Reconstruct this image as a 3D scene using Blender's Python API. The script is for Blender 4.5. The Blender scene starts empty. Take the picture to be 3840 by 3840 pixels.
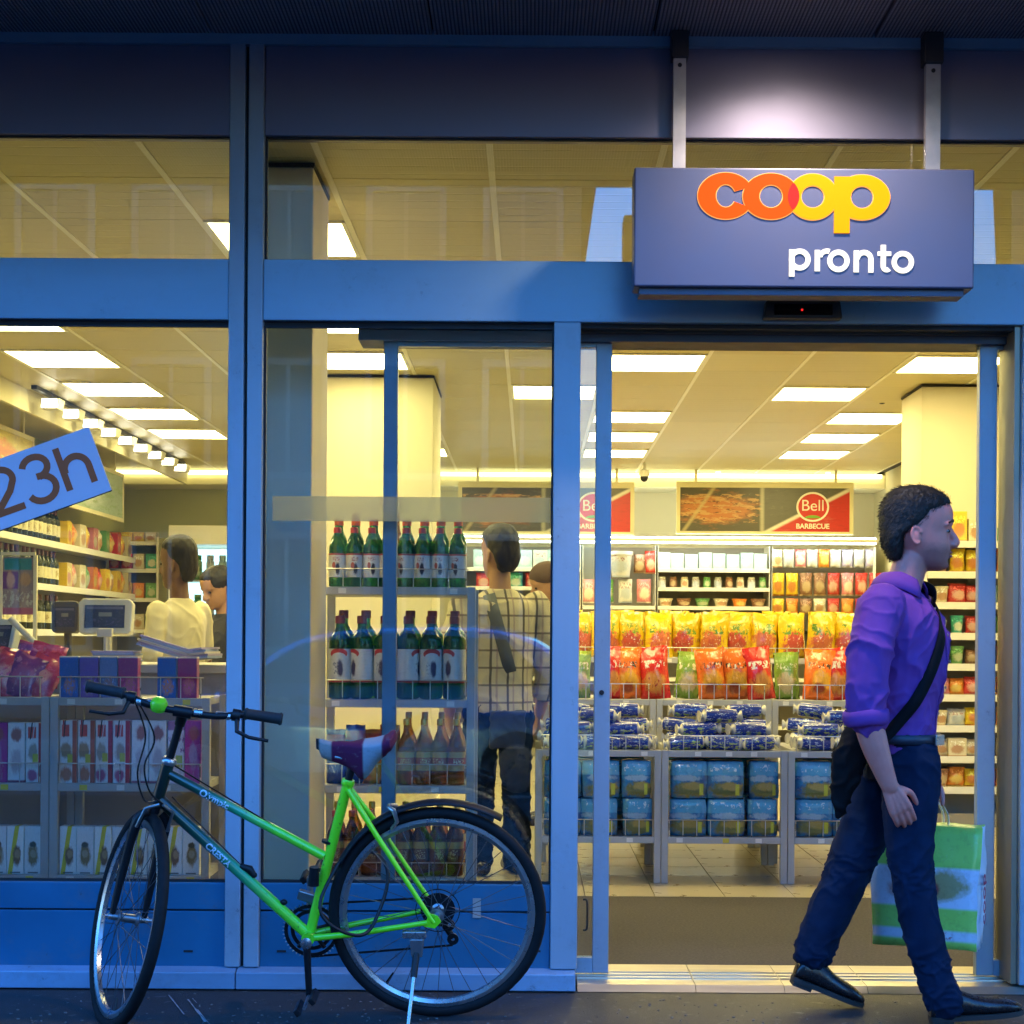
import bpy, bmesh, math, random
from mathutils import Vector, Matrix, Euler, noise, bvhtree

random.seed(11)
S = bpy.context.scene
COL = S.collection
PI = math.pi

# ------------------------------------------------------------------ camera, sky, sun, exposure
FPX, DIST, EYE, ROLL = 5900.0, 5.514, 1.22, 0.0065      # focal length in photo pixels, metres to the shopfront, eye height
PX0, PY0 = 1990.0, 2400.0                               # vanishing point of the depth lines
cam_data = bpy.data.cameras.new('camera')
cam = bpy.data.objects.new('camera', cam_data)
COL.objects.link(cam)
S.camera = cam
cam_data.sensor_width = 36.0
cam_data.lens = FPX / 3840 * 36.0
cam_data.shift_x = (1920 - PX0) / 3840
cam_data.shift_y = (PY0 - 1920) / 3840
cam_data.clip_end = 500
cam.matrix_world = Matrix.Translation((0, -DIST, EYE)) @ Matrix.Rotation(PI / 2, 4, 'X') @ Matrix.Rotation(ROLL, 4, 'Z')

world = bpy.data.worlds.new('World')
S.world = world
world.use_nodes = True
wn = world.node_tree
bg = wn.nodes['Background']
sky = wn.nodes.new('ShaderNodeTexSky')
sky.sky_type = 'NISHITA'
sky.sun_disc = False
SUN_EL, SUN_ROT = math.radians(1.5), math.radians(25)
sky.sun_elevation = SUN_EL
sky.sun_rotation = SUN_ROT
sky.air_density = 1.0
sky.dust_density = 0.3
sky.ozone_density = 5.0
wn.links.new(sky.outputs[0], bg.inputs[0])
bg.inputs[1].default_value = 0.14

sun_data = bpy.data.lights.new('sun', 'SUN')
sun_data.energy = 0.05
sun_data.angle = math.radians(12)
sun_data.color = (1, 0.8, 0.6)
sun = bpy.data.objects.new('sun', sun_data)
COL.objects.link(sun)
sd = Vector((math.sin(SUN_ROT) * math.cos(SUN_EL), math.cos(SUN_ROT) * math.cos(SUN_EL), math.sin(SUN_EL)))
sun.rotation_euler = sd.to_track_quat('Z', 'Y').to_euler()
sun.location = (20, 40, 8)

S.view_settings.view_transform = 'Standard'
S.view_settings.look = 'None'
S.view_settings.exposure = 5.52
S.view_settings.gamma = 1.0
S.view_settings.use_curve_mapping = False
S.cycles.use_denoising = True
S.cycles.max_bounces = 7
S.cycles.diffuse_bounces = 3
S.cycles.glossy_bounces = 3
S.cycles.transmission_bounces = 4
S.cycles.transparent_max_bounces = 10
S.cycles.sample_clamp_indirect = 6.0
S.cycles.caustics_reflective = False
S.cycles.caustics_refractive = False
LAMP = 0.059        # radiance of the shop's ceiling panels

# ------------------------------------------------------------------ helpers
def at(px, py, Y):
    """photo pixel -> the point at depth Y behind the shopfront plane"""
    dx, dy = px - PX0, py - PY0
    c, s = math.cos(ROLL), math.sin(ROLL)
    dx, dy = dx * c + dy * s, -dx * s + dy * c
    d = (Y + DIST) / FPX
    return Vector((dx * d, Y, EYE - dy * d))

ORD = ['first', 'second', 'third', 'fourth', 'fifth', 'sixth', 'seventh', 'eighth', 'ninth', 'tenth', 'eleventh', 'twelfth',
       'thirteenth', 'fourteenth', 'fifteenth', 'sixteenth', 'seventeenth', 'eighteenth', 'nineteenth', 'twentieth',
       'twenty-first', 'twenty-second', 'twenty-third', 'twenty-fourth', 'twenty-fifth', 'twenty-sixth']

def tag(o, label=None, cat=None, group=None, kind=None):
    if label: o['label'] = label
    if cat: o['category'] = cat
    if group: o['group'] = group
    if kind: o['kind'] = kind
    return o

def thing(name, label, cat, loc=(0, 0, 0), rotz=0.0, group=None):
    o = bpy.data.objects.new(name, None)
    o.empty_display_size = 0.05
    COL.objects.link(o)
    o.location = loc
    o.rotation_euler = (0, 0, rotz)
    return tag(o, label, cat, group)

def dup(root, loc=None, rotz=None, label=None):
    """copy of a thing with copies of its parts and sub-parts (mesh data shared)"""
    r = root.copy(); COL.objects.link(r)
    if loc is not None: r.location = loc
    if rotz is not None: r.rotation_euler = (0, 0, rotz)
    if label: r['label'] = label
    for ch in root.children:
        c = ch.copy(); COL.objects.link(c); c.parent = r
        for g in ch.children:
            d = g.copy(); COL.objects.link(d); d.parent = c
    return r

class MB:
    """collects shapes, builds ONE mesh object"""
    def __init__(self):
        self.v, self.f, self.m = [], [], []
    def add(self, vs, fs, mi=0):
        o = len(self.v)
        self.v.extend([tuple(p) for p in vs])
        self.f.extend([tuple(i + o for i in f) for f in fs])
        self.m.extend([mi] * len(fs))
        return self
    def box(self, lo, hi, mi=0, M=None):
        x0, y0, z0 = lo; x1, y1, z1 = hi
        vs = [Vector(p) for p in ((x0, y0, z0), (x1, y0, z0), (x1, y1, z0), (x0, y1, z0), (x0, y0, z1), (x1, y0, z1), (x1, y1, z1), (x0, y1, z1))]
        if M is not None: vs = [M @ p for p in vs]
        return self.add(vs, [(0, 3, 2, 1), (4, 5, 6, 7), (0, 1, 5, 4), (1, 2, 6, 5), (2, 3, 7, 6), (3, 0, 4, 7)], mi)
    def tube(self, pts, r, seg=10, closed=False, mi=0, cap=True, ry=None):
        pts = [Vector(p) for p in pts]
        n = len(pts)
        rs = r if isinstance(r, (list, tuple)) else [r] * n
        vs, fs = [], []
        up = None
        for i, p in enumerate(pts):
            if closed:
                t = (pts[(i + 1) % n] - pts[i - 1]).normalized()
            else:
                t = (pts[min(i + 1, n - 1)] - pts[max(i - 1, 0)]).normalized()
            if up is None:
                up = Vector((0, 0, 1)) if abs(t.z) < 0.9 else Vector((0, 1, 0))
            a = up - t * up.dot(t)
            if a.length < 1e-6: a = t.orthogonal()
            a.normalize(); up = a
            b = t.cross(a)
            for k in range(seg):
                th = 2 * PI * k / seg
                vs.append(p + a * (rs[i] * math.cos(th)) + b * ((ry or rs[i]) * math.sin(th)))
        for i in range(n if closed else n - 1):
            j = (i + 1) % n
            for k in range(seg):
                k2 = (k + 1) % seg
                fs.append((i * seg + k, i * seg + k2, j * seg + k2, j * seg + k))
        if cap and not closed:
            fs.append(tuple(range(seg))[::-1])
            fs.append(tuple((n - 1) * seg + k for k in range(seg)))
        return self.add(vs, fs, mi)
    def lathe(self, prof, seg=20, M=None, mi=0):
        """prof: list of (r, z) bottom to top, spun round local z"""
        vs, fs = [], []
        for r, z in prof:
            for k in range(seg):
                th = 2 * PI * k / seg
                vs.append(Vector((r * math.cos(th), r * math.sin(th), z)))
        n = len(prof)
        for i in range(n - 1):
            for k in range(seg):
                k2 = (k + 1) % seg
                fs.append((i * seg + k, i * seg + k2, (i + 1) * seg + k2, (i + 1) * seg + k))
        if prof[0][0] > 1e-5: fs.append(tuple(range(seg))[::-1])
        if prof[-1][0] > 1e-5: fs.append(tuple((n - 1) * seg + k for k in range(seg)))
        if M is not None: vs = [M @ p for p in vs]
        return self.add(vs, fs, mi)
    def ell(self, c, r, seg=14, rings=8, M=None, mi=0):
        prof = [(max(1e-6, math.sin(PI * i / rings)), -math.cos(PI * i / rings)) for i in range(rings + 1)]
        T = Matrix.Translation(c) @ (M or Matrix()) @ Matrix.Diagonal((r[0], r[1], r[2], 1))
        return self.lathe(prof, seg, T, mi)
    def prism(self, poly, y0, y1, M=None, mi=0):
        """poly: (x, z) outline, extruded from y0 to y1"""
        n = len(poly)
        area = sum(poly[i][0] * poly[(i + 1) % n][1] - poly[(i + 1) % n][0] * poly[i][1] for i in range(n))
        if area < 0: poly = poly[::-1]
        vs = [Vector((x, y0, z)) for x, z in poly] + [Vector((x, y1, z)) for x, z in poly]
        if M is not None: vs = [M @ p for p in vs]
        fs = [tuple(range(n)), tuple(range(2 * n - 1, n - 1, -1))]
        for i in range(n):
            j = (i + 1) % n
            fs.append((i, i + n, j + n, j))
        return self.add(vs, fs, mi)
    def ring(self, c, ro, ri, y0, y1, a0=0.0, a1=2 * PI, seg=48, mi=0, M=None):
        """flat ring (x, z) with depth; ro, ri = (rx, rz)"""
        full = abs(a1 - a0 - 2 * PI) < 1e-6
        n = seg if full else seg + 1
        vs, fs = [], []
        for i in range(n):
            a = a0 + (a1 - a0) * i / seg
            ca, sa = math.cos(a), math.sin(a)
            for y in (y0, y1):
                vs.append(Vector((c[0] + ro[0] * ca, y, c[1] + ro[1] * sa)))
                vs.append(Vector((c[0] + ri[0] * ca, y, c[1] + ri[1] * sa)))
        if M is not None: vs = [M @ p for p in vs]
        for i in range(n if full else n - 1):
            j = (i + 1) % n
            a, b = 4 * i, 4 * j
            fs += [(a, a + 1, b + 1, b), (a + 2, b + 2, b + 3, a + 3), (a, b, b + 2, a + 2), (a + 1, a + 3, b + 3, b + 1)]
        if not full:
            fs += [(0, 2, 3, 1), (4 * n - 4, 4 * n - 3, 4 * n - 1, 4 * n - 2)]
        return self.add(vs, fs, mi)
    def mesh(self, name, mats, smooth=None):
        me = bpy.data.meshes.new(name)
        me.from_pydata(self.v, [], self.f)
        for m in (mats if isinstance(mats, (list, tuple)) else [mats]): me.materials.append(m)
        if any(self.m): me.polygons.foreach_set('material_index', self.m)
        me.validate()
        bm = bmesh.new(); bm.from_mesh(me)
        bmesh.ops.recalc_face_normals(bm, faces=bm.faces)
        bm.to_mesh(me); bm.free()
        if smooth is not None:
            me.polygons.foreach_set('use_smooth', [True] * len(me.polygons))
            if smooth < 179:
                me.set_sharp_from_angle(angle=math.radians(smooth))
        me.update()
        return me
    def build(self, name, mats, parent=None, smooth=None, bevel=None):
        o = bpy.data.objects.new(name, self.mesh(name, mats, smooth))
        COL.objects.link(o)
        if parent is not None: o.parent = parent
        if bevel: add_bevel(o, bevel)
        return o

def add_bevel(o, w, seg=2):
    b = o.modifiers.new('bevel', 'BEVEL')
    b.width = w; b.segments = seg; b.limit_method = 'ANGLE'; b.angle_limit = math.radians(40)
    return o

def place(me, name, parent=None, loc=(0, 0, 0), rot=(0, 0, 0), scale=None):
    o = bpy.data.objects.new(name, me)
    COL.objects.link(o)
    o.location = loc; o.rotation_euler = rot
    if scale: o.scale = scale
    if parent is not None: o.parent = parent
    return o

def bx(name, lo, hi, m, parent=None, bevel=None):
    return MB().box(lo, hi).build(name, m, parent, bevel=bevel)

def catmull(pts, n):
    """smooth curve through the points; pts are tuples of any length"""
    out = []
    P_ = [pts[0]] + list(pts) + [pts[-1]]
    for i in range(1, len(P_) - 2):
        p0, p1, p2, p3 = P_[i - 1:i + 3]
        for k in range(n):
            t = k / n
            out.append(tuple(0.5 * (2 * b + (c - a) * t + (2 * a - 5 * b + 4 * c - d) * t * t + (3 * b - a - 3 * c + d) * t ** 3)
                             for a, b, c, d in zip(p0, p1, p2, p3)))
    out.append(tuple(pts[-1]))
    return out

# ------------------------------------------------------------------ materials (all procedural)
MATS = {}
def new_mat(name):
    m = bpy.data.materials.new(name); m.use_nodes = True
    MATS[name] = m
    nt = m.node_tree
    return m, nt, nt.nodes['Principled BSDF']

def mathn(nt, op, a, b=None, c=None):
    n = nt.nodes.new('ShaderNodeMath'); n.operation = op
    for i, x in enumerate((a, b, c)):
        if x is None: continue
        if isinstance(x, (int, float)): n.inputs[i].default_value = x
        else: nt.links.new(x, n.inputs[i])
    return n.outputs[0]

def mixc(nt, fac, a, b, mode='MIX'):
    n = nt.nodes.new('ShaderNodeMix'); n.data_type = 'RGBA'; n.blend_type = mode
    for sock, x in ((n.inputs[0], fac), (n.inputs[6], a), (n.inputs[7], b)):
        if isinstance(x, (int, float)): sock.default_value = x
        elif isinstance(x, tuple): sock.default_value = (*x[:3], 1)
        else: nt.links.new(x, sock)
    return n.outputs[2]

def noise_node(nt, vec, scale, detail=3.0, rough=0.55):
    n = nt.nodes.new('ShaderNodeTexNoise')
    n.inputs['Scale'].default_value = scale
    n.inputs['Detail'].default_value = detail
    n.inputs['Roughness'].default_value = rough
    if vec is not None: nt.links.new(vec, n.inputs['Vector'])
    return n.outputs['Fac']

def ramp(nt, x, a, b):
    n = nt.nodes.new('ShaderNodeMapRange'); n.clamp = True
    nt.links.new(x, n.inputs[0])
    n.inputs[1].default_value, n.inputs[2].default_value = a, b
    return n.outputs[0]

def mat(name, col, rough=0.5, metal=0.0, var=0.12, vscale=3.0, bump=0.0, bscale=200.0, coat=0.0, spec=0.5, emit=None, estr=0.0, sub=0.0, stretch=None, rvar=0.12, dirt=0.0):
    m, nt, p = new_mat(name)
    tc = nt.nodes.new('ShaderNodeTexCoord')
    vec = tc.outputs['Object']
    if stretch:
        mp = nt.nodes.new('ShaderNodeMapping'); mp.inputs['Scale'].default_value = stretch
        nt.links.new(vec, mp.inputs[0]); vec = mp.outputs[0]
    f = noise_node(nt, vec, vscale, 5)
    f = ramp(nt, f, 0.25, 0.75)
    dark = tuple(c * (1 - var) for c in col); light = tuple(min(1, c * (1 + var)) for c in col)
    colr = mixc(nt, f, dark, light)
    if dirt:   # scuffs, dried splashes and rubbed patches
        sc1 = ramp(nt, noise_node(nt, tc.outputs['Object'], 38, 4, 0.7), 0.60, 0.68)
        sc2 = ramp(nt, noise_node(nt, tc.outputs['Object'], 5.5, 6, 0.75), 0.52, 0.72)
        colr = mixc(nt, mathn(nt, 'MULTIPLY', mathn(nt, 'MULTIPLY', sc1, sc2), dirt), colr, (0.05, 0.045, 0.04))
        colr = mixc(nt, mathn(nt, 'MULTIPLY', sc2, dirt * 0.35), colr, (0.16, 0.15, 0.14))
    nt.links.new(colr, p.inputs['Base Color'])
    nt.links.new(mathn(nt, 'MULTIPLY_ADD', noise_node(nt, vec, vscale * 4, 3), 2 * rvar, rough - rvar), p.inputs['Roughness'])
    p.inputs['Metallic'].default_value = metal
    p.inputs['Specular IOR Level'].default_value = spec
    p.inputs['Coat Weight'].default_value = coat
    if sub:
        p.inputs['Subsurface Weight'].default_value = sub
        p.inputs['Subsurface Radius'].default_value = (0.012, 0.005, 0.003)
    if emit:
        p.inputs['Emission Color'].default_value = (*emit, 1)
        p.inputs['Emission Strength'].default_value = estr
    if bump:
        b = nt.nodes.new('ShaderNodeBump')
        b.inputs['Strength'].default_value = bump
        b.inputs['Distance'].default_value = 0.002
        nt.links.new(noise_node(nt, vec, bscale, 4), b.inputs['Height'])
        nt.links.new(b.outputs[0], p.inputs['Normal'])
    return m

def print_mat(name, base, layers, rough=0.4, coat=0.0, spec=0.5, bump=0.0, alt=None, frost=0.0):
    """printed pack: layers over the base colour, in the pack's own 0..1 box (x across, z up).
    band(axis, lo, hi, col) / ell(cx, cz, rx, rz, col, wobble) / rect(x0, x1, z0, z1, col) / speck(x0,x1,z0,z1,scale,thr,col)"""
    m, nt, p = new_mat(name)
    tc = nt.nodes.new('ShaderNodeTexCoord')
    sep = nt.nodes.new('ShaderNodeSeparateXYZ')
    nt.links.new(tc.outputs['Generated'], sep.inputs[0])
    X, Y, Z = sep.outputs
    oi = nt.nodes.new('ShaderNodeObjectInfo')
    rnd = oi.outputs['Random']
    cb = nt.nodes.new('ShaderNodeCombineXYZ')
    nt.links.new(X, cb.inputs[0]); nt.links.new(Z, cb.inputs[2]); nt.links.new(mathn(nt, 'MULTIPLY', rnd, 7.0), cb.inputs[1])
    vec = cb.outputs[0]
    def inside(v, lo, hi, soft=0.012):
        a = ramp(nt, v, lo - soft, lo + soft)
        b = ramp(nt, v, hi + soft, hi - soft)
        return mathn(nt, 'MULTIPLY', a, b)
    col = base
    if alt:
        col = mixc(nt, ramp(nt, noise_node(nt, vec, alt[1], 4), 0.38, 0.62), base, alt[0])
    for L in layers:
        k = L[0]
        if k == 'band':
            f = inside({'x': X, 'y': Y, 'z': Z}[L[1]], L[2], L[3])
            c = L[4]
        elif k == 'rect':
            f = mathn(nt, 'MULTIPLY', inside(X, L[1], L[2]), inside(Z, L[3], L[4]))
            c = L[5]
        elif k == 'speck':
            f = mathn(nt, 'MULTIPLY', inside(X, L[1], L[2]), inside(Z, L[3], L[4]))
            f = mathn(nt, 'MULTIPLY', f, ramp(nt, noise_node(nt, vec, L[5], 3, 0.7), L[6], L[6] + 0.05))
            c = L[7]
        elif k == 'ell':
            wob = L[6] if len(L) > 6 else 0.0
            sh = mathn(nt, 'MULTIPLY_ADD', rnd, 0.14, L[1] - 0.07) if wob >= 0.3 else L[1]
            dx = mathn(nt, 'DIVIDE', mathn(nt, 'SUBTRACT', X, sh), L[3])
            dz = mathn(nt, 'DIVIDE', mathn(nt, 'SUBTRACT', Z, L[2]), L[4])
            d = mathn(nt, 'SQRT', mathn(nt, 'ADD', mathn(nt, 'MULTIPLY', dx, dx), mathn(nt, 'MULTIPLY', dz, dz)))
            if wob:
                d = mathn(nt, 'ADD', d, mathn(nt, 'MULTIPLY', mathn(nt, 'SUBTRACT', noise_node(nt, vec, 6, 5, 0.72), 0.5), wob * 3.2))
            f = ramp(nt, d, 1.22, 0.78) if wob >= 0.3 else ramp(nt, d, 1.04, 0.96)
            c = L[5]
        elif k == 'slash':   # line x = a + b*z of half width w
            lin = mathn(nt, 'SUBTRACT', X, mathn(nt, 'MULTIPLY_ADD', Z, L[2], L[1]))
            f = inside(lin, -L[3], L[3]); c = L[4]
        elif k == 'side':    # everything right of x = a + b*z
            lin = mathn(nt, 'SUBTRACT', X, mathn(nt, 'MULTIPLY_ADD', Z, L[2], L[1]))
            f = ramp(nt, lin, -0.004, 0.004); c = L[3]
        col = mixc(nt, f, col, c)
    fine = noise_node(nt, vec, 16, 5, 0.75)
    col = mixc(nt, mathn(nt, 'MULTIPLY', ramp(nt, fine, 0.50, 0.66), 0.22), col, mixc(nt, 0.72, col, (0.03, 0.02, 0.02)))
    col = mixc(nt, mathn(nt, 'MULTIPLY', ramp(nt, noise_node(nt, vec, 9, 4, 0.7), 0.58, 0.70), 0.14), col, mixc(nt, 0.6, col, (0.85, 0.80, 0.68)))
    # tiny tone shift from pack to pack
    hs = nt.nodes.new('ShaderNodeHueSaturation')
    nt.links.new(mathn(nt, 'MULTIPLY_ADD', rnd, 0.22, 0.86), hs.inputs['Value'])
    if isinstance(col, tuple): hs.inputs['Color'].default_value = (*col, 1)
    else: nt.links.new(col, hs.inputs['Color'])
    nt.links.new(hs.outputs[0], p.inputs['Base Color'])
    p.inputs['Roughness'].default_value = rough
    p.inputs['Coat Weight'].default_value = coat
    p.inputs['Specular IOR Level'].default_value = spec
    if frost: p.inputs['Transmission Weight'].default_value = frost
    if bump:
        b = nt.nodes.new('ShaderNodeBump'); b.inputs['Strength'].default_value = bump; b.inputs['Distance'].default_value = 0.01
        nt.links.new(noise_node(nt, vec, 9, 3), b.inputs['Height'])
        nt.links.new(b.outputs[0], p.inputs['Normal'])
    return m

def glass_mat(name, tint=(0.96, 0.98, 0.97), boost=1.0, rough=0.0, haze=0.0):
    """window pane: clear, with the mirror reflection of a glass sheet"""
    m, nt, p = new_mat(name)
    nt.nodes.remove(p)
    out = nt.nodes['Material Output']
    tr = nt.nodes.new('ShaderNodeBsdfTransparent'); tr.inputs[0].default_value = (*tint, 1)
    gl = nt.nodes.new('ShaderNodeBsdfGlossy'); gl.inputs['Roughness'].default_value = rough
    fr = nt.nodes.new('ShaderNodeFresnel'); fr.inputs[0].default_value = 1.5
    mx = nt.nodes.new('ShaderNodeMixShader')
    nt.links.new(mathn(nt, 'MULTIPLY', fr.outputs[0], boost), mx.inputs[0])
    nt.links.new(tr.outputs[0], mx.inputs[1]); nt.links.new(gl.outputs[0], mx.inputs[2])
    last = mx.outputs[0]
    if haze:
        df = nt.nodes.new('ShaderNodeBsdfDiffuse'); df.inputs[0].default_value = (0.75, 0.78, 0.7, 1)
        tl = nt.nodes.new('ShaderNodeBsdfTranslucent'); tl.inputs[0].default_value = (0.8, 0.82, 0.75, 1)
        m2 = nt.nodes.new('ShaderNodeMixShader'); m2.inputs[0].default_value = 0.6
        m2.inputs[0].default_value = 0.8
        nt.links.new(df.outputs[0], m2.inputs[1]); nt.links.new(tl.outputs[0], m2.inputs[2])
        m3 = nt.nodes.new('ShaderNodeMixShader'); m3.inputs[0].default_value = haze
        nt.links.new(last, m3.inputs[1]); nt.links.new(m2.outputs[0], m3.inputs[2])
        last = m3.outputs[0]
    nt.links.new(last, out.inputs[0])
    return m

def emit_mat(name, col, strength):
    m, nt, p = new_mat(name)
    nt.nodes.remove(p)
    e = nt.nodes.new('ShaderNodeEmission'); e.inputs[0].default_value = (*col, 1); e.inputs[1].default_value = strength
    nt.links.new(e.outputs[0], nt.nodes['Material Output'].inputs[0])
    return m

LAMPCOL = (1.0, 0.83, 0.33)
frame_blue = mat('painted_aluminium', (0.30, 0.375, 0.45), 0.38, 0.0, 0.17, 2.6, 0.05, 60, spec=0.5, stretch=(1, 1, 0.25), dirt=0.6)
frame_blue_b = mat('painted_aluminium_rail', (0.25, 0.40, 0.53), 0.33, 0.0, 0.16, 2.2, 0.05, 60, spec=0.5, stretch=(0.25, 1, 1), dirt=0.4)
fascia_m = mat('fascia_sheet', (0.20, 0.19, 0.26), 0.44, 0.55, 0.12, 1.2, 0.06, 30, stretch=(0.4, 1, 1))
kick_m = mat('kick_panel_shaded_paint', (0.014, 0.14, 0.27), 0.42, 0.0, 0.20, 2.5, 0.08, 40, dirt=0.9)  # blue paint darkened for the sky light falling off near the ground
gap_m = mat('dark_joint', (0.012, 0.012, 0.015), 0.7, 0, 0.05)
black_m = mat('black_plastic', (0.012, 0.012, 0.014), 0.45, 0, 0.2)
sill_m = mat('sill_aluminium', (0.22, 0.36, 0.52), 0.42, 0.1, 0.22, 4, 0.1, 80, stretch=(0.3, 1, 1), dirt=1.0)
thresh_m = mat('threshold_aluminium', (0.55, 0.50, 0.42), 0.34, 0.85, 0.15, 6, 0.15, 120, stretch=(0.2, 4, 1))
pane_m = glass_mat('shop_glass', boost=1.6)
door_pane_m = glass_mat('door_glass', boost=1.0)
frost_m = glass_mat('frosted_film', boost=1.0, haze=0.5)
strap_m = mat('galvanised_strap', (0.42, 0.40, 0.40), 0.45, 0.6, 0.2, 12, 0.1)
sign_m = mat('sign_face', (0.075, 0.085, 0.155), 0.40, 0.1, 0.08, 1.5, 0.04, 40)
# ------------------------------------------------------------------ setting: street side
def asphalt(name, col, patch):
    m, nt, p = new_mat(name)
    tc = nt.nodes.new('ShaderNodeTexCoord'); vec = tc.outputs['Object']
    grain = noise_node(nt, vec, 260, 2, 0.7)
    blot = noise_node(nt, vec, 1.7, 6, 0.6)
    spots = ramp(nt, noise_node(nt, vec, 22, 3), 0.63, 0.70)
    c = mixc(nt, ramp(nt, grain, 0.3, 0.75), tuple(x * 0.55 for x in col), tuple(x * 1.6 for x in col))
    c = mixc(nt, ramp(nt, blot, 0.4, 0.7), c, mixc(nt, 0.6, c, patch))
    c = mixc(nt, mathn(nt, 'MULTIPLY', spots, 0.7), c, (0.13, 0.125, 0.11))
    nt.links.new(c, p.inputs['Base Color'])
    nt.links.new(mathn(nt, 'MULTIPLY_ADD', blot, -0.35, 0.78), p.inputs['Roughness'])
    b = nt.nodes.new('ShaderNodeBump'); b.inputs['Strength'].default_value = 0.8; b.inputs['Distance'].default_value = 0.005
    nt.links.new(grain, b.inputs['Height']); nt.links.new(b.outputs[0], p.inputs['Normal'])
    return m
pave_m = asphalt('pavement_asphalt', (0.032, 0.029, 0.027), (0.024, 0.023, 0.025))
road_m = asphalt('road_asphalt', (0.045, 0.045, 0.047), (0.03, 0.03, 0.03))
kerb_m = mat('granite_kerb', (0.22, 0.22, 0.21), 0.8, 0, 0.25, 30, 0.4, 90)

def structure(o): o['kind'] = 'structure'; return o
structure(bx('ground', (-150, -150, -0.6), (150, 150, -0.16), road_m))
structure(bx('road', (-80, -13.0, -0.16), (80, -6.8, -0.12), road_m))
structure(bx('pavement', (-60, -6.6, -0.12), (60, 0.02, 0.0), pave_m))
structure(bx('pavement_far', (-60, -18.0, -0.16), (60, -13.2, 0.0), pave_m))
structure(bx('kerb', (-60, -6.8, -0.16), (60, -6.6, 0.004), kerb_m, bevel=0.015))
structure(bx('kerb_far', (-60, -13.2, -0.16), (60, -13.0, 0.004), kerb_m, bevel=0.015))
# chalky scuffs on the asphalt in front of the bicycle
chalk_m = mat('chalk_scuff', (0.32, 0.32, 0.33), 0.9, 0, 0.4, 60)
pav = bpy.data.objects['pavement']
def floor_at(px, py):
    dx, dy = px - PX0, py - PY0
    c, s = math.cos(ROLL), math.sin(ROLL)
    dx, dy = dx * c + dy * s, -dx * s + dy * c
    d = EYE * FPX / dy
    return Vector((dx * d / FPX, d - DIST, 0))
for k, (a, b, w) in enumerate((((632, 3735), (690, 3808), 5), ((705, 3752), (770, 3836), 7), ((722, 3748), (738, 3765), 4), ((570, 3708), (655, 3711), 5), ((740, 3790), (790, 3850), 4))):
    p, q = floor_at(*a), floor_at(*b)
    t = (q - p).normalized(); n_ = Vector((-t.y, t.x, 0)) * (w / 1150 / 2)
    mb = MB(); vs, fs = [], []
    for i in range(9):
        u = p.lerp(q, i / 8); j = 0.35 + random.random()
        vs += [u + n_ * j + Vector((0, 0, 0.004)), u - n_ * j + Vector((0, 0, 0.004))]
        if i: fs.append((2 * i - 2, 2 * i - 1, 2 * i + 1, 2 * i))
    mb.add(vs, fs).build('chalk_mark', chalk_m, pav)

# loose grit and small stones on the strip of asphalt before the shop
gr = MB()
rg = random.Random(5)
for _ in range(420):
    x_, y_, r_ = rg.uniform(-1.9, 1.8), rg.uniform(-0.75, -0.085), rg.uniform(0.0012, 0.0042)
    gr.ell((x_, y_, r_ * 0.35), (r_ * rg.uniform(.8, 1.6), r_, r_ * .6), 6, 4)
grit = gr.build('gravel', mat('grit_stone', (0.16, 0.15, 0.14), 0.9, 0, 0.5, 40), None)
tag(grit, 'loose grit scattered on the asphalt before the shopfront', 'gravel', None, 'stuff')
# houses across the street (they show mirrored in the panes) with a side street between them
plaster_a = mat('plaster_ochre', (0.15, 0.125, 0.09), 0.9, 0, 0.15, 1.0, 0.2, 40)
plaster_b = mat('plaster_grey', (0.14, 0.13, 0.12), 0.9, 0, 0.15, 1.0, 0.2, 40)
roof_m = mat('roof_tile', (0.16, 0.07, 0.05), 0.8, 0, 0.3, 8, 0.3, 30)
dark_glass = mat('night_window', (0.02, 0.025, 0.03), 0.08, 0, 0.1)
white_frame = mat('window_frame_paint', (0.30, 0.28, 0.24), 0.5, 0, 0.08)
def house(label, x0, x1, y, h, storeys, pm, n, turn=0.0):
    w = (x1 - x0) / 2
    t = thing('town_house', label, 'house', (x0 + w * math.cos(turn), y + w * math.sin(turn), 0), turn)
    w = (x1 - x0) / 2
    bx('wall', (-w, -9, 0), (w, 0, h), pm, t)
    bx('cornice', (-w - 0.15, -0.1, h - 0.45), (w + 0.15, 0.28, h - 0.1), white_frame, t, bevel=0.03)
    MB().prism([(-w - 0.3, h), (w + 0.3, h), (w - 1.2, h + 1.0), (-w + 1.2, h + 1.0)], -9.3, 0.32).build('roof', roof_m, t)
    fr = MB().ring((0, 0), (0.62, 0.95), (0.5, 0.83), -0.02, 0.07, PI / 4, PI / 4 + 2 * PI, 4)
    fr = MB()
    for lo, hi in (((-0.6, 0, -0.9), (-0.5, 0.06, 0.9)), ((0.5, 0, -0.9), (0.6, 0.06, 0.9)), ((-0.5, 0, 0.8), (0.5, 0.06, 0.9)), ((-0.5, 0, -0.9), (0.5, 0.06, -0.8)), ((-0.03, 0, -0.8), (0.03, 0.05, 0.8))):
        fr.box(lo, hi)
    frm = fr.mesh('window_frame', white_frame)
    pn = MB().box((-0.55, -0.06, -0.85), (0.55, 0.02, 0.85)).mesh('pane', dark_glass)
    for s in range(storeys):
        for i in range(n):
            xx = -w + (i + 0.5) * 2 * w / n
            zz = 1.9 + s * (h - 0.8) / storeys
            win = place(pn, 'window', t, (xx, 0, zz))
            place(frm, 'window_frame', win, (0, 0, 0))
    return t
house('ochre plaster house mirrored in the middle shop window', -15, 0.72, -18.0, 8.6, 3, plaster_a, 9)
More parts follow.
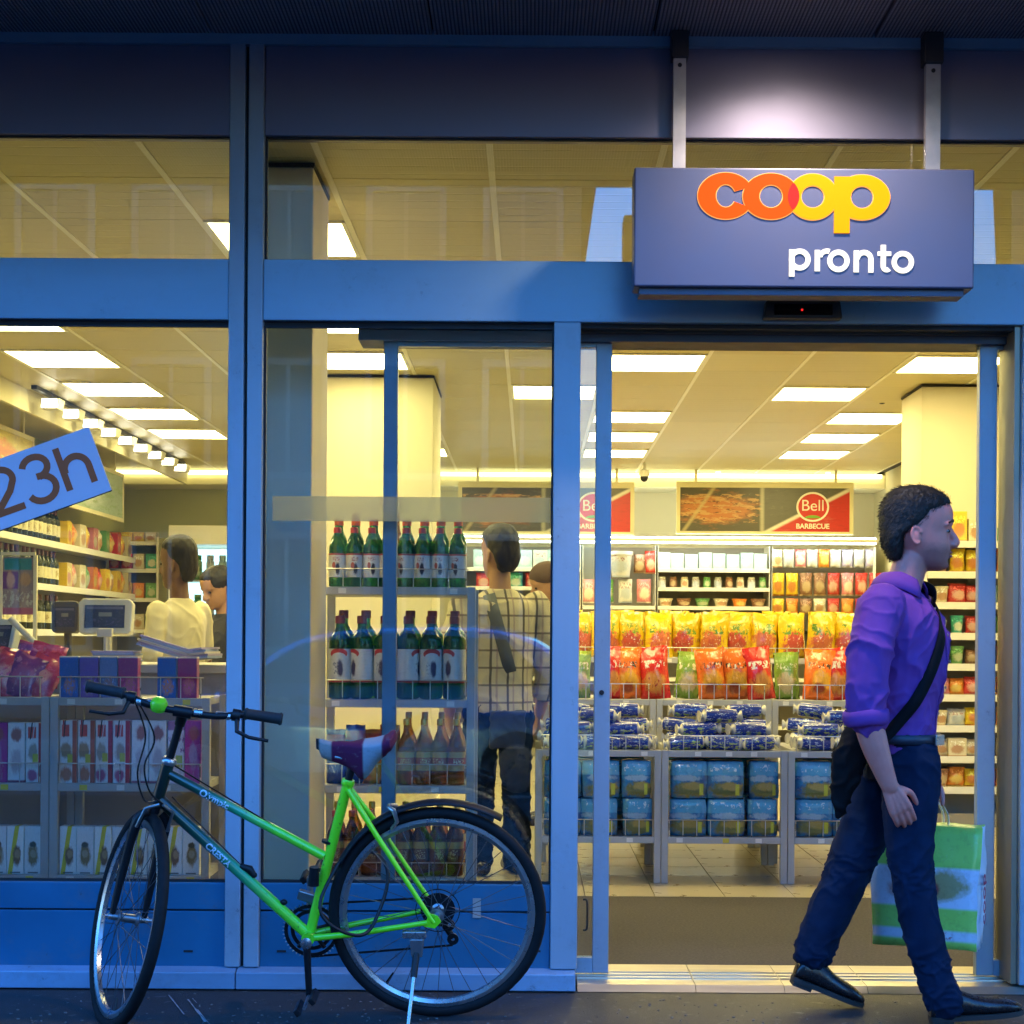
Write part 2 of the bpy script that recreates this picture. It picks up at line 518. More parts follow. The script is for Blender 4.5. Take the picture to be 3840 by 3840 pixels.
house('grey plaster house beyond the side street mirrored behind the sign', 7.15, 20, -18.0, 8.6, 3, plaster_b, 8, math.radians(17))
house('long ochre house at the far end of the street', -32, -15.6, -18.0, 9.2, 3, plaster_b, 9)

# parked blue hatchback at the kerb (seen mirrored in the middle window)
carpaint = mat('car_paint_blue', (0.16, 0.46, 0.95), 0.12, 0.6, 0.05, coat=1.0)
tyre_m = mat('tyre_rubber', (0.010, 0.010, 0.011), 0.7, 0, 0.25, 30, 0.3, 200, spec=0.2)
rim_m = mat('rim_alloy', (0.55, 0.56, 0.58), 0.3, 0.9, 0.1)
lampglass_m = mat('lamp_glass', (0.6, 0.6, 0.6), 0.12, 0.1, 0.05, coat=0.5)
car = thing('parked_car', 'blue hatchback parked at the kerb, mirrored in the middle window', 'car', (-1.35, -8.0, -0.12))
prof = [(-2.05, 0.28), (-2.1, 0.55), (-2.0, 0.78), (-1.2, 0.92), (-0.55, 1.36), (0.3, 1.47), (1.25, 1.42), (1.85, 1.02), (2.02, 0.9), (2.05, 0.4), (1.95, 0.24)]
ps = catmull([(x, z, 1.0) for x, z in prof], 5)
sect = []
for y, k, lift in ((-0.86, 0.90, 0), (-0.80, 0.97, 0), (-0.45, 1.0, 0), (0.45, 1.0, 0), (0.80, 0.97, 0), (0.86, 0.90, 0)):
    ring = []
    for x, z, _ in ps:
        yy = y * (1 - 0.22 * max(0, (z - 0.85)) / 0.6)
        ring.append(Vector((x * (0.985 if abs(y) > 0.8 else 1), yy, 0.24 + (z - 0.24) * k if z > 0.9 else z)))
    sect.append(ring)
vs = [p for r in sect for p in r]; n = len(ps); fs = []
for i in range(5):
    for k in range(n):
        k2 = (k + 1) % n
        fs.append((i * n + k, i * n + k2, (i + 1) * n + k2, (i + 1) * n + k))
fs += [tuple(range(n)), tuple(range(5 * n, 6 * n))[::-1]]
MB().add(vs, fs).build('body', carpaint, car, smooth=35)
for s in (-1, 1):
    side = [(-1.0, 0.98), (-0.5, 1.30), (0.25, 1.39), (0.25, 0.98)]
    side2 = [(0.33, 0.98), (0.33, 1.39), (1.15, 1.34), (1.5, 1.0)]
    for sd_ in (side, side2):
        vs = [Vector((x, s * (0.875 - 0.30 * max(0, z - 0.85)), z)) for x, z in sd_]
        MB().add(vs + [v + Vector((0, -s * 0.02, 0)) for v in vs], [(0, 1, 2, 3), (7, 6, 5, 4), (0, 4, 5, 1), (1, 5, 6, 2), (2, 6, 7, 3), (3, 7, 4, 0)]).build('side_window', dark_glass, car)
    for x in (-1.3, 1.25):
        Mw = Matrix.Translation((x, s * 0.80, 0.30)) @ Matrix.Rotation(PI / 2, 4, 'X')
        wh = MB().lathe([(0.2, -0.1), (0.3, -0.09), (0.31, 0), (0.3, 0.09), (0.2, 0.1)], 28, Mw).build('wheel', tyre_m, car, smooth=40)
        MB().lathe([(0.02, -0.105), (0.19, -0.1), (0.2, 0), (0.19, 0.1), (0.02, 0.105)], 20, Mw).build('rim', rim_m, wh, smooth=40)
    MB().ell((-2.0, s * 0.6, 0.68), (0.1, 0.17, 0.09)).build('headlight', lampglass_m, car, smooth=180)

# ------------------------------------------------------------------ setting: the shop's shell
CEIL, BACK, LEFT, RIGHT = 3.0, 11.7, -4.45, 3.75
wall_m = mat('shop_wall_paint', (0.72, 0.67, 0.44), 0.85, 0, 0.06, 1.0, 0.1, 60)
wall_green = mat('shop_wall_olive', (0.50, 0.50, 0.22), 0.85, 0, 0.08, 0.8, 0.1, 60)
col_m = mat('column_render', (0.62, 0.57, 0.45), 0.8, 0, 0.05, 1.5, 0.1, 60)
colgrey_m = mat('column_grey_panel', (0.92, 0.80, 0.64), 0.6, 0, 0.08, 1.2, 0.05, 60)
tbar_m = mat('ceiling_bar_paint', (0.80, 0.76, 0.60), 0.4, 0, 0.05)
def tile_mat():
    m, nt, p = new_mat('floor_tile_stone')
    tc = nt.nodes.new('ShaderNodeTexCoord'); oi = nt.nodes.new('ShaderNodeObjectInfo')
    n1 = noise_node(nt, tc.outputs['Object'], 9, 5)
    c = mixc(nt, n1, (0.34, 0.29, 0.20), (0.46, 0.40, 0.28))
    hs = nt.nodes.new('ShaderNodeHueSaturation'); nt.links.new(c, hs.inputs['Color'])
    nt.links.new(mathn(nt, 'MULTIPLY_ADD', oi.outputs['Random'], 0.16, 0.9), hs.inputs['Value'])
    nt.links.new(hs.outputs[0], p.inputs['Base Color'])
    nt.links.new(mathn(nt, 'MULTIPLY_ADD', n1, 0.25, 0.18), p.inputs['Roughness'])
    return m
tile_m = tile_mat()
grout_m = mat('grout', (0.10, 0.09, 0.07), 0.9)
def ceil_mat():
    m, nt, p = new_mat('ceiling_panel_metal')
    tc = nt.nodes.new('ShaderNodeTexCoord')
    sep = nt.nodes.new('ShaderNodeSeparateXYZ'); nt.links.new(tc.outputs['Object'], sep.inputs[0])
    w = mathn(nt, 'PINGPONG', mathn(nt, 'MULTIPLY', sep.outputs[1], 1.0), 0.0508)
    g = ramp(nt, w, 0.0, 0.006)
    oi = nt.nodes.new('ShaderNodeObjectInfo')
    hs = nt.nodes.new('ShaderNodeHueSaturation'); hs.inputs['Color'].default_value = (0.56, 0.49, 0.25, 1)
    nt.links.new(mathn(nt, 'MULTIPLY_ADD', oi.outputs['Random'], 0.10, 0.95), hs.inputs['Value'])
    nt.links.new(hs.outputs[0], p.inputs['Base Color'])
    p.inputs['Roughness'].default_value = 0.45
    b = nt.nodes.new('ShaderNodeBump'); b.inputs['Strength'].default_value = 0.8; b.inputs['Distance'].default_value = 0.004
    nt.links.new(g, b.inputs['Height']); nt.links.new(b.outputs[0], p.inputs['Normal'])
    return m
ceil_m = ceil_mat()

floor = structure(bx('floor', (LEFT, 0.30, -0.10), (RIGHT, BACK, -0.012), grout_m))
TS = 0.335
tm = MB().box((-TS / 2 + 0.002, -TS / 2 + 0.002, -0.010), (TS / 2 - 0.002, TS / 2 - 0.002, 0)).mesh('tile', tile_m)
big = MB().box((-0.5, -0.5, -0.010), (0.5, 0.5, 0)).mesh('floor_sheet', tile_m)
X0T = at(2710, 3350, 2.1).x
for i in range(-4, 8):
    for j in range(0, 13):
        place(tm, 'tile', floor, (X0T + (i + 0.5) * TS, 1.66 + (j + 0.5) * TS, 0))
# tiles beyond what can be told apart
xa, xb = X0T - 4 * TS, X0T + 8 * TS
for lo, hi in (((LEFT, 0.31), (xa - 0.002, BACK)), ((xb + 0.002, 0.31), (RIGHT, BACK)), ((xa, 1.66 + 13 * TS + 0.002), (xb, BACK)), ((xa, 0.31), (xb, 1.658))):
    bx('floor_sheet', (lo[0], lo[1], -0.011), (hi[0], hi[1], 0.0), tile_m, floor)

structure(bx('wall_left', (LEFT - 0.2, 0.0, -0.1), (LEFT, BACK + 0.2, CEIL + 0.4), wall_green))
structure(bx('wall_right', (RIGHT, 0.0, -0.1), (RIGHT + 0.2, BACK + 0.2, CEIL + 0.4), wall_m))
wb = structure(bx('wall_back', (LEFT, BACK, -0.1), (RIGHT, BACK + 0.2, CEIL + 0.4), wall_m))
bx('green_panel', (LEFT + 0.002, BACK - 0.03, 0), (-1.9, BACK - 0.002, CEIL - 0.16), wall_green, wb)
bx('coving', (LEFT + 0.002, BACK - 0.55, CEIL - 0.16), (RIGHT - 0.002, BACK - 0.003, CEIL - 0.006), wall_m, wb, bevel=0.01)
bx('light_strip', (LEFT + 0.05, BACK - 0.60, CEIL - 0.05), (RIGHT - 0.05, BACK - 0.552, CEIL - 0.01), emit_mat('cove_tube', LAMPCOL, LAMP * 2.5), wb)
for ex in (-1.2, 0.75, 1.95, 3.1):
    MB().lathe([(0.03, 0), (0.028, 0.025)], 12, Matrix.Translation((ex, BACK - 0.75, CEIL - 0.03))).build('ceiling_downlight', emit_mat('tiny_downlight', LAMPCOL, LAMP * 1.5) if 'tiny_downlight' not in MATS else MATS['tiny_downlight'], wb)

ceiling = structure(bx('ceiling', (LEFT, 0.06, CEIL + 0.02), (RIGHT, BACK, CEIL + 0.25), gap_m))
SW, RW = 0.63, 0.61
pmesh = MB().box((-SW / 2 + 0.012, -RW / 2 + 0.002, 0), (SW / 2 - 0.012, RW / 2 - 0.002, 0.012)).mesh('ceiling_panel', ceil_m)
light_cells = {(k, -1) for k in (-7, -5, -2, 0, 2, 3)} | {(-7, r) for r in (2, 4, 6, 8)} | {(-7, 0)} | {(-4, r) for r in (-3, 0, 2, 4, 6, 8, 10)} | {(-2, 4)} | {(-1, r) for r in (2, 6, 8, 10)} | {(1, 4)} | {(2, r) for r in (2, 6, 8, 10)}
def strip_x(k): return 1.1 + SW * k
for k in range(-9, 5):
    for r in range(-5, 14):
        xc, yc = strip_x(k) + SW / 2, 3.01 + RW * (r + 0.5)
        if (k, r) in light_cells or yc < 0.3: continue
        if xc > RIGHT or xc < LEFT + 0.05: continue
        place(pmesh, 'ceiling_panel', ceiling, (xc, yc, CEIL))
bx('ceiling_panel', (LEFT + 0.01, 0.07, CEIL), (RIGHT - 0.01, 0.568, CEIL + 0.012), ceil_m, ceiling)
for k in range(-8, 5):
    x = strip_x(k)
    if LEFT < x < RIGHT:
        bx('ceiling_bar', (x - 0.012, 0.07, CEIL - 0.004), (x + 0.012, BACK - 0.6, CEIL + 0.012), tbar_m, ceiling)
diff_m = emit_mat('lamp_diffuser', LAMPCOL, LAMP * 10)
lampbody_m = mat('lamp_frame_white', (0.8, 0.78, 0.7), 0.4)
lroot = None
rows = sorted(light_cells, key=lambda c: (c[0], c[1]))
where = {-5: 'hidden behind the transom rail', 0: 'above the doorway rack front', 3: 'by the right wall', -7: 'above the cash desk', -4: 'above the window column', -2: 'above the doorway centre', -1: 'above the snack rack', 1: 'above the aisle', 2: 'near the right-hand pillar'}
cnt = {}
tot = {k: sum(1 for c in rows if c[0] == k) for k in where}
for k, r in rows:
    cnt[k] = cnt.get(k, 0) + 1
    lab = f'glowing square ceiling lamp {where[k]}' + (f', {ORD[cnt[k]-1]} from the window' if tot[k] > 1 else '')
    if k == 1: lab = 'glowing square ceiling lamp standing alone between two lamp rows on the right'
    loc = (strip_x(k) + SW / 2, 3.01 + RW * (r + 0.5), CEIL)
    if lroot is None:
        lroot = thing('ceiling_lamp', lab, 'lamp', loc, 0, 'square lamps set in the ceiling')
        MB().box((-0.285, -0.285, -0.004), (0.285, 0.285, 0.004)).build('diffuser', diff_m, lroot)
        fb = MB()
        for lo, hi in (((-0.302, -0.302, -0.01), (-0.286, 0.302, 0.012)), ((0.286, -0.302, -0.01), (0.302, 0.302, 0.012)), ((-0.286, -0.302, -0.01), (0.286, -0.286, 0.012)), ((-0.286, 0.286, -0.01), (0.286, 0.302, 0.012))):
            fb.box(lo, hi)
        fb.build('frame', lampbody_m, lroot)
    else:
        dup(lroot, loc, 0, lab)

def column(label, lo, hi, m):
    t = thing('column', label, 'column', ((lo[0] + hi[0]) / 2, (lo[1] + hi[1]) / 2, 0))
    wx, wy = (hi[0] - lo[0]) / 2, (hi[1] - lo[1]) / 2
    bx('shaft', (-wx, -wy, 0.0), (wx, wy, CEIL - 0.02), m, t, bevel=0.006)
    bx('skirting', (-wx - 0.012, -wy - 0.012, 0.001), (wx + 0.012, wy + 0.012, 0.09), colgrey_m, t)
    bx('shadow_gap', (-wx - 0.004, -wy - 0.004, CEIL - 0.02), (wx + 0.004, wy + 0.004, CEIL - 0.005), gap_m, t)
    return t
column('grey square column just behind the glass beside the mullion', (-1.115, 0.36), (-0.822, 0.80), colgrey_m)
column('cream square pillar behind the green bottle rack', (-1.42, 5.07), (-0.664, 5.95), col_m)
column('cream square pillar above the right-hand shelf', (2.68, 5.30), (3.5, 5.9), col_m)

# soffit of the canopy over the pavement and the unseen mass above it that blocks the sun
def soffit_mat():
    m, nt, p = new_mat('perforated_soffit')
    tc = nt.nodes.new('ShaderNodeTexCoord')
    sep = nt.nodes.new('ShaderNodeSeparateXYZ'); nt.links.new(tc.outputs['Object'], sep.inputs[0])
    a = mathn(nt, 'PINGPONG', sep.outputs[0], 0.0065)
    g = ramp(nt, a, 0.002, 0.0042)
    b2 = mathn(nt, 'PINGPONG', sep.outputs[1], 0.0065)
    g2 = ramp(nt, b2, 0.0015, 0.004)
    h = mathn(nt, 'MULTIPLY', g, mathn(nt, 'MULTIPLY_ADD', g2, 0.5, 0.5))
    nt.links.new(mixc(nt, h, (0.12, 0.11, 0.13), (0.46, 0.42, 0.48)), p.inputs['Base Color'])
    p.inputs['Roughness'].default_value = 0.5; p.inputs['Metallic'].default_value = 0.3
    b = nt.nodes.new('ShaderNodeBump'); b.inputs['Strength'].default_value = 0.9; b.inputs['Distance'].default_value = 0.006
    nt.links.new(g, b.inputs['Height']); nt.links.new(b.outputs[0], p.inputs['Normal'])
    return m
soff_m = soffit_mat()
canopy = thing('canopy', 'dark perforated metal canopy ceiling above the shopfront', 'canopy', (0, -0.75, 3.32))
sxs = [-9.5 + 0.77 * i for i in range(0, 26)]
shift = at(2447, 149, -0.02).x
sxs = [shift + 0.765 * i for i in range(-10, 11)]
for i in range(len(sxs) - 1):
    bx('soffit_panel', (sxs[i] + 0.004, -0.78, 0.0), (sxs[i + 1] - 0.004, 0.70, 0.02), soff_m, canopy)
bx('slab', (-9, -0.78, 0.021), (9, 0.745, 0.32), gap_m, canopy)
bx('edge_trim', (-9, -0.81, -0.06), (9, -0.785, 0.34), fascia_m, canopy)
bx('wall_trim', (-9, 0.70, -0.035), (9, 0.735, 0.018), frame_blue_b, canopy)
up = thing('sun_block_storeys', 'unseen upper floors of the shop building, added to block the low sun', 'building', (0, 6, 3.64))  # unseen mass over the canopy, added to keep the low sun out
bx('wall', (-10, -6.0, 0.0), (10, 6.2, 7.0), plaster_b, up)
bx('side_wall', (-10, -6.0, -3.64), (-4.68, 6.2, -0.002), plaster_b, up)
bx('side_wall', (3.98, -6.0, -3.64), (10, 6.2, -0.002), plaster_b, up)
# ------------------------------------------------------------------ shopfront
front = thing('shopfront', 'blue painted aluminium shopfront with wide glass panes', 'shopfront', (0, 0, 0))
def fx(px, py=2400): return at(px, py, 0).x
def fz(py, px=1990): return at(px, py, 0).z
Z_TOP = fz(178, 900); Z_FB = fz(517, 900)             # fascia
Z_R1, Z_R0 = fz(985, 1500), fz(1212, 1500)            # main rail top / bottom
Z_W0 = fz(3302, 700)                                  # window bottom
Z_S1, Z_S0 = fz(3604, 700), fz(3650, 700)
XM0, XM1, XMG = fx(858), fx(985), fx(922)             # mullion
XP0, XP1 = fx(2070), fx(2170)                         # door post
XD1 = fx(3815)
XL, XR = -4.4, 3.7
# mullion in two halves with a dark groove
bx('mullion', (XM0, -0.045, Z_S1 - 0.011), (XMG - 0.006, 0.06, Z_TOP), frame_blue, front, bevel=0.004)
bx('mullion', (XMG + 0.006, -0.045, Z_S1 - 0.011), (XM1, 0.06, Z_TOP), frame_blue, front, bevel=0.004)
bx('mullion_joint', (XMG - 0.0058, -0.02, Z_S1 - 0.011), (XMG + 0.0058, 0.05, Z_TOP + 0.01), gap_m, front)
bx('door_post', (XP0, -0.045, 0.075), (XP1, 0.07, Z_R0 - 0.001), frame_blue, front, bevel=0.004)
bx('door_post', (XD1, -0.045, 0.03), (XD1 + 0.12, 0.07, Z_R0 - 0.001), frame_blue, front, bevel=0.004)
bx('post_lining', (XD1 - 0.022, -0.02, 0.03), (XD1 - 0.002, 0.16, Z_R0 - 0.002), mat('post_lining_bronze', (0.26, 0.23, 0.17), 0.4, 0.5, 0.1), front)
# rails, fascia sheets
for a, b in ((XL, XM0 - 0.001), (XM1 + 0.001, XR)):
    bx('transom_rail', (a, -0.04, Z_R0), (b, 0.06, Z_R1), frame_blue_b, front, bevel=0.004)
    bx('transom_gasket', (a, -0.012, Z_R0 - 0.014), (b, 0.03, Z_R0 - 0.0005), gap_m, front)
    bx('fascia_sheet', (a, -0.03, Z_FB), (b, 0.05, Z_TOP - 0.004), fascia_m, front, bevel=0.003)
    bx('fascia_joint', (a, -0.018, Z_TOP - 0.0035), (b, 0.05, Z_TOP + 0.03), gap_m, front)
# panes
def pane(x0, x1, z0, z1, y=0.005):
    return bx('pane', (x0, y, z0), (x1, y + 0.004, z1), pane_m, front)
pane(XL, XM0 - 0.001, Z_R1 + 0.001, Z_FB - 0.001)
pane(XM1 + 0.001, XR, Z_R1 + 0.001, Z_FB - 0.001)
pane(XL, XM0 - 0.001, Z_W0 + 0.001, Z_R0 - 0.015)
pane(XM1 + 0.001, XP0 - 0.001, Z_W0 + 0.001, Z_R0 - 0.015)
# rubber gaskets round the panes
gx = MB()
for x0, x1, z0, z1 in ((XM1, XP0, Z_W0, Z_R0 - 0.014), (XL, XM0, Z_W0, Z_R0 - 0.014), (XM1, XR, Z_R1, Z_FB), (XL, XM0, Z_R1, Z_FB)):
    for lo, hi in (((x0, z0), (x0 + 0.007, z1)), ((x1 - 0.007, z0), (x1, z1)), ((x0 + 0.007, z0), (x1 - 0.007, z0 + 0.006)), ((x0 + 0.007, z1 - 0.006), (x1 - 0.007, z1))):
        bx('gasket', (lo[0], -0.010, lo[1]), (hi[0], 0.003, hi[1]), gap_m, front)
# frosted strip across the middle pane
zf0, zf1 = fz(1955, 1500), fz(1862, 1500)
bx('frosted_strip', (XM1 + 0.03, 0.0102, zf0), (XP0 - 0.009, 0.0112, zf1), frost_m, front)
# kick panels with a shadow line, sill and base
for a, b in ((XL, XM0 - 0.001), (XM1 + 0.001, XP0 - 0.001)):
    zl = fz(3408, 700)
    bx('kick_panel', (a, -0.030, zl + 0.003), (b, 0.05, Z_W0 - 0.003), kick_m, front, bevel=0.003)
    bx('kick_panel', (a, -0.026, Z_S1 - 0.02), (b, 0.05, zl - 0.003), kick_m, front, bevel=0.003)
    bx('panel_joint', (a, -0.012, Z_S1 - 0.02), (b, 0.04, Z_W0), gap_m, front)
for vx in (705, 1055, 2010):
    p = at(vx, 3567, -0.03)
    bx('drain_slot', (p.x - 0.016, -0.0285, p.z - 0.004), (p.x + 0.016, -0.0262, p.z + 0.003), gap_m, front)
jx = fx(905)
for a, b in ((XL, jx - 0.0015), (jx + 0.0015, XP0 + 0.088)):
    MB().add([(a, -0.075, 0.005), (b, -0.075, 0.005), (b, -0.075, 0.064), (a, -0.075, 0.064), (a, -0.028, Z_S1 - 0.012), (b, -0.028, Z_S1 - 0.012), (a, 0.04, 0.005), (b, 0.04, 0.005), (a, 0.04, Z_S1 - 0.012), (b, 0.04, Z_S1 - 0.012)],
             [(0, 1, 2, 3), (3, 2, 5, 4), (0, 6, 7, 1), (4, 5, 9, 8), (6, 8, 9, 7), (0, 3, 4, 8, 6), (1, 7, 9, 5, 2)]).build('sill', sill_m, front, bevel=0.004)
# threshold plates
tx = [XP1 + 0.002, at(2605, 3690, 0).x, at(2935, 3690, 0).x, at(3245, 3690, 0).x, XR]
for i in range(4):
    MB().add([(tx[i], -0.06, 0.002), (tx[i + 1] - 0.002, -0.06, 0.002), (tx[i + 1] - 0.002, -0.03, 0.022), (tx[i], -0.03, 0.022), (tx[i], 0.30, 0.024), (tx[i + 1] - 0.002, 0.30, 0.024), (tx[i], 0.30, 0.0), (tx[i + 1] - 0.002, 0.30, 0.0)],
             [(0, 1, 2, 3), (3, 2, 5, 4), (4, 5, 7, 6), (0, 6, 7, 1), (0, 3, 4, 6), (1, 7, 5, 2)]).build('threshold_plate', thresh_m, front)
    for yy in (0.06, 0.11, 0.16):
        bx('threshold_rib', (tx[i] + 0.002, yy, 0.0225), (tx[i + 1] - 0.004, yy + 0.012, 0.0265), thresh_m, front)
# header above the opening: dark track
bx('door_track', (XM1 + 0.32, 0.075, Z_R0 - 0.045), (XR, 0.24, Z_R0 + 0.05), mat('door_track_dark', (0.045, 0.05, 0.07), 0.5, 0.3, 0.1), front)
bx('track_lip', (XP1, 0.06, Z_R0 - 0.018), (XD1 - 0.022, 0.074, Z_R0 + 0.02), mat('track_lip_brown', (0.16, 0.13, 0.09), 0.5, 0.2), front)

# sliding door leaves
def leaf(label, x0, x1, sw0, sw1, y, ztop):
    t = thing('sliding_door', label, 'door', ((x0 + x1) / 2, y, 0.03))
    h = (x1 - x0) / 2
    zt = ztop - 0.03
    bx('stile', (-h, -0.02, 0), (-h + sw0, 0.02, zt), frame_blue, t, bevel=0.003)
    bx('stile', (h - sw1, -0.02, 0), (h, 0.02, zt), frame_blue, t, bevel=0.003)
    bx('top_rail', (-h + sw0, -0.018, zt - 0.05), (h - sw1, 0.018, zt), frame_blue_b, t)
    bx('bottom_rail', (-h + sw0, -0.018, 0), (h - sw1, 0.018, 0.055), frame_blue_b, t)
    bx('pane', (-h + sw0, -0.003, 0.056), (h - sw1, 0.003, zt - 0.051), door_pane_m, t)
    return t
YD = 0.13
d1 = leaf('left sliding door leaf parked behind the middle pane', at(1435, 2400, YD).x, at(2288, 2400, YD).x, at(1487, 2400, YD).x - at(1435, 2400, YD).x, at(2288, 2400, YD).x - at(2228, 2400, YD).x, YD, at(2000, 1252, YD).z)
MB().lathe([(0.009, -0.003), (0.009, 0)], 16, Matrix.Translation(at(2256, 2597, YD - 0.021) - d1.location) @ Matrix.Rotation(-PI / 2, 4, 'X')).build('door_lock', gap_m, d1)
d2 = leaf('right sliding door leaf at the photo edge behind the walking man', at(3662, 2400, YD).x, at(4500, 2400, YD).x, at(3728, 2400, YD).x - at(3662, 2400, YD).x, 0.05, YD, at(3700, 1262, YD).z)
bx('rubber_edge', ((d2.children[0].bound_box[0][0]) - 0.012, -0.012, 0), (d2.children[0].bound_box[0][0] - 0.0005, 0.012, at(3700, 1262, YD).z - 0.03), gap_m, d2)
# handle on the leaf's edge behind the post
hp = at(2186, 3430, YD + 0.03) - d1.location
MB().tube([hp + Vector((0, 0.0, z)) for z in (-0.05, -0.05)] if False else catmull([tuple(hp + Vector(v)) for v in ((0.0, 0, -0.055), (0.014, -0.0, -0.05), (0.016, 0, 0), (0.014, 0, 0.05), (0.0, 0, 0.055))], 4), 0.004, 8).build('door_handle', black_m, d1, smooth=60)

# motion sensor over the door
sp = at(3008, 1168, -0.07)
sens = thing('motion_sensor', 'small black door sensor with a red dot under the hanging sign', 'sensor', (sp.x, -0.04, sp.z))
MB().prism([(-0.136, -0.028), (-0.128, 0.033), (0.128, 0.033), (0.136, -0.028)], -0.055, -0.002).build('housing', black_m, sens, bevel=0.006)
bx('window', (-0.10, -0.0575, -0.018), (0.10, -0.0555, 0.02), mat('sensor_window', (0.006, 0.005, 0.006), 0.12), sens)
MB().lathe([(0.004, -0.001), (0.003, 0.001)], 10, Matrix.Translation((-0.005, -0.059, 0.0)) @ Matrix.Rotation(PI / 2, 4, 'X')).build('indicator', emit_mat('red_led', (1, 0.02, 0.02), 0.03), sens)

# ------------------------------------------------------------------ hanging sign
YS = -0.34                      # sign face
def spt(px, py, Y=YS):          # crop coordinates of the sign close-up -> point
    return at(1920 + px * 0.9938, py * 0.9938, Y)
a, b = at(2379, 622, YS), at(3653, 1078, YS)
a2 = at(3653, 640, YS)
sc_ = Vector(((a.x + b.x) / 2, YS, (at(3016, 630, YS).z + at(3016, 1078, YS).z) / 2))
sw, sh = (b.x - a.x) / 2, (at(3016, 630, YS).z - at(3016, 1078, YS).z) / 2
sign = thing('hanging_sign', 'grey-blue box sign with coop pronto lettering hung over the doorway', 'sign', (sc_.x, YS, sc_.z))
bx('box', (-sw, 0.0, -sh), (sw, 0.115, sh), sign_m, sign, bevel=0.006)
bx('bottom_tray', (-sw + 0.02, 0.02, -sh - 0.022), (sw - 0.03, 0.10, -sh - 0.001), mat('sign_tray', (0.07, 0.075, 0.12), 0.5), sign)
LET = 0.030
logo_or = mat('logo_orange', (0.28, 0.010, 0.001), 0.6, 0, 0.03, spec=0.05, emit=(1.0, 0.09, 0.004), estr=LET)
logo_ye = mat('logo_yellow', (0.35, 0.09, 0.0005), 0.6, 0, 0.03, spec=0.05, emit=(1.0, 0.33, 0.002), estr=LET)
logo_re = mat('logo_red', (0.22, 0.004, 0.006), 0.6, 0, 0.03, spec=0.05, emit=(0.85, 0.03, 0.02), estr=LET)
logo_ed = mat('logo_edge', (0.5, 0.2, 0.06), 0.6, 0, 0.03, spec=0.05, emit=(1.0, 0.42, 0.10), estr=LET * 0.8)
letter_w = mat('letter_white', (0.5, 0.48, 0.42), 0.4, 0, 0.03, emit=(1.0, 0.90, 0.66), estr=LET * 0.7)
ks = 0.9938 / (FPX / (YS + DIST))    # close-up pixels -> metres on the sign
def sl(px, py):
    p = spt(px, py); return (p.x - sc_.x, p.z - sc_.z)
def ring_letter(name, c, rx, ry, hx, hy, m, y, a0=0, a1=2 * PI, edge=True):
    cc = sl(*c)
    o = MB().ring(cc, (rx * ks, ry * ks), (hx * ks, hy * ks), -y, -0.0005, a0, a1, 56).build(name, m, sign)
    if edge: MB().ring(cc, ((rx + 3) * ks, (ry + 3) * ks), ((hx - 3) * ks, (hy - 3) * ks), -y + 0.0025, -0.0003, a0, a1, 56).build('letter_edge', logo_ed, sign)
    return o
ring_letter('letter', (806, 740), 105, 87, 38, 44, logo_or, 0.005, math.radians(24), math.radians(330))
ring_letter('letter', (977, 742), 106, 86, 45, 44, logo_or, 0.0055)
ring_letter('letter', (1134, 744), 94, 86, 45, 43, logo_ye, 0.006)
ring_letter('letter', (1320, 746), 104, 84, 44, 43, logo_ye, 0.0065)
# stem of the p
x0, z0 = sl(1214, 880); x1, z1 = sl(1274, 668)
bx('letter_stem', (x0, -0.0068, z0), (x1, -0.0005, z1), logo_ye, sign)
# lens where the two o's overlap
lens = []
ca, cb_ = Vector(sl(977, 742)), Vector(sl(1134, 744))
for i in range(13):
    t = -0.62 + 1.24 * i / 12
    lens.append((ca.x + 106 * ks * math.cos(t), ca.y + 86 * ks * math.sin(t)))
for i in range(13):
    t = PI - 0.62 + 1.24 * i / 12
    lens.append((cb_.x + 94 * ks * math.cos(t), cb_.y + 86 * ks * math.sin(t)))
MB().prism(lens, -0.0072, -0.0005).build('letter_overlap', logo_re, sign)
# the word pronto
def pbar(x0, y0, x1, y1, dy):
    p, q = sl(x0, y0), sl(x1, y1)
    return bx('letter_stem', (min(p[0], q[0]), -dy, min(p[1], q[1])), (max(p[0], q[0]), -0.0005, max(p[1], q[1])), letter_w, sign)
def pring(cx, cy, r, t, dy, a0=0, a1=2 * PI, ry=None):
    ry = ry or r
    return MB().ring(sl(cx, cy), (r * ks, ry * ks), ((r - t) * ks, (ry - t) * ks), -dy, -0.0005, a0, a1, 40).build('letter', letter_w, sign)
pring(1085, 980, 41, 19, 0.004); pbar(1045, 942, 1065, 1044, 0.0042)                               # p
pbar(1142, 944, 1161, 1024, 0.0042); pring(1188, 975, 36, 18, 0.004, math.radians(70), math.radians(170))   # r
pring(1231, 985, 42, 19, 0.004)                                                                    # o
pbar(1289, 946, 1308, 1028, 0.0042); pring(1328, 979, 35, 19, 0.004, 0, PI); pbar(1344, 977, 1363, 1029, 0.0041)  # n
pbar(1391, 925, 1410, 1010, 0.0042); pbar(1379, 950, 1430, 966, 0.004); pring(1413, 1006, 22, 18, 0.0038, PI, PI * 1.75)   # t
pring(1474, 990, 42, 19, 0.004)                                                                    # o
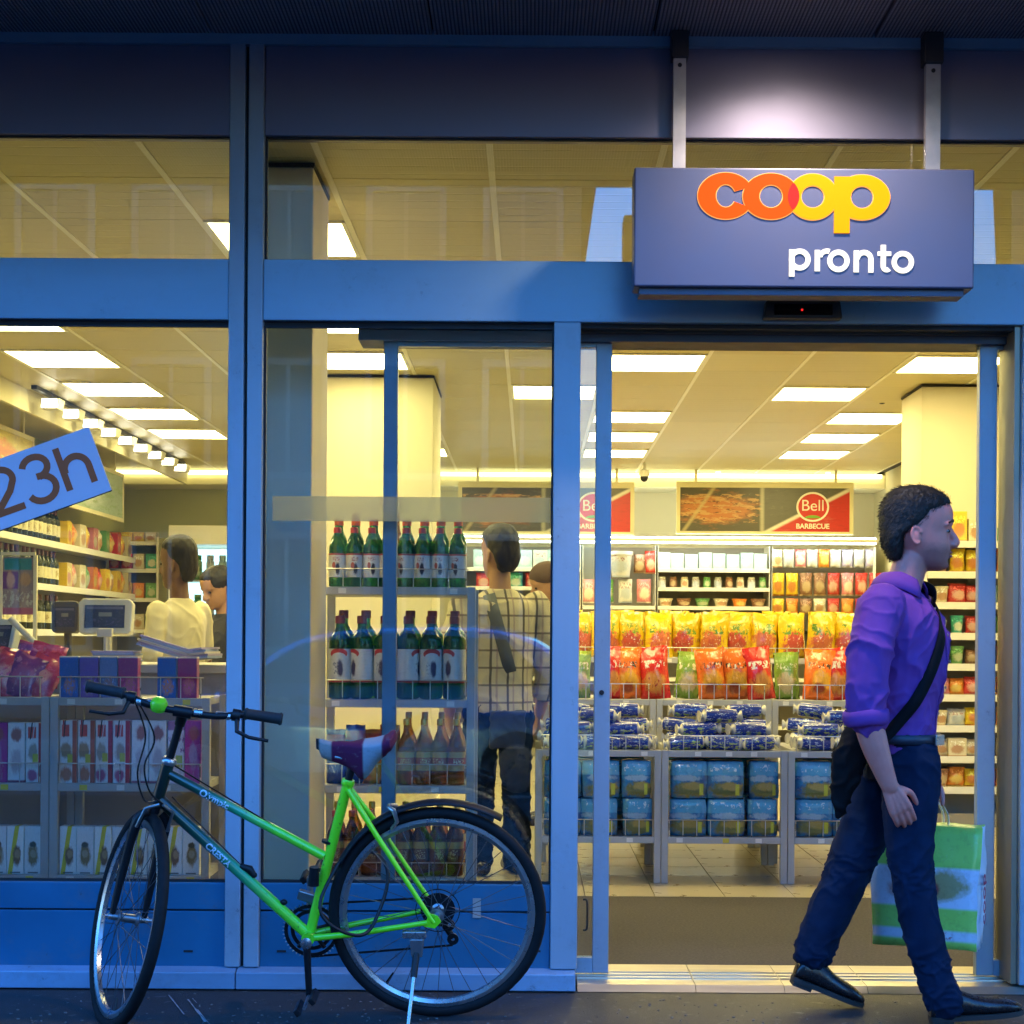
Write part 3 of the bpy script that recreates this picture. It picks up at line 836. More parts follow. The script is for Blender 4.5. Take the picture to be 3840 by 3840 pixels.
# straps with slotted ends, clamped under the soffit close to the wall, and short arms to the sign's back
YST = -0.10
clamp_m = mat('clamp_steel', (0.05, 0.045, 0.045), 0.5, 0.6, 0.3)
for pxa, pxb, pt in ((2525, 2572, 205), (3472, 3527, 226)):
    xa_, xb_ = at(pxa, 400, YST).x - sc_.x, at(pxb, 400, YST).x - sc_.x
    yl = YST - YS
    zt = at(pxa, pt, YST).z - sc_.z
    st = bx('strap', (xa_, yl, -0.02), (xb_, yl + 0.006, zt), strap_m, sign)
    bx('strap_lip', (xa_, yl + 0.0062, -0.02), (xa_ + 0.006, yl + 0.028, zt), strap_m, st)
    bx('clamp', (xa_ - 0.008, yl - 0.012, zt - 0.012), (xb_ + 0.008, yl + 0.05, 3.319 - sc_.z), clamp_m, sign, bevel=0.004)
    for za in (0.0, sh - 0.12):
        bx('arm', (xa_ + 0.008, 0.1155, za), (xb_ - 0.008, yl - 0.0005, za + 0.03), strap_m, sign)
    MB().lathe([(0.008, -0.002), (0.006, 0.004)], 12, Matrix.Translation(((xa_ + xb_) / 2, yl - 0.001, zt - 0.035)) @ Matrix.Rotation(PI / 2, 4, 'X')).build('bolt', gap_m, st)

# recessed downlight in the soffit over the sign: its spot shows on the fascia
dl = thing('soffit_downlight', 'round downlight recessed in the canopy above the hanging sign', 'lamp', (at(2985, 470, 0).x, -0.73, 3.30))
MB().lathe([(0.075, -0.01), (0.085, 0.0), (0.085, 0.018)], 28).build('trim_ring', rim_m, dl, smooth=40)
MB().lathe([(0.07, -0.011), (0.07, -0.0105)], 24).build('lens', emit_mat('downlight_lens', (1.0, 0.86, 0.72), 1.3), dl)
ld = bpy.data.lights.new('downlight', 'SPOT')
ld.energy = 3.0; ld.color = (1.0, 0.82, 0.70); ld.spot_size = math.radians(125); ld.spot_blend = 0.9; ld.shadow_soft_size = 0.07
lo_ = bpy.data.objects.new('downlight', ld); COL.objects.link(lo_); lo_.parent = dl
lo_.location = (0, 0, -0.03); lo_.rotation_euler = (math.radians(22), 0, 0)

# opening-hours sticker on the left pane
sticker_m = mat('sticker_lavender', (0.66, 0.56, 0.66), 0.5, 0, 0.03)
stick_tx = mat('sticker_brown', (0.50, 0.085, 0.01), 0.5, 0, 0.05)
pr, pb = at(331, 1599, -0.004), at(417, 1837, -0.004)
side_v = (pr - pb); H_ = side_v.length
ang = math.atan2(side_v.z, side_v.x) - PI / 2
hours = thing('hours_sticker', 'slanted lavender sticker reading 23h on the left pane', 'sticker', (pb.x, 0.0, pb.z))
hours.rotation_euler = (0, -ang, 0)
W_ = 1.0
bx('sheet', (-W_, 0.0015, 0), (0, 0.0045, H_), sticker_m, hours)
bx('sheet_edge', (-W_, 0.001, -0.0035), (0.0005, 0.0046, -0.0003), gap_m, hours)
def stroke(pts, w, y, name='digit', parent=None, m=None, thick=0.0012):
    """flat pen stroke in x,z"""
    P_ = [Vector((x, z)) for x, z in pts]
    L, R = [], []
    for i, p in enumerate(P_):
        t = (P_[min(i + 1, len(P_) - 1)] - P_[max(i - 1, 0)]).normalized()
        n_ = Vector((-t.y, t.x)) * w / 2
        L.append(p + n_); R.append(p - n_)
    vs = [Vector((p.x, y, p.y)) for p in L] + [Vector((p.x, y, p.y)) for p in R]
    k = len(L)
    vs += [v + Vector((0, thick, 0)) for v in vs]
    fs = []
    for i in range(k - 1):
        fs += [(i, i + 1, k + i + 1, k + i), (2 * k + i, 3 * k + i, 3 * k + i + 1, 2 * k + i + 1), (i, 2 * k + i, 2 * k + i + 1, i + 1), (k + i, k + i + 1, 3 * k + i + 1, 3 * k + i)]
    fs += [(0, k, 3 * k, 2 * k), (k - 1, 3 * k - 1, 4 * k - 1, 2 * k - 1)]
    return MB().add(vs, fs).build(name, m, parent)
def arc(cx, cz, rx, rz, a0, a1, n=16): return [(cx + rx * math.cos(math.radians(a0 + (a1 - a0) * i / n)), cz + rz * math.sin(math.radians(a0 + (a1 - a0) * i / n))) for i in range(n + 1)]
u = H_
wst = 0.10 * u
# h
hx = -0.31 * u
stroke([(hx - 0.27 * u, 0.20 * u), (hx - 0.27 * u, 0.86 * u)], wst, 0.0002, 'letter', hours, stick_tx)
stroke([(hx - 0.25 * u, 0.46 * u)] + arc(hx - 0.065 * u, 0.47 * u, 0.185 * u, 0.19 * u, 165, 0) + [(hx + 0.12 * u, 0.20 * u)], wst, 0.0, 'letter', hours, stick_tx)
# 3
tx_ = -0.96 * u
stroke(arc(tx_, 0.70 * u, 0.19 * u, 0.155 * u, 165, -85) , wst, 0.0002, 'digit', hours, stick_tx)
stroke(arc(tx_, 0.375 * u, 0.215 * u, 0.185 * u, 95, -160), wst, 0.0, 'digit', hours, stick_tx)
# 2
t2 = -1.52 * u
stroke(arc(t2, 0.69 * u, 0.20 * u, 0.16 * u, 170, -20) + [(t2 + 0.10 * u, 0.50 * u), (t2 - 0.20 * u, 0.23 * u)], wst, 0.0, 'digit', hours, stick_tx)
stroke([(t2 - 0.23 * u, 0.225 * u), (t2 + 0.24 * u, 0.225 * u)], wst, 0.0002, 'digit', hours, stick_tx)
# ------------------------------------------------------------------ shop fittings
def jit(a): return random.uniform(-a, a)
rackgrey_m = mat('rack_grey_paint', (0.42, 0.42, 0.42), 0.42, 0.1, 0.06, 6)
wire_m = mat('rack_wire', (0.62, 0.60, 0.58), 0.3, 0.7, 0.05)
shelfwhite_m = mat('shelf_white', (0.78, 0.76, 0.70), 0.45, 0, 0.05)
shelfback_m = mat('shelf_back', (0.30, 0.28, 0.24), 0.6, 0, 0.08)

def wire_front(x0, x1, z0, z1, y, n, parent):
    """bent wire guard along a tray's front edge: one rail and its uprights"""
    r = 0.0028
    mb = MB()
    c = 0.012
    mb.tube(catmull([(x0, y, z0), (x0, y, z1 - c), (x0 + c * 0.3, y, z1 - c * 0.3), (x0 + c, y, z1), ((x0 + x1) / 2, y, z1), (x1 - c, y, z1), (x1 - c * 0.3, y, z1 - c * 0.3), (x1, y, z1 - c), (x1, y, z0)], 3), r, 6)
    for i in range(1, n):
        x = x0 + (x1 - x0) * i / n
        mb.tube([(x, y, z0), (x, y, z1)], r * 0.85, 5)
    return mb.build('wire_guard', wire_m, parent, smooth=60)

tag_y = mat('price_tag_yellow', (0.70, 0.58, 0.05), 0.6)
tag_w = mat('price_tag_white', (0.75, 0.74, 0.70), 0.6)
TAGM = [MB().box((-0.016, -0.0015, -0.011), (0.016, 0.0, 0.011)).mesh('price_tag', m_) for m_ in (tag_w, tag_y)]
def rack(label, xa, xb, y0, y1, shelves, top, wires, post=0.034, nw=7, ends=True):
    """bay of a metal display rack. shelves: list of z of the tray tops, wires: guard heights"""
    t = thing('display_rack', label, 'rack', ((xa + xb) / 2, (y0 + y1) / 2, 0), 0, 'grey metal display racks')
    w, h = (xb - xa) / 2 - 0.0015, (y1 - y0) / 2
    for sx in (-1, 1):
        for sy in (-1, 1):
            x0 = sx * w; x1 = sx * (w - post)
            bx('post', (min(x0, x1), min(sy * h, sy * (h - 0.03)), 0), (max(x0, x1), max(sy * h, sy * (h - 0.03)), top), rackgrey_m, t, bevel=0.002)
    for z, wh in zip(shelves, wires):
        bx('shelf', (-w + post, -h + 0.002, z - 0.033), (w - post, h - 0.002, z), rackgrey_m, t, bevel=0.002)
        for q in range(3):
            place(TAGM[(q + len(shelves)) % 2 if random.random() < 0.5 else 0], 'price_tag', t, (-w + post + (q + 0.5 + jit(0.3)) * (2 * w - 2 * post) / 3, -h + 0.0015, z - 0.0165))
        if wh: wire_front(-w + post + 0.006, w - post - 0.006, z + 0.001, z + wh, -h + 0.006, nw, t)
    return t

YR = 1.03
def zr(py, px): return at(px, py, YR).z
z1_, z2_, z3_, z4_ = zr(2201, 1480), zr(2624, 1480), zr(2946, 1480), zr(3290, 1480)
xr0, xr1, xr2 = at(185 - 602, 2600, YR).x, at(186, 2600, YR).x, at(789, 2600, YR).x
xb0, xb1 = at(1180, 2600, YR).x, at(1782, 2600, YR).x
rack('grey display rack bay at the far left behind the front wheel', xr0, xr1, YR, YR + 0.40, [z2_, z3_, z4_], z2_ + 0.002, [0.086, 0.083, 0.0])
rack('grey display rack bay with striped boxes behind the handlebar', xr1, xr2, YR, YR + 0.40, [z2_, z3_, z4_], z2_ + 0.002, [0.086, 0.083, 0.0])
rack('tall grey rack full of green bottles behind the middle pane', xb0, xb1, YR, YR + 0.40, [z1_, z2_, z3_, z4_], z1_ + 0.002, [0.075, 0.08, 0.088, 0.06], nw=8)

YC = 2.40
xc = [at(2480, 3000, YC).x + 0.636 * k for k in (-1, 0, 1, 2, 3)]
zt2, zt1 = at(2700, 2816, YC).z, at(2700, 3140, YC).z
YC2 = 3.13
zt3 = at(2700, 2625, YC2).z
YC3 = 3.86
names = ['first', 'second', 'third', 'fourth']
for i in range(3):
    rack(f'low grey rack in the doorway with blue packs, {names[i]} bay from the door stile', xc[i], xc[i + 1], YC, YC + 0.69, [zt1, zt2], zt2 + 0.002, [0.085, 0.075], nw=8)
    rack(f'stepped grey rack holding orange crisp bags, {names[i]} bay from the door stile', xc[i] + 0.03, xc[i + 1] + 0.03, YC2, YC2 + 0.69, [zt3 - 0.4, zt3], zt3 + 0.002, [0, 0.085], nw=8)
    rack(f'rearmost grey rack holding yellow crisp bags, {names[i]} bay from the door stile', xc[i] + 0.05, xc[i + 1] + 0.05, YC3, YC3 + 0.5, [zt3 - 0.4, 1.12], 1.122, [0, 0.06], nw=8)

# ------------------------------------------------------------------ product meshes
def bottle_mesh(name, h, r, m, neck=0.36, shoulder=0.62, nr=0.33, seg=18):
    p = [(r * 0.80, 0), (r * 0.97, h * 0.015), (r, h * 0.05), (r, h * shoulder * 0.5), (r, h * shoulder * 0.94)]
    for i in range(1, 7):
        t = i / 6
        k = 0.5 - 0.5 * math.cos(PI * t)
        p.append((r * (1 - (1 - nr) * k), h * (shoulder + (0.86 - shoulder) * t)))
    p += [(r * nr, h * 0.93), (r * nr * 0.9, h * 0.935)]
    return MB().lathe(p, seg).mesh(name, m, 40)
def cap_mesh(r, h0, h1, m):
    return MB().lathe([(r, h0), (r, h1 - 0.003), (r * 0.86, h1)], 16).mesh('cap', m, 40)
def sleeve_mesh(r, z0, z1, m, seg=20):
    return MB().lathe([(r, z0), (r * 1.001, (z0 + z1) / 2), (r, z1)], seg).mesh('label', m, 60)
def box_mesh(name, w, d, h, m, bev=0.002):
    mb = MB().box((-w / 2, -d / 2, 0), (w / 2, d / 2, h))
    me = mb.mesh(name, m)
    bm = bmesh.new(); bm.from_mesh(me)
    bmesh.ops.bevel(bm, geom=bm.edges[:], offset=bev, segments=1, affect='EDGES')
    bm.to_mesh(me); bm.free()
    return me
def bag_mesh(name, w, d, h, m, seed=0, nx=9, nz=12):
    """crisp bag: crimped top and bottom, puffed and creased between"""
    vs, fs = [], []
    for side in (-1, 1):
        for j in range(nz + 1):
            v = j / nz
            for i in range(nx + 1):
                u_ = i / nx
                puff = (math.sin(PI * min(1, max(0, (v - 0.05) / 0.88))) ** 0.55 if 0.05 < v < 0.93 else 0) * (max(0, math.sin(PI * u_)) ** 0.45)
                nn = noise.noise(Vector((u_ * 4 + seed * 3.7, v * 4.5, side * 2.0 + seed)))
                n2 = noise.noise(Vector((u_ * 11 + seed * 5.1, v * 9, side * 3.0)))
                x = (u_ - 0.5) * w * (1 - 0.06 * math.sin(PI * v)) + 0.004 * nn
                crimp = 0.006 * noise.noise(Vector((u_ * 5 + seed, 7.3, 1))) * (1 if v < 0.08 or v > 0.92 else 0)
                y = side * (d / 2 * puff * (1 + 0.25 * nn) + 0.006 * n2 * puff) + crimp
                z = v * h + (0.006 * noise.noise(Vector((u_ * 3 + seed * 2, 1.1, 4))) if v > 0.9 else 0)
                vs.append((x, y, z))
    n1 = (nx + 1) * (nz + 1)
    for s in range(2):
        for j in range(nz):
            for i in range(nx):
                a = s * n1 + j * (nx + 1) + i
                f = (a, a + 1, a + nx + 2, a + nx + 1)
                fs.append(f if s == 0 else f[::-1])
    mb = MB().add(vs, fs)
    me = mb.mesh(name, m, 50)
    bm = bmesh.new(); bm.from_mesh(me)
    bmesh.ops.remove_doubles(bm, verts=bm.verts[:], dist=0.0012)
    bmesh.ops.recalc_face_normals(bm, faces=bm.faces)
    bm.to_mesh(me); bm.free()
    return me

def item(me, name, label, cat, group, loc, rot=(0, 0, 0), scale=None):
    return tag(place(me, name, None, loc, rot, scale), label, cat, group)


# -- green and amber bottles in the middle window
def glass_bottle_mat(name, col, tr=0.55, rough=0.08):
    m, nt, p = new_mat(name)
    tc = nt.nodes.new('ShaderNodeTexCoord')
    nt.links.new(mixc(nt, noise_node(nt, tc.outputs['Object'], 12, 3), tuple(c * 0.7 for c in col), tuple(min(1, c * 1.35) for c in col)), p.inputs['Base Color'])
    p.inputs['Roughness'].default_value = rough
    p.inputs['Transmission Weight'].default_value = tr
    p.inputs['IOR'].default_value = 1.3
    p.inputs['Coat Weight'].default_value = 0.3
    return m
green_g = glass_bottle_mat('green_bottle', (0.07, 0.34, 0.06), 0.7)
pet_g = glass_bottle_mat('dark_green_bottle', (0.03, 0.20, 0.08), 0.65)
amber_g = glass_bottle_mat('amber_bottle', (0.50, 0.20, 0.04), 0.7)
brown_g = glass_bottle_mat('brown_bottle', (0.22, 0.08, 0.03), 0.6)
wine_g = glass_bottle_mat('wine_bottle', (0.02, 0.028, 0.018), 0.2)
cap_red = mat('cap_red', (0.55, 0.045, 0.03), 0.35)
cap_dark = mat('cap_maroon', (0.22, 0.02, 0.03), 0.35)
cap_gold = mat('cap_gold', (0.55, 0.38, 0.08), 0.3, 0.7)
lab_red = print_mat('label_red_arch', (0.72, 0.74, 0.74), [('band', 'z', 0.0, 0.06, (0.45, 0.03, 0.05)), ('ell', 0.5, 0.86, 0.36, 0.16, (0.6, 0.05, 0.06)), ('ell', 0.5, 0.76, 0.30, 0.13, (0.72, 0.74, 0.74)), ('ell', 0.60, 0.42, 0.13, 0.24, (0.05, 0.04, 0.12), 0.3), ('speck', 0.25, 0.5, 0.25, 0.6, 16, 0.52, (0.3, 0.32, 0.4))])
lab_white = print_mat('label_white_fruit', (0.74, 0.74, 0.70), [('band', 'z', 0.93, 1.0, (0.5, 0.05, 0.05)), ('ell', 0.55, 0.36, 0.12, 0.24, (0.04, 0.03, 0.05), 0.3), ('ell', 0.36, 0.50, 0.10, 0.14, (0.55, 0.12, 0.08), 0.2), ('speck', 0.3, 0.7, 0.68, 0.85, 18, 0.5, (0.4, 0.1, 0.1))])
lab_gold = print_mat('label_gold', (0.50, 0.36, 0.12), [('band', 'z', 0.3, 0.7, (0.35, 0.05, 0.03)), ('speck', 0.2, 0.8, 0.35, 0.65, 14, 0.5, (0.7, 0.6, 0.3))])
lab_dark = print_mat('label_brown', (0.16, 0.05, 0.02), [('band', 'z', 0.65, 0.95, (0.45, 0.30, 0.06)), ('speck', 0.2, 0.8, 0.2, 0.6, 14, 0.5, (0.6, 0.45, 0.2))])
inner = (xb0 + 0.045, xb1 - 0.045)
def bottle_row(kind, label, group, n, y, z, h, r, bm_, capm, labm, l0, l1, shoulder=0.6, x0=None, x1=None, neckr=0.33, rotlab=0.0):
    x0 = inner[0] if x0 is None else x0; x1 = inner[1] if x1 is None else x1
    body = bottle_mesh(kind, h, r, bm_, shoulder=shoulder, nr=neckr)
    cap = cap_mesh(r * (neckr + 0.05), h * 0.905, h, capm)
    lab = sleeve_mesh(r + 0.0012, l0 * h, l1 * h, labm) if labm else None
    root = None
    for i in range(n):
        x = x0 + (x1 - x0) * (i + 0.5) / n + jit(0.003)
        L = label.format(o=ORD[i])
        if root is None:
            root = tag(place(body, kind, None, (x, y + jit(0.004), z)), L, 'bottle', group)
            place(cap, 'cap', root)
            if lab: place(lab, 'label', root, rot=(0, 0, rotlab))
        else:
            dup(root, (x, y + jit(0.006), z), jit(0.35) if random.random() < 0.7 else jit(1.3), L)
    return root
bottle_row('juice_bottle', 'green bottle with white label and red cap, {o} from the left on the top shelf', 'green bottles on the top shelf', 8, YR + 0.06, z1_, 0.250, 0.0355, green_g, cap_red, lab_white, 0.16, 0.56, 0.66, neckr=0.42)
bottle_row('juice_bottle', 'orange-capped green bottle, hind row of the top shelf, {o} from the left', 'orange-capped bottles behind the front row', 8, YR + 0.15, z1_, 0.292, 0.0355, green_g, mat('cap_orange', (0.85, 0.16, 0.04), 0.35), lab_white, 0.18, 0.52, 0.66, neckr=0.5)
tall = bottle_row('juice_bottle', 'clear slim bottle with red-white neck behind the green bottles, {o} from the left', 'slim bottles at the back of the top shelf', 2, YR + 0.27, z1_, 0.33, 0.033, amber_g, mat('cap_pink', (0.7, 0.25, 0.22), 0.4), lab_red, 0.2, 0.6, 0.55, inner[0], inner[0] + 0.36)
bottle_row('water_bottle', 'large dark green bottle with red arch label, {o} from the left on the second shelf', 'large green bottles on the second shelf', 6, YR + 0.075, z2_, 0.350, 0.0475, pet_g, cap_dark, lab_red, 0.20, 0.60, 0.70, neckr=0.40)
bottle_row('water_bottle', 'large dark-capped green bottle, hind row of second shelf, {o} from the left', 'large green bottles in the hind row', 6, YR + 0.19, z2_, 0.375, 0.0475, green_g, cap_dark, lab_red, 0.20, 0.60, 0.70, neckr=0.40)
mid = inner[0] + (inner[1] - inner[0]) * 0.52
bottle_row('beer_bottle', 'amber bottle with gold neck, {o} from the left on the third shelf', 'amber bottles on the third shelf', 4, YR + 0.06, z3_, 0.275, 0.0365, amber_g, cap_gold, lab_gold, 0.22, 0.5, 0.55, mid, inner[1])
bottle_row('beer_bottle', 'brown bottle, hind row of the third shelf, {o} from the left', 'brown bottles in the hind row of the third shelf', 4, YR + 0.15, z3_, 0.30, 0.0365, amber_g, cap_gold, lab_dark, 0.2, 0.5, 0.55, mid, inner[1])
bottle_row('sauce_bottle', 'brown bottle on the bottom shelf behind the rear wheel, {o} from left', 'brown bottles on the bottom shelf', 8, YR + 0.06, z4_, 0.27, 0.0362, brown_g, cap_red, lab_dark, 0.2, 0.55, 0.6)
bottle_row('sauce_bottle', 'amber bottle in the hind row of the bottom shelf, {o} from the left', 'amber bottles in the hind row of the bottom shelf', 8, YR + 0.15, z4_, 0.30, 0.0362, amber_g, cap_gold, lab_gold, 0.2, 0.55, 0.6)
blue_bag = print_mat('blue_snack_print', (0.03, 0.08, 0.36), [('ell', 0.5, 0.45, 0.3, 0.25, (0.12, 0.22, 0.55), 0.5), ('band', 'z', 0.75, 0.9, (0.35, 0.05, 0.16)), ('speck', 0.2, 0.8, 0.2, 0.5, 11, 0.56, (0.6, 0.6, 0.65))], 0.3, 0.3)
orange_bag = print_mat('orange_snack_print', (0.60, 0.20, 0.05), [('ell', 0.5, 0.4, 0.3, 0.25, (0.7, 0.4, 0.12), 0.5), ('band', 'z', 0.75, 0.92, (0.5, 0.06, 0.04))], 0.3, 0.3)
for i, (fx_, m_, nm) in enumerate(((0.07, blue_bag, 'blue'), (0.20, blue_bag, 'blue'), (0.33, orange_bag, 'orange'), (0.46, orange_bag, 'orange'))):
    me = bag_mesh('snack_pouch', 0.085, 0.07, 0.23 + 0.02 * (i % 2), m_, 40 + i)
    item(me, 'snack_pouch', f'{nm} shiny snack pouch on the third bottle shelf, {ORD[i % 2]} of its colour', 'snack bag', 'pouches beside the amber bottles', (inner[0] + (inner[1] - inner[0]) * fx_, YR + 0.08, z3_), (jit(0.1), 0, jit(0.3)))

# -- crisp bags in the doorway
YEL = (0.86, 0.56, 0.01)
crisp_y = [print_mat(f'crisp_yellow_{k}', YEL, [('ell', 0.5, 0.33, 0.36, 0.22, c1, 0.7), ('speck', 0.15, 0.85, 0.12, 0.55, 9, 0.53, (0.55, 0.10, 0.06)), ('speck', 0.12, 0.88, 0.50, 0.74, 6, 0.50, c2), ('speck', 0.1, 0.9, 0.55, 0.75, 12, 0.56, (0.85, 0.75, 0.1)), ('speck', 0.2, 0.8, 0.2, 0.5, 15, 0.60, (0.9, 0.8, 0.6)), ('band', 'z', 0.95, 1.0, (0.85, 0.60, 0.05))], 0.22, 0.4, bump=0.55)
           for k, (c1, c2) in enumerate((((0.62, 0.16, 0.06), (0.10, 0.25, 0.03)), ((0.55, 0.08, 0.05), (0.16, 0.32, 0.03))))]
crisp_o = print_mat('crisp_orange', (0.82, 0.16, 0.02), [('ell', 0.5, 0.36, 0.32, 0.20, (0.85, 0.42, 0.03), 0.5), ('ell', 0.45, 0.22, 0.2, 0.1, (0.35, 0.05, 0.02), 0.4), ('speck', 0.14, 0.86, 0.60, 0.72, 9, 0.50, (0.03, 0.02, 0.02)), ('speck', 0.2, 0.8, 0.60, 0.72, 15, 0.56, (0.9, 0.85, 0.7)), ('speck', 0.1, 0.9, 0.78, 0.95, 8, 0.56, (0.9, 0.65, 0.35))], 0.22, 0.4, bump=0.55)
crisp_r = print_mat('crisp_red', (0.66, 0.02, 0.02), [('ell', 0.5, 0.30, 0.34, 0.20, (0.70, 0.28, 0.06), 0.5), ('speck', 0.12, 0.88, 0.58, 0.72, 9, 0.50, (0.85, 0.82, 0.78)), ('speck', 0.1, 0.9, 0.2, 0.4, 12, 0.58, (0.35, 0.03, 0.02))], 0.22, 0.4, bump=0.55)
crisp_g = print_mat('crisp_green', (0.20, 0.38, 0.05), [('ell', 0.5, 0.35, 0.32, 0.2, (0.62, 0.56, 0.30), 0.5), ('speck', 0.1, 0.9, 0.6, 0.75, 10, 0.52, (0.75, 0.8, 0.6)), ('band', 'z', 0.9, 1, (0.25, 0.4, 0.05))], 0.22, 0.4, bump=0.55)
bag_y = [bag_mesh('crisp_bag', 0.182, 0.10, 0.275, crisp_y[k % 2], k) for k in range(4)]
bag_o = [bag_mesh('crisp_bag', 0.170, 0.10, 0.285, crisp_o, 10 + k) for k in range(3)]
bag_r = [bag_mesh('crisp_bag', 0.168, 0.10, 0.295, crisp_r, 20 + k) for k in range(2)]
bag_g = [bag_mesh('crisp_bag', 0.140, 0.080, 0.265, crisp_g, 30 + k) for k in range(2)]
ny = 13
for i in range(ny):
    x = xc[0] + 0.12 + i * 0.158
    item(bag_y[i % 4], 'crisp_bag', f'yellow crisp bag with red fruit print, {ORD[i]} from the left on the rear step', 'crisp bag', 'yellow crisp bags on the rear step', (x + jit(0.015), YC3 + 0.07 + 0.022 * (i % 2) + jit(0.015), 1.12), (jit(0.12) - 0.10, jit(0.11), jit(0.30)))
    if i % 2 == 0:
        item(bag_y[(i + 1) % 4], 'crisp_bag', f'yellow crisp bag behind the front row of the rear step, {ORD[i // 2]} from the left', 'crisp bag', 'yellow crisp bags behind the front row', (x + 0.08, YC3 + 0.17, 1.13), (-0.08, jit(0.05), jit(0.2)))
seq = 'rgrorgoorworo'
cnts = {}
full = {'r': 'red', 'g': 'green', 'o': 'orange', 'w': 'green'}
for i, c in enumerate(seq):
    x = xc[0] + 0.10 + i * 0.146
    me = {'r': bag_r, 'g': bag_g, 'o': bag_o, 'w': bag_g}[c]
    cnts[full[c]] = cnts.get(full[c], 0) + 1
    back = 0.07 if c in 'gw' else 0.0
    item(me[i % len(me)], 'crisp_bag', f'{full[c]} crisp bag on the middle step, {ORD[cnts[full[c]]-1]} {full[c]} one from the left', 'crisp bag', f'{full[c]} crisp bags on the middle step', (x + jit(0.016), YC2 + 0.07 + back + 0.02 * (i % 2) + jit(0.012), zt3), (-0.12 + jit(0.10), jit(0.12), jit(0.32)))

# -- blue rolls with twisted ends on the front tray
roll_m = print_mat('roll_print', (0.012, 0.04, 0.30), [('speck', 0.1, 0.9, 0.0, 0.5, 8, 0.52, (0.45, 0.55, 0.12)), ('speck', 0.1, 0.9, 0.4, 1.0, 10, 0.57, (0.55, 0.65, 0.75)), ('band', 'x', 0.0, 0.13, (0.70, 0.68, 0.58)), ('band', 'x', 0.87, 1.0, (0.70, 0.68, 0.58))], 0.25, 0.4)
def roll_mesh(seed):
    pr_ = [(0.030, -0.115), (0.012, -0.098), (0.034, -0.085), (0.037, -0.06), (0.037, 0.06), (0.034, 0.085), (0.012, 0.098), (0.030, 0.115)]
    mb = MB().lathe(pr_, 16, Matrix.Rotation(PI / 2, 4, 'Y'))
    mb.v = [tuple(Vector(v) + noise.noise_vector(Vector(v) * 40 + Vector((seed, 0, 0))) * 0.004) for v in mb.v]
    return mb.mesh('wrapped_roll', roll_m, 45)
rolls = [roll_mesh(k * 3.1) for k in range(3)]
k = 0
for b in range(3):
    x0, x1 = xc[b] + 0.05, xc[b + 1] - 0.05
    for lay, (n_, dz, dy) in enumerate(((3, 0.0, 0.05), (2, 0.066, 0.09), (3, 0.0, 0.13), (1, 0.132, 0.12), (3, 0.0, 0.33), (3, 0.075, 0.34), (2, 0.15, 0.35))):
        for i in range(n_):
            x = x0 + (x1 - x0) * (i + 0.5) / n_ + jit(0.02)
            lay_n = ('bottom front', 'second', 'bottom hind', 'topmost', 'rear bottom', 'rear middle', 'rear top')[lay]
            item(rolls[k % 3], 'wrapped_roll', f'blue wrapped roll, {lay_n} layer, {ORD[i]} of {names[b]} rack bay', 'wrapped roll', 'blue wrapped rolls on the low racks', (x, YC + dy + jit(0.008), zt2 + 0.038 + dz), (jit(0.5), jit(0.10), jit(0.40)))
            k += 1

# -- blue shrink-wrapped packs on the lowest tray
pack_m = print_mat('blue_pack_print', (0.03, 0.24, 0.46), [('band', 'z', 0.62, 0.96, (0.08, 0.36, 0.58)), ('ell', 0.55, 0.26, 0.45, 0.20, (0.16, 0.17, 0.05), 0.5), ('ell', 0.62, 0.34, 0.28, 0.10, (0.40, 0.30, 0.07), 0.5), ('ell', 0.45, 0.55, 0.35, 0.08, (0.30, 0.46, 0.58), 0.6), ('speck', 0.1, 0.9, 0.72, 0.9, 9, 0.56, (0.55, 0.70, 0.75)), ('rect', 0.76, 0.86, 0.12, 0.40, (0.62, 0.60, 0.05))], 0.25, 0.45, bump=0.4, alt=((0.03, 0.12, 0.30), 5))
def pack_mesh(w, d, h, seed):
    bm = bmesh.new()
    bmesh.ops.create_cube(bm, size=1.0)
    bmesh.ops.subdivide_edges(bm, edges=bm.edges[:], cuts=4, use_grid_fill=True)
    for v in bm.verts:
        p = v.co.copy()
        q = Vector((p.x * w, p.y * d, p.z * h))
        rr = (abs(p.x) * 2) ** 14 + (abs(p.y) * 2) ** 14 + (abs(p.z) * 2) ** 14
        q *= 1.0 / max(1.0, rr ** (1 / 14) * 0.99)
        q += noise.noise_vector(p * 4.5 + Vector((seed, seed * 2, 0))) * 0.006
        q.x += 0.004 * math.cos(p.x * 4 * PI) * 0
        v.co = q + Vector((0, 0, h / 2))
    me = bpy.data.meshes.new('shrink_pack'); bm.to_mesh(me); bm.free()
    me.materials.append(pack_m)
    me.polygons.foreach_set('use_smooth', [True] * len(me.polygons))
    return me
packs = [pack_mesh(0.188, 0.16, 0.192, k * 2.3) for k in range(3)]
pk = 0
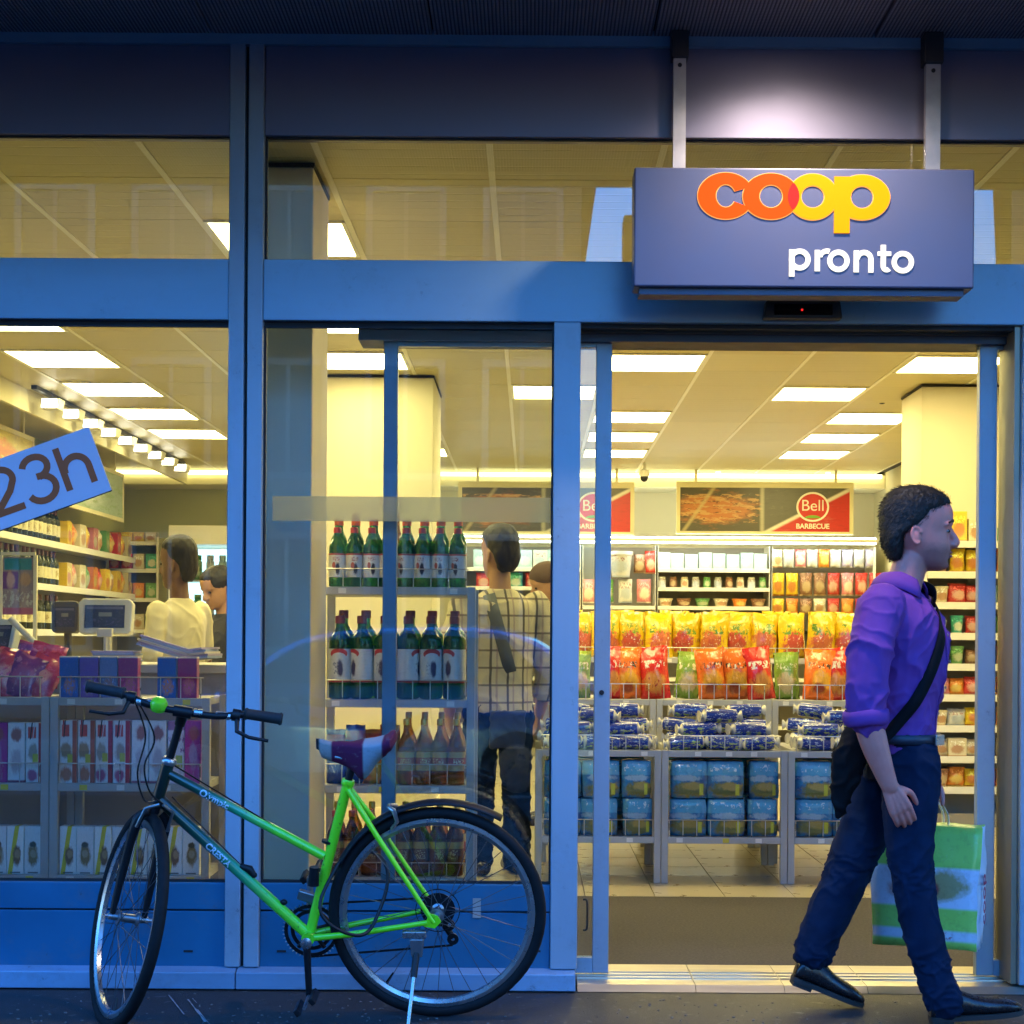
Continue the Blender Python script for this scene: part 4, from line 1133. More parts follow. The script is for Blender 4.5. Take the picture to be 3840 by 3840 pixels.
for b in range(3):
    x0 = xc[b] + 0.045
    for rw in range(2):
        item(packs[pk % 3], 'shrink_pack', f'added wide blue pack darkening the gap behind the {("lower", "upper")[rw]} row, {names[b]} rack bay', 'shrink pack', 'blue shrink-wrapped packs on the low racks', (x0 + 0.27, YC + 0.34, zt1 + rw * 0.19), (0, 0, 0.1), (2.75, 1, 1))  # stretched pack added behind each row so the back-lit gap reads dark
        for i in range(3):
            x = x0 + 0.095 + i * 0.188 if i < 2 else x0 + 0.472
            sc2 = None if i < 2 else (0.80, 1, 1)
            item(packs[pk % 3], 'shrink_pack', f'blue shrink-wrapped pack, {("lower", "upper")[rw]} row, {ORD[i]} from the left in {names[b]} rack bay', 'shrink pack', 'blue shrink-wrapped packs on the low racks', (x + jit(0.004), YC + 0.10 + jit(0.006), zt1 + rw * 0.19), (0, 0, jit(0.06)), sc2)
            pk += 1

# -- boxes in the left window racks
def bars_m(name, base, side, extra=()):
    return print_mat(name, base, [('rect', 0.74, 1.0, 0.0, 1.0, side)] + list(extra), 0.4, 0.15)
WH = (0.82, 0.78, 0.75); RD = (0.50, 0.03, 0.035)
kin_a = bars_m('striped_box_orange', WH, (0.50, 0.10, 0.05), [('slash', 0.22, 0.0, 0.05, RD), ('rect', 0.12, 0.56, 0.74, 0.93, (0.70, 0.10, 0.08)), ('slash', 0.02, 0.30, 0.035, (0.03, 0.02, 0.02)), ('rect', 0.0, 0.74, 0.0, 0.73, WH), ('ell', 0.38, 0.52, 0.34, 0.12, (0.42, 0.24, 0.12), 0.4), ('rect', 0.45, 0.75, 0.32, 0.46, (0.60, 0.52, 0.05)), ('ell', 0.4, 0.14, 0.34, 0.12, (0.55, 0.20, 0.10), 0.4)])
kin_b = bars_m('striped_box_red', WH, RD, [('rect', 0.12, 0.60, 0.74, 0.93, (0.70, 0.10, 0.08)), ('slash', -0.05, 0.42, 0.04, (0.03, 0.02, 0.02)), ('slash', 0.10, 0.42, 0.03, (0.7, 0.6, 0.6)), ('rect', 0.0, 0.72, 0.0, 0.72, WH), ('ell', 0.38, 0.50, 0.26, 0.14, (0.45, 0.34, 0.26), 0.4), ('rect', 0.40, 0.72, 0.34, 0.48, (0.60, 0.55, 0.06)), ('ell', 0.35, 0.12, 0.30, 0.10, (0.45, 0.10, 0.20), 0.4)])
white_b = print_mat('white_pink_box', (0.78, 0.78, 0.80), [('ell', 0.5, 0.80, 0.30, 0.12, (0.40, 0.16, 0.14), 0.4), ('ell', 0.5, 0.35, 0.3, 0.2, (0.55, 0.48, 0.52), 0.4), ('band', 'z', 0, 0.04, (0.35, 0.1, 0.15))], 0.4, 0.1)
mag_b = print_mat('magenta_box', (0.48, 0.04, 0.28), [('ell', 0.5, 0.8, 0.3, 0.12, (0.45, 0.10, 0.12), 0.4), ('ell', 0.45, 0.45, 0.25, 0.2, (0.42, 0.25, 0.45), 0.4), ('speck', 0.1, 0.9, 0.05, 0.4, 8, 0.54, (0.50, 0.20, 0.36))], 0.4, 0.1)
lilac_b = print_mat('lilac_box', (0.72, 0.66, 0.76), [('rect', 0.5, 0.9, 0.25, 0.45, (0.45, 0.48, 0.10)), ('band', 'z', 0.85, 1.0, (0.4, 0.15, 0.3)), ('speck', 0, 1, 0.5, 0.8, 8, 0.55, (0.35, 0.12, 0.3))], 0.4, 0.1)
corn_a = print_mat('white_box_yellow', (0.84, 0.83, 0.80), [('slash', 0.18, 0.42, 0.13, (0.72, 0.56, 0.02)), ('ell', 0.52, 0.38, 0.24, 0.20, (0.20, 0.10, 0.04), 0.4), ('ell', 0.55, 0.42, 0.16, 0.09, (0.42, 0.26, 0.12), 0.3), ('rect', 0.2, 0.8, 0.02, 0.045, (0.05, 0.05, 0.05))], 0.4, 0.1)
corn_b = print_mat('white_box_brown', (0.82, 0.81, 0.80), [('ell', 0.5, 0.40, 0.30, 0.22, (0.30, 0.19, 0.07), 0.4), ('ell', 0.5, 0.62, 0.20, 0.06, (0.10, 0.08, 0.05), 0.3), ('ell', 0.5, 0.43, 0.18, 0.08, (0.48, 0.36, 0.22), 0.3), ('rect', 0.2, 0.8, 0.02, 0.045, (0.05, 0.05, 0.05))], 0.4, 0.1)
def book_m(name, col, pic): return print_mat(name, col, [('ell', 0.55, 0.28, 0.28, 0.20, pic, 0.5), ('speck', 0.1, 0.9, 0.1, 0.5, 12, 0.56, tuple(min(1, c * 2.2) for c in col)), ('band', 'z', 0.965, 1, (0.55, 0.55, 0.6))], 0.35, 0.15)
bk = [book_m('box_blue', (0.015, 0.12, 0.50), (0.55, 0.25, 0.25)), book_m('box_purple', (0.16, 0.08, 0.44), (0.26, 0.20, 0.32)), book_m('box_slate', (0.13, 0.22, 0.52), (0.32, 0.24, 0.36)), book_m('box_maroon', (0.32, 0.03, 0.20), (0.55, 0.15, 0.22))]
def wx(crop): return at(crop * 0.642, 2700, YR).x
def boxes(rows, z, h, d, y, group, cat='box'):
    cc = {}
    rows = sorted(rows, key=lambda r: r[0])
    for (xa_, xb_, m_, desc) in rows:
        me = box_mesh('carton', abs(xb_ - xa_) - 0.003, d, h, m_)
        cc[desc] = cc.get(desc, 0) + 1
        nt_ = sum(1 for r in rows if r[3] == desc)
        lab = desc if nt_ == 1 else f'{desc}, {ORD[cc[desc]-1]} from the left'
        item(me, 'carton', lab, cat, group, ((xa_ + xb_) / 2, y + d / 2 + jit(0.004), z), (0, 0, jit(0.03)))
xl = xr1 + 0.036
cw = lambda i, w=0.0735: (xl + i * w, xl + (i + 1) * w)
boxes([(*cw(0), kin_a, 'white and orange striped carton on the middle shelf behind the bicycle'), (*cw(1), kin_a, 'white and orange striped carton on the middle shelf behind the bicycle'), (*cw(2), kin_b, 'white and red striped carton on the middle shelf behind the bicycle'), (*cw(3), kin_b, 'white and red striped carton on the middle shelf behind the bicycle'),
       (xl + 0.298, xl + 0.372, white_b, 'pale carton with brown spot on the middle shelf behind the stem'), (xl + 0.373, xl + 0.447, white_b, 'pale carton with brown spot on the middle shelf behind the stem'), (xl + 0.449, xl + 0.52, lilac_b, 'lilac carton on the middle shelf near the mullion'), (xl + 0.521, xl + 0.592, mag_b, 'magenta carton on the middle shelf near the mullion')], z3_, 0.262, 0.05, YR + 0.025, 'cartons on the middle shelf')
boxes([(*cw(i), (corn_a, corn_b)[i % 2], ('white carton with yellow stroke on the bottom shelf behind the fork', 'white carton with brown picture on the bottom shelf behind the fork')[i % 2]) for i in range(8)], z4_, 0.20, 0.06, YR + 0.025, 'cartons on the bottom shelf')
boxes([(xl - 0.005, xl + 0.078, bk[0], 'deep blue box on the top tray above the handlebar'), (xl + 0.079, xl + 0.160, bk[1], 'purple box on the top tray beside the deep blue one'), (xl + 0.161, xl + 0.238, bk[2], 'slate blue box in the middle of the top tray'), (xl + 0.239, xl + 0.325, bk[3], 'maroon box on the top tray left of the bicycle bell'),
       (xl + 0.405, xl + 0.487, bk[0], 'navy box on the top tray nearest the cashier'), (xl + 0.489, xl + 0.572, bk[3], 'maroon box on the top tray closest to the mullion')], z2_, 0.172, 0.05, YR + 0.025, 'boxes on the top tray')
xll = xr0 + 0.036
boxes([(xr1 - 0.036 - 0.0735 * (i + 1), xr1 - 0.036 - 0.0735 * i, (kin_b, white_b, mag_b, kin_a)[i % 4], ('white and red striped carton on the leftmost middle shelf', 'pale carton on the leftmost middle shelf', 'dark magenta carton on the leftmost middle shelf', 'white and orange striped carton on the leftmost middle shelf')[i % 4]) for i in range(8)], z3_, 0.25, 0.05, YR + 0.03, 'cartons on the leftmost middle shelf')
boxes([(xr1 - 0.036 - 0.0735 * (i + 1), xr1 - 0.036 - 0.0735 * i, (corn_b, corn_a)[i % 2], ('white carton with brown picture on the leftmost bottom shelf', 'white carton with yellow stroke on the leftmost bottom shelf')[i % 2]) for i in range(8)], z4_, 0.20, 0.06, YR + 0.025, 'cartons on the leftmost bottom shelf')
pinkbag = [print_mat('pink_bag_print', (0.42, 0.02, 0.10), [('ell', 0.4, 0.5, 0.3, 0.2, (0.6, 0.25, 0.25), 0.5), ('speck', 0, 1, 0.1, 0.9, 8, 0.55, (0.55, 0.08, 0.2))], 0.3, 0.3), print_mat('violet_bag_print', (0.20, 0.02, 0.22), [('ell', 0.6, 0.5, 0.3, 0.25, (0.45, 0.08, 0.25), 0.5), ('speck', 0, 1, 0.1, 0.9, 8, 0.56, (0.5, 0.2, 0.4))], 0.3, 0.3)]
for i in range(10):
    me = bag_mesh('candy_bag', 0.15, 0.045, 0.19, pinkbag[i % 2], 60 + i)
    item(me, 'candy_bag', f'{("pink", "violet")[i % 2]} candy bag leaning in the leftmost top tray, {ORD[i // 2]} of its colour', 'candy bag', 'candy bags in the leftmost top tray', (xr1 - 0.10 - (i % 4) * 0.07, YR + 0.06 + 0.06 * (i // 4), z2_ + 0.002 + 0.022 * (i // 4)), (-0.35 + jit(0.1), 0.30 + jit(0.2), jit(0.3)))
# ------------------------------------------------------------------ entrance mat, hung banners, cameras, track
mat_m = mat('mat_coir', (0.058, 0.049, 0.042), 0.95, 0, 0.45, 90, 0.9, 260)
em = thing('entrance_mat', 'brown coir entrance mat just inside the doorway', 'mat', (1.9, 1.12, 0.0))
bx('pile', (-2.45, -0.80, 0.001), (1.8, 0.80, 0.012), mat_m, em)
bx('edge_strip', (-2.47, 0.80, 0.001), (1.82, 0.815, 0.010), thresh_m, em)
bx('edge_strip', (-2.47, -0.815, 0.001), (1.82, -0.80, 0.010), thresh_m, em)

def text_mesh(body, size, m, extrude=0.002, bold=0.0):
    c = bpy.data.curves.new('text', 'FONT')
    c.body = body; c.size = size; c.extrude = extrude; c.offset = bold
    c.align_x = 'CENTER'; c.align_y = 'CENTER'
    o = bpy.data.objects.new('text', c); COL.objects.link(o)
    dg = bpy.context.evaluated_depsgraph_get()
    me = bpy.data.meshes.new_from_object(o.evaluated_get(dg))
    bpy.data.objects.remove(o); bpy.data.curves.remove(c)
    me.name = 'lettering'
    me.materials.clear(); me.materials.append(m)
    return me

ban_m = print_mat('banner_print', (0.10, 0.09, 0.06), [('ell', 0.24, 0.50, 0.23, 0.33, (0.55, 0.20, 0.06), 0.55), ('speck', 0.0, 0.48, 0.2, 0.85, 13, 0.52, (0.62, 0.36, 0.14)), ('speck', 0.02, 0.46, 0.15, 0.8, 17, 0.58, (0.16, 0.05, 0.02)), ('slash', 0.02, 0.18, 0.008, (0.6, 0.5, 0.25)),
                                                ('rect', 0.485, 1.0, 0, 1, (0.13, 0.13, 0.11)), ('side', 0.50, 0.50, (0.62, 0.03, 0.03)), ('slash', 0.515, 0.50, 0.022, (0.85, 0.82, 0.72)), ('rect', 0.478, 0.490, 0, 1, (0.8, 0.76, 0.6)), ('rect', 0, 0.478, 0.0, 0.0, (0, 0, 0))], 0.35)
ban_frame = mat('banner_frame_cream', (0.78, 0.72, 0.48), 0.4)
white_t = mat('banner_white', (0.85, 0.82, 0.76), 0.5)
red_t = mat('banner_red', (0.60, 0.03, 0.03), 0.5)
grn_t = mat('banner_green', (0.18, 0.42, 0.04), 0.5)
YB = 10.8
def banner(label, pxa, pxb):
    p0, p1 = at(pxa, 1902, YB), at(pxb, 1902, YB)
    zt, zb = at((pxa + pxb) / 2, 1808, YB).z, at((pxa + pxb) / 2, 2004, YB).z
    w, h = (p1.x - p0.x) / 2, (zt - zb) / 2
    t = thing('hanging_banner', label, 'banner', ((p0.x + p1.x) / 2, YB, (zt + zb) / 2), 0, 'barbecue banners hung from the ceiling')
    bx('sheet', (-w + 0.04, -0.004, -h + 0.03), (w - 0.04, 0.004, h - 0.06), ban_m, t)
    for lo, hi in (((-w, -0.015, h - 0.06), (w, 0.015, h)), ((-w, -0.015, -h), (w, 0.015, -h + 0.03)), ((-w, -0.015, -h + 0.03), (-w + 0.04, 0.015, h - 0.06)), ((w - 0.04, -0.015, -h + 0.03), (w, 0.015, h - 0.06))):
        bx('frame_bar', lo, hi, ban_frame, t, bevel=0.003)
    for x in (-0.78 * w, 0.80 * w):
        bx('hanger', (x - 0.012, -0.004, h + 0.001), (x + 0.012, 0.004, CEIL - (zt + zb) / 2 - 0.002), ban_frame, t)
    cx, cz = 0.54 * w, 0.06 * h
    MB().ring((cx, cz), (0.17, 0.155), (0.15, 0.135), -0.010, -0.0045, seg=36).build('logo_ring', white_t, t)
    MB().prism(arc(cx, cz, 0.150, 0.135, 0, 348, 29), -0.0085, -0.0045).build('logo_disc', red_t, t)
    MB().prism(arc(cx, cz - 0.118, 0.085, 0.032, 0, 180, 14), -0.0105, -0.009).build('logo_patch', grn_t, t)
    place(MATSHARE['bell'], 'lettering', t, (cx, -0.0105, cz + 0.01), (PI / 2, 0, 0))
    place(MATSHARE['bbq'], 'lettering', t, (cx, -0.0085, -h + 0.085), (PI / 2, 0, 0))
    return t
MATSHARE = {'bell': text_mesh('Bell', 0.165, white_t, 0.001, 0.0), 'bbq': text_mesh('BARBECUE', 0.072, white_t, 0.001, 0.002)}
banner('barbecue banner with red logo corner hung over the doorway shelves', 2536, 3200)
banner('barbecue banner partly behind the door post, left of the other', 1718, 2378)

def cctv(label, px, py, Y):
    p = at(px, py, Y)
    t = thing('security_camera', label, 'camera', (p.x, Y, p.z))
    MB().tube([(0, 0, CEIL - p.z - 0.002), (0, 0, 0.05)], 0.014, 10).build('stem', lampbody_m, t, smooth=60)
    MB().lathe([(0.04, 0.0), (0.055, 0.02), (0.05, 0.06), (0.02, 0.075)], 18).build('housing', lampbody_m, t, smooth=50)
    MB().ell((0, 0, -0.002), (0.042, 0.042, 0.05)).build('dome', black_m, t, smooth=180)
    return t
cctv('dark dome camera on a white stem near the cream pillar', 3308, 1490, 6.2)
cctv('small dome camera hanging between the two barbecue banners', 2416, 1788, 10.2)

# track of spot lamps along the left wall
track = thing('lamp_track', 'ceiling track with a row of white spot heads above the wine shelf', 'lamp track', (-3.52, 8.0, CEIL - 0.03))
bx('rail', (-0.02, -2.4, 0.0), (0.02, 2.4, 0.028), black_m, track)
bx('bulkhead', (-0.14, -2.9, -0.13), (-0.11, 3.1, 0.028), wall_m, track)
spot_e = emit_mat('spot_head_glow', (1.0, 0.93, 0.72), LAMP * 6)
hm = MB().prism([(-0.07, -0.035), (0.055, -0.035), (0.07, 0.035), (-0.045, 0.035)], -0.07, 0.07).mesh('spot_head', lampbody_m)
fm = MB().box((-0.10, -0.10, -0.005), (0.09, 0.10, 0.0)).mesh('spot_glow', spot_e)
fm2 = MB().prism([(0.092, -0.05), (0.098, -0.05), (0.116, 0.05), (0.112, 0.05)], -0.095, 0.095).mesh('spot_face', spot_e)
fm3 = MB().box((-0.055, -0.076, -0.03), (0.05, -0.071, 0.03)).mesh('spot_end', spot_e)
for i in range(9):
    h_ = place(hm, 'spot_head', track, (0.04, -2.1 + i * 0.53, -0.065))
    place(fm3, 'spot_end', h_)

# banners along the left wall
lban = [print_mat('wall_banner_fruit', (0.62, 0.50, 0.10), [('ell', 0.5, 0.5, 0.3, 0.3, (0.7, 0.2, 0.05), 0.5), ('speck', 0, 1, 0, 1, 7, 0.55, (0.75, 0.6, 0.1))], 0.4), print_mat('wall_banner_mint', (0.42, 0.55, 0.46), [('ell', 0.35, 0.45, 0.3, 0.35, (0.62, 0.70, 0.66), 0.5), ('speck', 0, 1, 0, 1, 6, 0.55, (0.36, 0.50, 0.30))], 0.4)]
for lab, ya, yb, m_ in (('yellow fruit banner hung along the left wall above the sticker', 5.55, 7.1, lban[0]), ('pale mint banner hung along the left wall below the spot lamps', 7.95, 9.88, lban[1])):
    t = thing('wall_banner', lab, 'banner', (-4.0, (ya + yb) / 2, 2.58))
    h_ = (yb - ya) / 2
    o = bx('sheet', (-h_ + 0.03, -0.004, -0.20), (h_ - 0.03, 0.004, 0.20), m_, t)
    o.rotation_euler = (0, 0, PI / 2)
    for lo, hi in (((-0.012, -h_, 0.20), (0.012, h_, 0.235)), ((-0.012, -h_, -0.235), (0.012, h_, -0.20)), ((-0.012, -h_, -0.2), (0.012, -h_ + 0.03, 0.2)), ((-0.012, h_ - 0.03, -0.2), (0.012, h_, 0.2))):
        bx('frame_bar', lo, hi, ban_frame, t)
    for y in (-0.7 * h_, 0.7 * h_):
        bx('hanger', (-0.004, y - 0.01, 0.236), (0.004, y + 0.01, 0.415), ban_frame, t)

# ------------------------------------------------------------------ shelving with goods
def shelf_unit(label, w, d, zs, top, loc, rotz=0.0, edge=0.035, base=0.09, back=True, name='shop_shelf'):
    """faces local -y, front edge at y = 0"""
    t = thing(name, label, 'shelf', loc, rotz)
    for s in (-1, 1):
        bx('upright', (s * w - 0.012, 0.01, 0), (s * w + 0.012, d, top), shelfwhite_m, t)
    if back: bx('back_panel', (-w + 0.012, d - 0.02, 0), (w - 0.012, d, top), shelfback_m, t)
    for z in zs:
        sh_ = bx('shelf', (-w + 0.0125, 0.004, z - 0.022), (w - 0.0125, d - 0.021, z), shelfwhite_m, t)
        bx('price_rail', (-w + 0.0125, 0.0, z - edge), (w - 0.0125, 0.0035, z + 0.004), shelfwhite_m, sh_)
    bx('plinth', (-w + 0.0125, 0.05, 0.0), (w - 0.0125, 0.06, base), shelfback_m, t)
    return t
def generic(col, c2, c3=None):
    key = f'pack_{len(MATS)}'
    return print_mat(key, col, [('ell', 0.5, 0.4, 0.34, 0.24, c2, 0.4), ('speck', 0.1, 0.9, 0.6, 0.85, 10, 0.52, c3 or tuple(min(1, x * 2 + 0.1) for x in col)), ('band', 'z', 0.0, 0.06, c2)], 0.35, 0.2)
G = {
 'white': generic((0.60, 0.60, 0.57), (0.45, 0.50, 0.55), (0.35, 0.2, 0.2)), 'pale blue': generic((0.40, 0.54, 0.56), (0.60, 0.74, 0.72), (0.25, 0.4, 0.5)),
 'cream': generic((0.70, 0.62, 0.42), (0.50, 0.28, 0.14)), 'brown': generic((0.22, 0.10, 0.05), (0.50, 0.36, 0.20)), 'red': generic((0.52, 0.03, 0.025), (0.70, 0.40, 0.30)),
 'orange': generic((0.70, 0.20, 0.02), (0.72, 0.50, 0.12)), 'yellow': generic((0.74, 0.50, 0.02), (0.60, 0.22, 0.04)), 'green': generic((0.10, 0.28, 0.08), (0.45, 0.50, 0.30)),
 'teal': generic((0.03, 0.30, 0.20), (0.55, 0.60, 0.45)), 'pink': generic((0.62, 0.20, 0.22), (0.70, 0.60, 0.50)), 'lilac': generic((0.42, 0.38, 0.58), (0.66, 0.64, 0.62)), 'dark': generic((0.05, 0.045, 0.05), (0.35, 0.30, 0.16)),
}
POOL = {}
def pool_mesh(kind, colr, w, d, h):
    key = (kind, colr, round(w, 3), round(d, 3), round(h, 3))
    if key not in POOL:
        if kind == 'box': POOL[key] = box_mesh('carton', w, d, h, G[colr])
        elif kind == 'bag': POOL[key] = bag_mesh('food_bag', w, d, h, G[colr], len(POOL), 7, 8)
        elif kind == 'jar': POOL[key] = MB().lathe([(w * 0.42, 0), (w * 0.48, h * 0.04), (w * 0.48, h * 0.72), (w * 0.36, h * 0.80), (w * 0.40, h * 0.82), (w * 0.40, h), (w * 0.3, h)], 14).mesh('jar', G[colr], 40)
        elif kind == 'tub': POOL[key] = MB().lathe([(w * 0.36, 0), (w * 0.46, h * 0.85), (w * 0.5, h * 0.86), (w * 0.5, h), (w * 0.3, h * 1.01)], 16).mesh('tub', G[colr], 40)
    return POOL[key]
NAMES = {'box': 'carton', 'bag': 'food_bag', 'jar': 'jar', 'tub': 'tub'}
COUNT = {}
def goods(kind, colr, size, loc, where, rotz=0.0):
    nm = NAMES[kind]
    key = (kind, colr, where)
    COUNT.setdefault(key, []).append(item(pool_mesh(kind, colr, *size), nm, '', nm.replace('_', ' '), f'goods {where}', loc, (0, 0, rotz + jit(0.08))))

# back wall gondola
YG = 10.95
pm = FPX / (YG + DIST)
def gx(px): return at(px, 2200, YG).x
tops = at(2700, 2046, YG).z
zsh = [at(2700, y, YG).z for y in (2134, 2205, 2275)]
zlow = [zsh[2] - 0.25 * k for k in (1, 2, 3, 4, 5)]
shelf_unit('white wall shelf bay behind the plaid shirt customer', (gx(2180) - gx(1700)) / 2, 0.45, zsh + zlow, tops, ((gx(1700) + gx(2180)) / 2, YG, 0))
shelf_unit('white wall shelf bay with hooks beside the door post', (gx(2462) - gx(2182)) / 2, 0.45, [zsh[2]] + zlow, tops, ((gx(2182) + gx(2462)) / 2, YG, 0))
shelf_unit('white wall shelf bay with pale cartons below the banner', (gx(2890) - gx(2464)) / 2, 0.45, zsh + zlow, tops, ((gx(2464) + gx(2890)) / 2, YG, 0))
shelf_unit('white wall shelf bay with hanging packs left of the man', (gx(3280) - gx(2892)) / 2, 0.45, [zlow[0]] + zlow, tops, ((gx(2892) + gx(3280)) / 2, YG, 0))
# illuminated shelf canopy strip
strip_t = thing('shelf_light', 'long white light strip along the top of the wall shelves', 'lamp', ((gx(1700) + gx(3280)) / 2, YG - 0.12, tops + 0.03))
hw = (gx(3280) - gx(1700)) / 2
bx('housing', (-hw, -0.05, 0.0), (hw, 0.05, 0.035), shelfwhite_m, strip_t)
bx('tube', (-hw + 0.02, -0.02, -0.016), (hw - 0.02, 0.03, -0.001), emit_mat('cool_tube', (0.9, 1.0, 0.85), LAMP * 9), strip_t)
bx('tube', (-hw + 0.02, -0.02, 0.036), (hw - 0.02, 0.03, 0.05), MATS['cool_tube'], strip_t)
bx('bracket', (-hw, 0.05, 0.0), (-hw + 0.03, 0.20, 0.02), shelfwhite_m, strip_t); bx('bracket', (hw - 0.03, 0.05, 0.0), (hw, 0.20, 0.02), shelfwhite_m, strip_t)
for i in range(8): goods('box', 'pale blue', (0.135, 0.1, 0.175 - 0.01 * (i % 3)), (gx(2490 + i * 52), YG + 0.08, zsh[0]), 'on the upper shelf below the banner')
for i in range(10): goods('jar', ('white', 'brown', 'cream', 'white', 'green')[i % 5], (0.085, 0.085, 0.115), (gx(2485 + i * 42), YG + 0.07, zsh[1]), 'on the second shelf below the banner')
for i in range(6): goods('tub', ('cream', 'brown', 'green', 'cream', 'orange', 'brown')[i], (0.16, 0.16, 0.085), (gx(2498 + i * 70), YG + 0.10, zsh[2]), 'on the third shelf below the banner')
for i in range(7): goods('box', ('brown', 'cream', 'red')[i % 3], (0.14, 0.1, 0.14), (gx(2490 + i * 58), YG + 0.08, zlow[0]), 'on the fourth shelf below the banner')
for i in range(7): goods('box', ('pale blue', 'white', 'pale blue')[i % 3], (0.15, 0.1, 0.19), (gx(1800 + i * 56), YG + 0.08, zsh[0]), 'on the shelf behind the plaid customer')
for i in range(6): goods('bag', ('red', 'white', 'teal')[i % 3], (0.15, 0.06, 0.17), (gx(1810 + i * 62), YG + 0.08, zsh[1] - 0.02), 'on the lower shelf behind the plaid customer')
# hooks with hanging packs
def hung(kind, colr, w, h, px, py, where, d=0.05):
    z = at(px, py, YG).z
    goods(kind, colr, (w, d, h), (gx(px), YG + 0.03, z - h), where)
    bx('hook', (-0.004, 0.02, -0.004), (0.004, 0.40, 0.004), wire_m, COUNT[(kind, colr, where)][-1]).location = (0, 0, h - 0.008)
W2 = 'hanging beside the door post'
hung('tub', 'white', 0.26, 0.27, 2328, 2068, W2, 0.26); hung('bag', 'brown', 0.13, 0.20, 2400, 2078, W2); hung('bag', 'red', 0.13, 0.24, 2440, 2066, W2)
for i, c in enumerate(('pink', 'green', 'white', 'pink')): hung('bag', c, 0.15, 0.25, 2205 + i * 70, 2172, W2)
W3 = 'hung on the wall left of the man'
for i in range(9): hung('bag', ('cream', 'white', 'pink', 'white', 'orange', 'white', 'lilac', 'white', 'lilac')[i], 0.115, 0.19, 2915 + i * 44, 2060, W3 + ', top row')
for i in range(8): hung('bag', ('yellow', 'yellow', 'brown', 'brown', 'red', 'pink', 'red', 'red')[i], 0.13, 0.24, 2920 + i * 52, 2148, W3 + ', middle row')
for i in range(8): hung('bag', ('yellow', 'orange', 'brown', 'cream', 'red', 'orange', 'red', 'orange')[i], 0.13, 0.17, 2920 + i * 52, 2244, W3 + ', bottom row')

# right-hand shelf
YQ = 4.85
pq = FPX / (YQ + DIST)
zq = [at(3700, 2030 + i * 115.5, YQ).z for i in range(9)]
xq0, xq1 = at(3470, 2500, YQ).x, at(4010, 2500, YQ).x
shelf_unit('tall cream shelf of packs seen past the man and the right door stile', (xq1 - xq0) / 2, 0.42, zq, zq[0] + 0.02, ((xq0 + xq1) / 2, YQ, 0), edge=0.042)
plan = [
 [('box', 'yellow', .10, .19), ('box', 'yellow', .11, .20), ('box', 'cream', .09, .15), ('tub', 'brown', .09, .17), ('box', 'teal', .08, .10), ('box', 'green', .09, .12)],
 [('jar', 'brown', .07, .14), ('bag', 'yellow', .10, .16), ('bag', 'yellow', .10, .15), ('bag', 'red', .11, .15), ('bag', 'orange', .10, .16), ('bag', 'red', .1, .14)],
 [('tub', 'cream', .10, .11), ('bag', 'red', .13, .13), ('bag', 'red', .10, .12), ('bag', 'pale blue', .12, .12), ('tub', 'green', .1, .1), ('tub', 'white', .1, .1)],
 [('tub', 'white', .08, .09), ('tub', 'teal', .09, .12), ('bag', 'red', .10, .12), ('tub', 'green', .1, .11), ('bag', 'green', .11, .12), ('bag', 'brown', .1, .1)],
 [('tub', 'brown', .1, .1), ('tub', 'green', .1, .12), ('bag', 'brown', .1, .1), ('bag', 'green', .1, .12), ('bag', 'pink', .1, .12), ('bag', 'red', .1, .1)],
 [('bag', 'pink', .12, .11), ('bag', 'orange', .1, .11), ('bag', 'red', .12, .12), ('bag', 'yellow', .11, .12), ('bag', 'red', .1, .12), ('bag', 'pink', .1, .1)],
 [('tub', 'cream', .1, .1), ('bag', 'white', .12, .11), ('bag', 'yellow', .1, .12), ('bag', 'cream', .1, .12), ('bag', 'orange', .1, .12), ('bag', 'white', .1, .1)],
 [('bag', 'cream', .13, .11), ('box', 'cream', .12, .12), ('bag', 'cream', .11, .11), ('bag', 'white', .1, .12), ('box', 'cream', .1, .12), ('bag', 'cream', .1, .1)],
 [('tub', 'brown', .12, .12), ('bag', 'orange', .12, .13), ('bag', 'yellow', .1, .12), ('bag', 'red', .11, .12), ('bag', 'orange', .1, .12), ('bag', 'red', .1, .1)],
]
for r, row in enumerate(plan):
    for i, (kd, c, w, h) in enumerate(row):
        goods(kd, c, (w, min(w, .1) if kd != 'bag' else .06, h), (at(3540 + i * 60, 2500, YQ).x, YQ + 0.09, zq[r]), f'on tier {ORD[r]} of the right shelf')

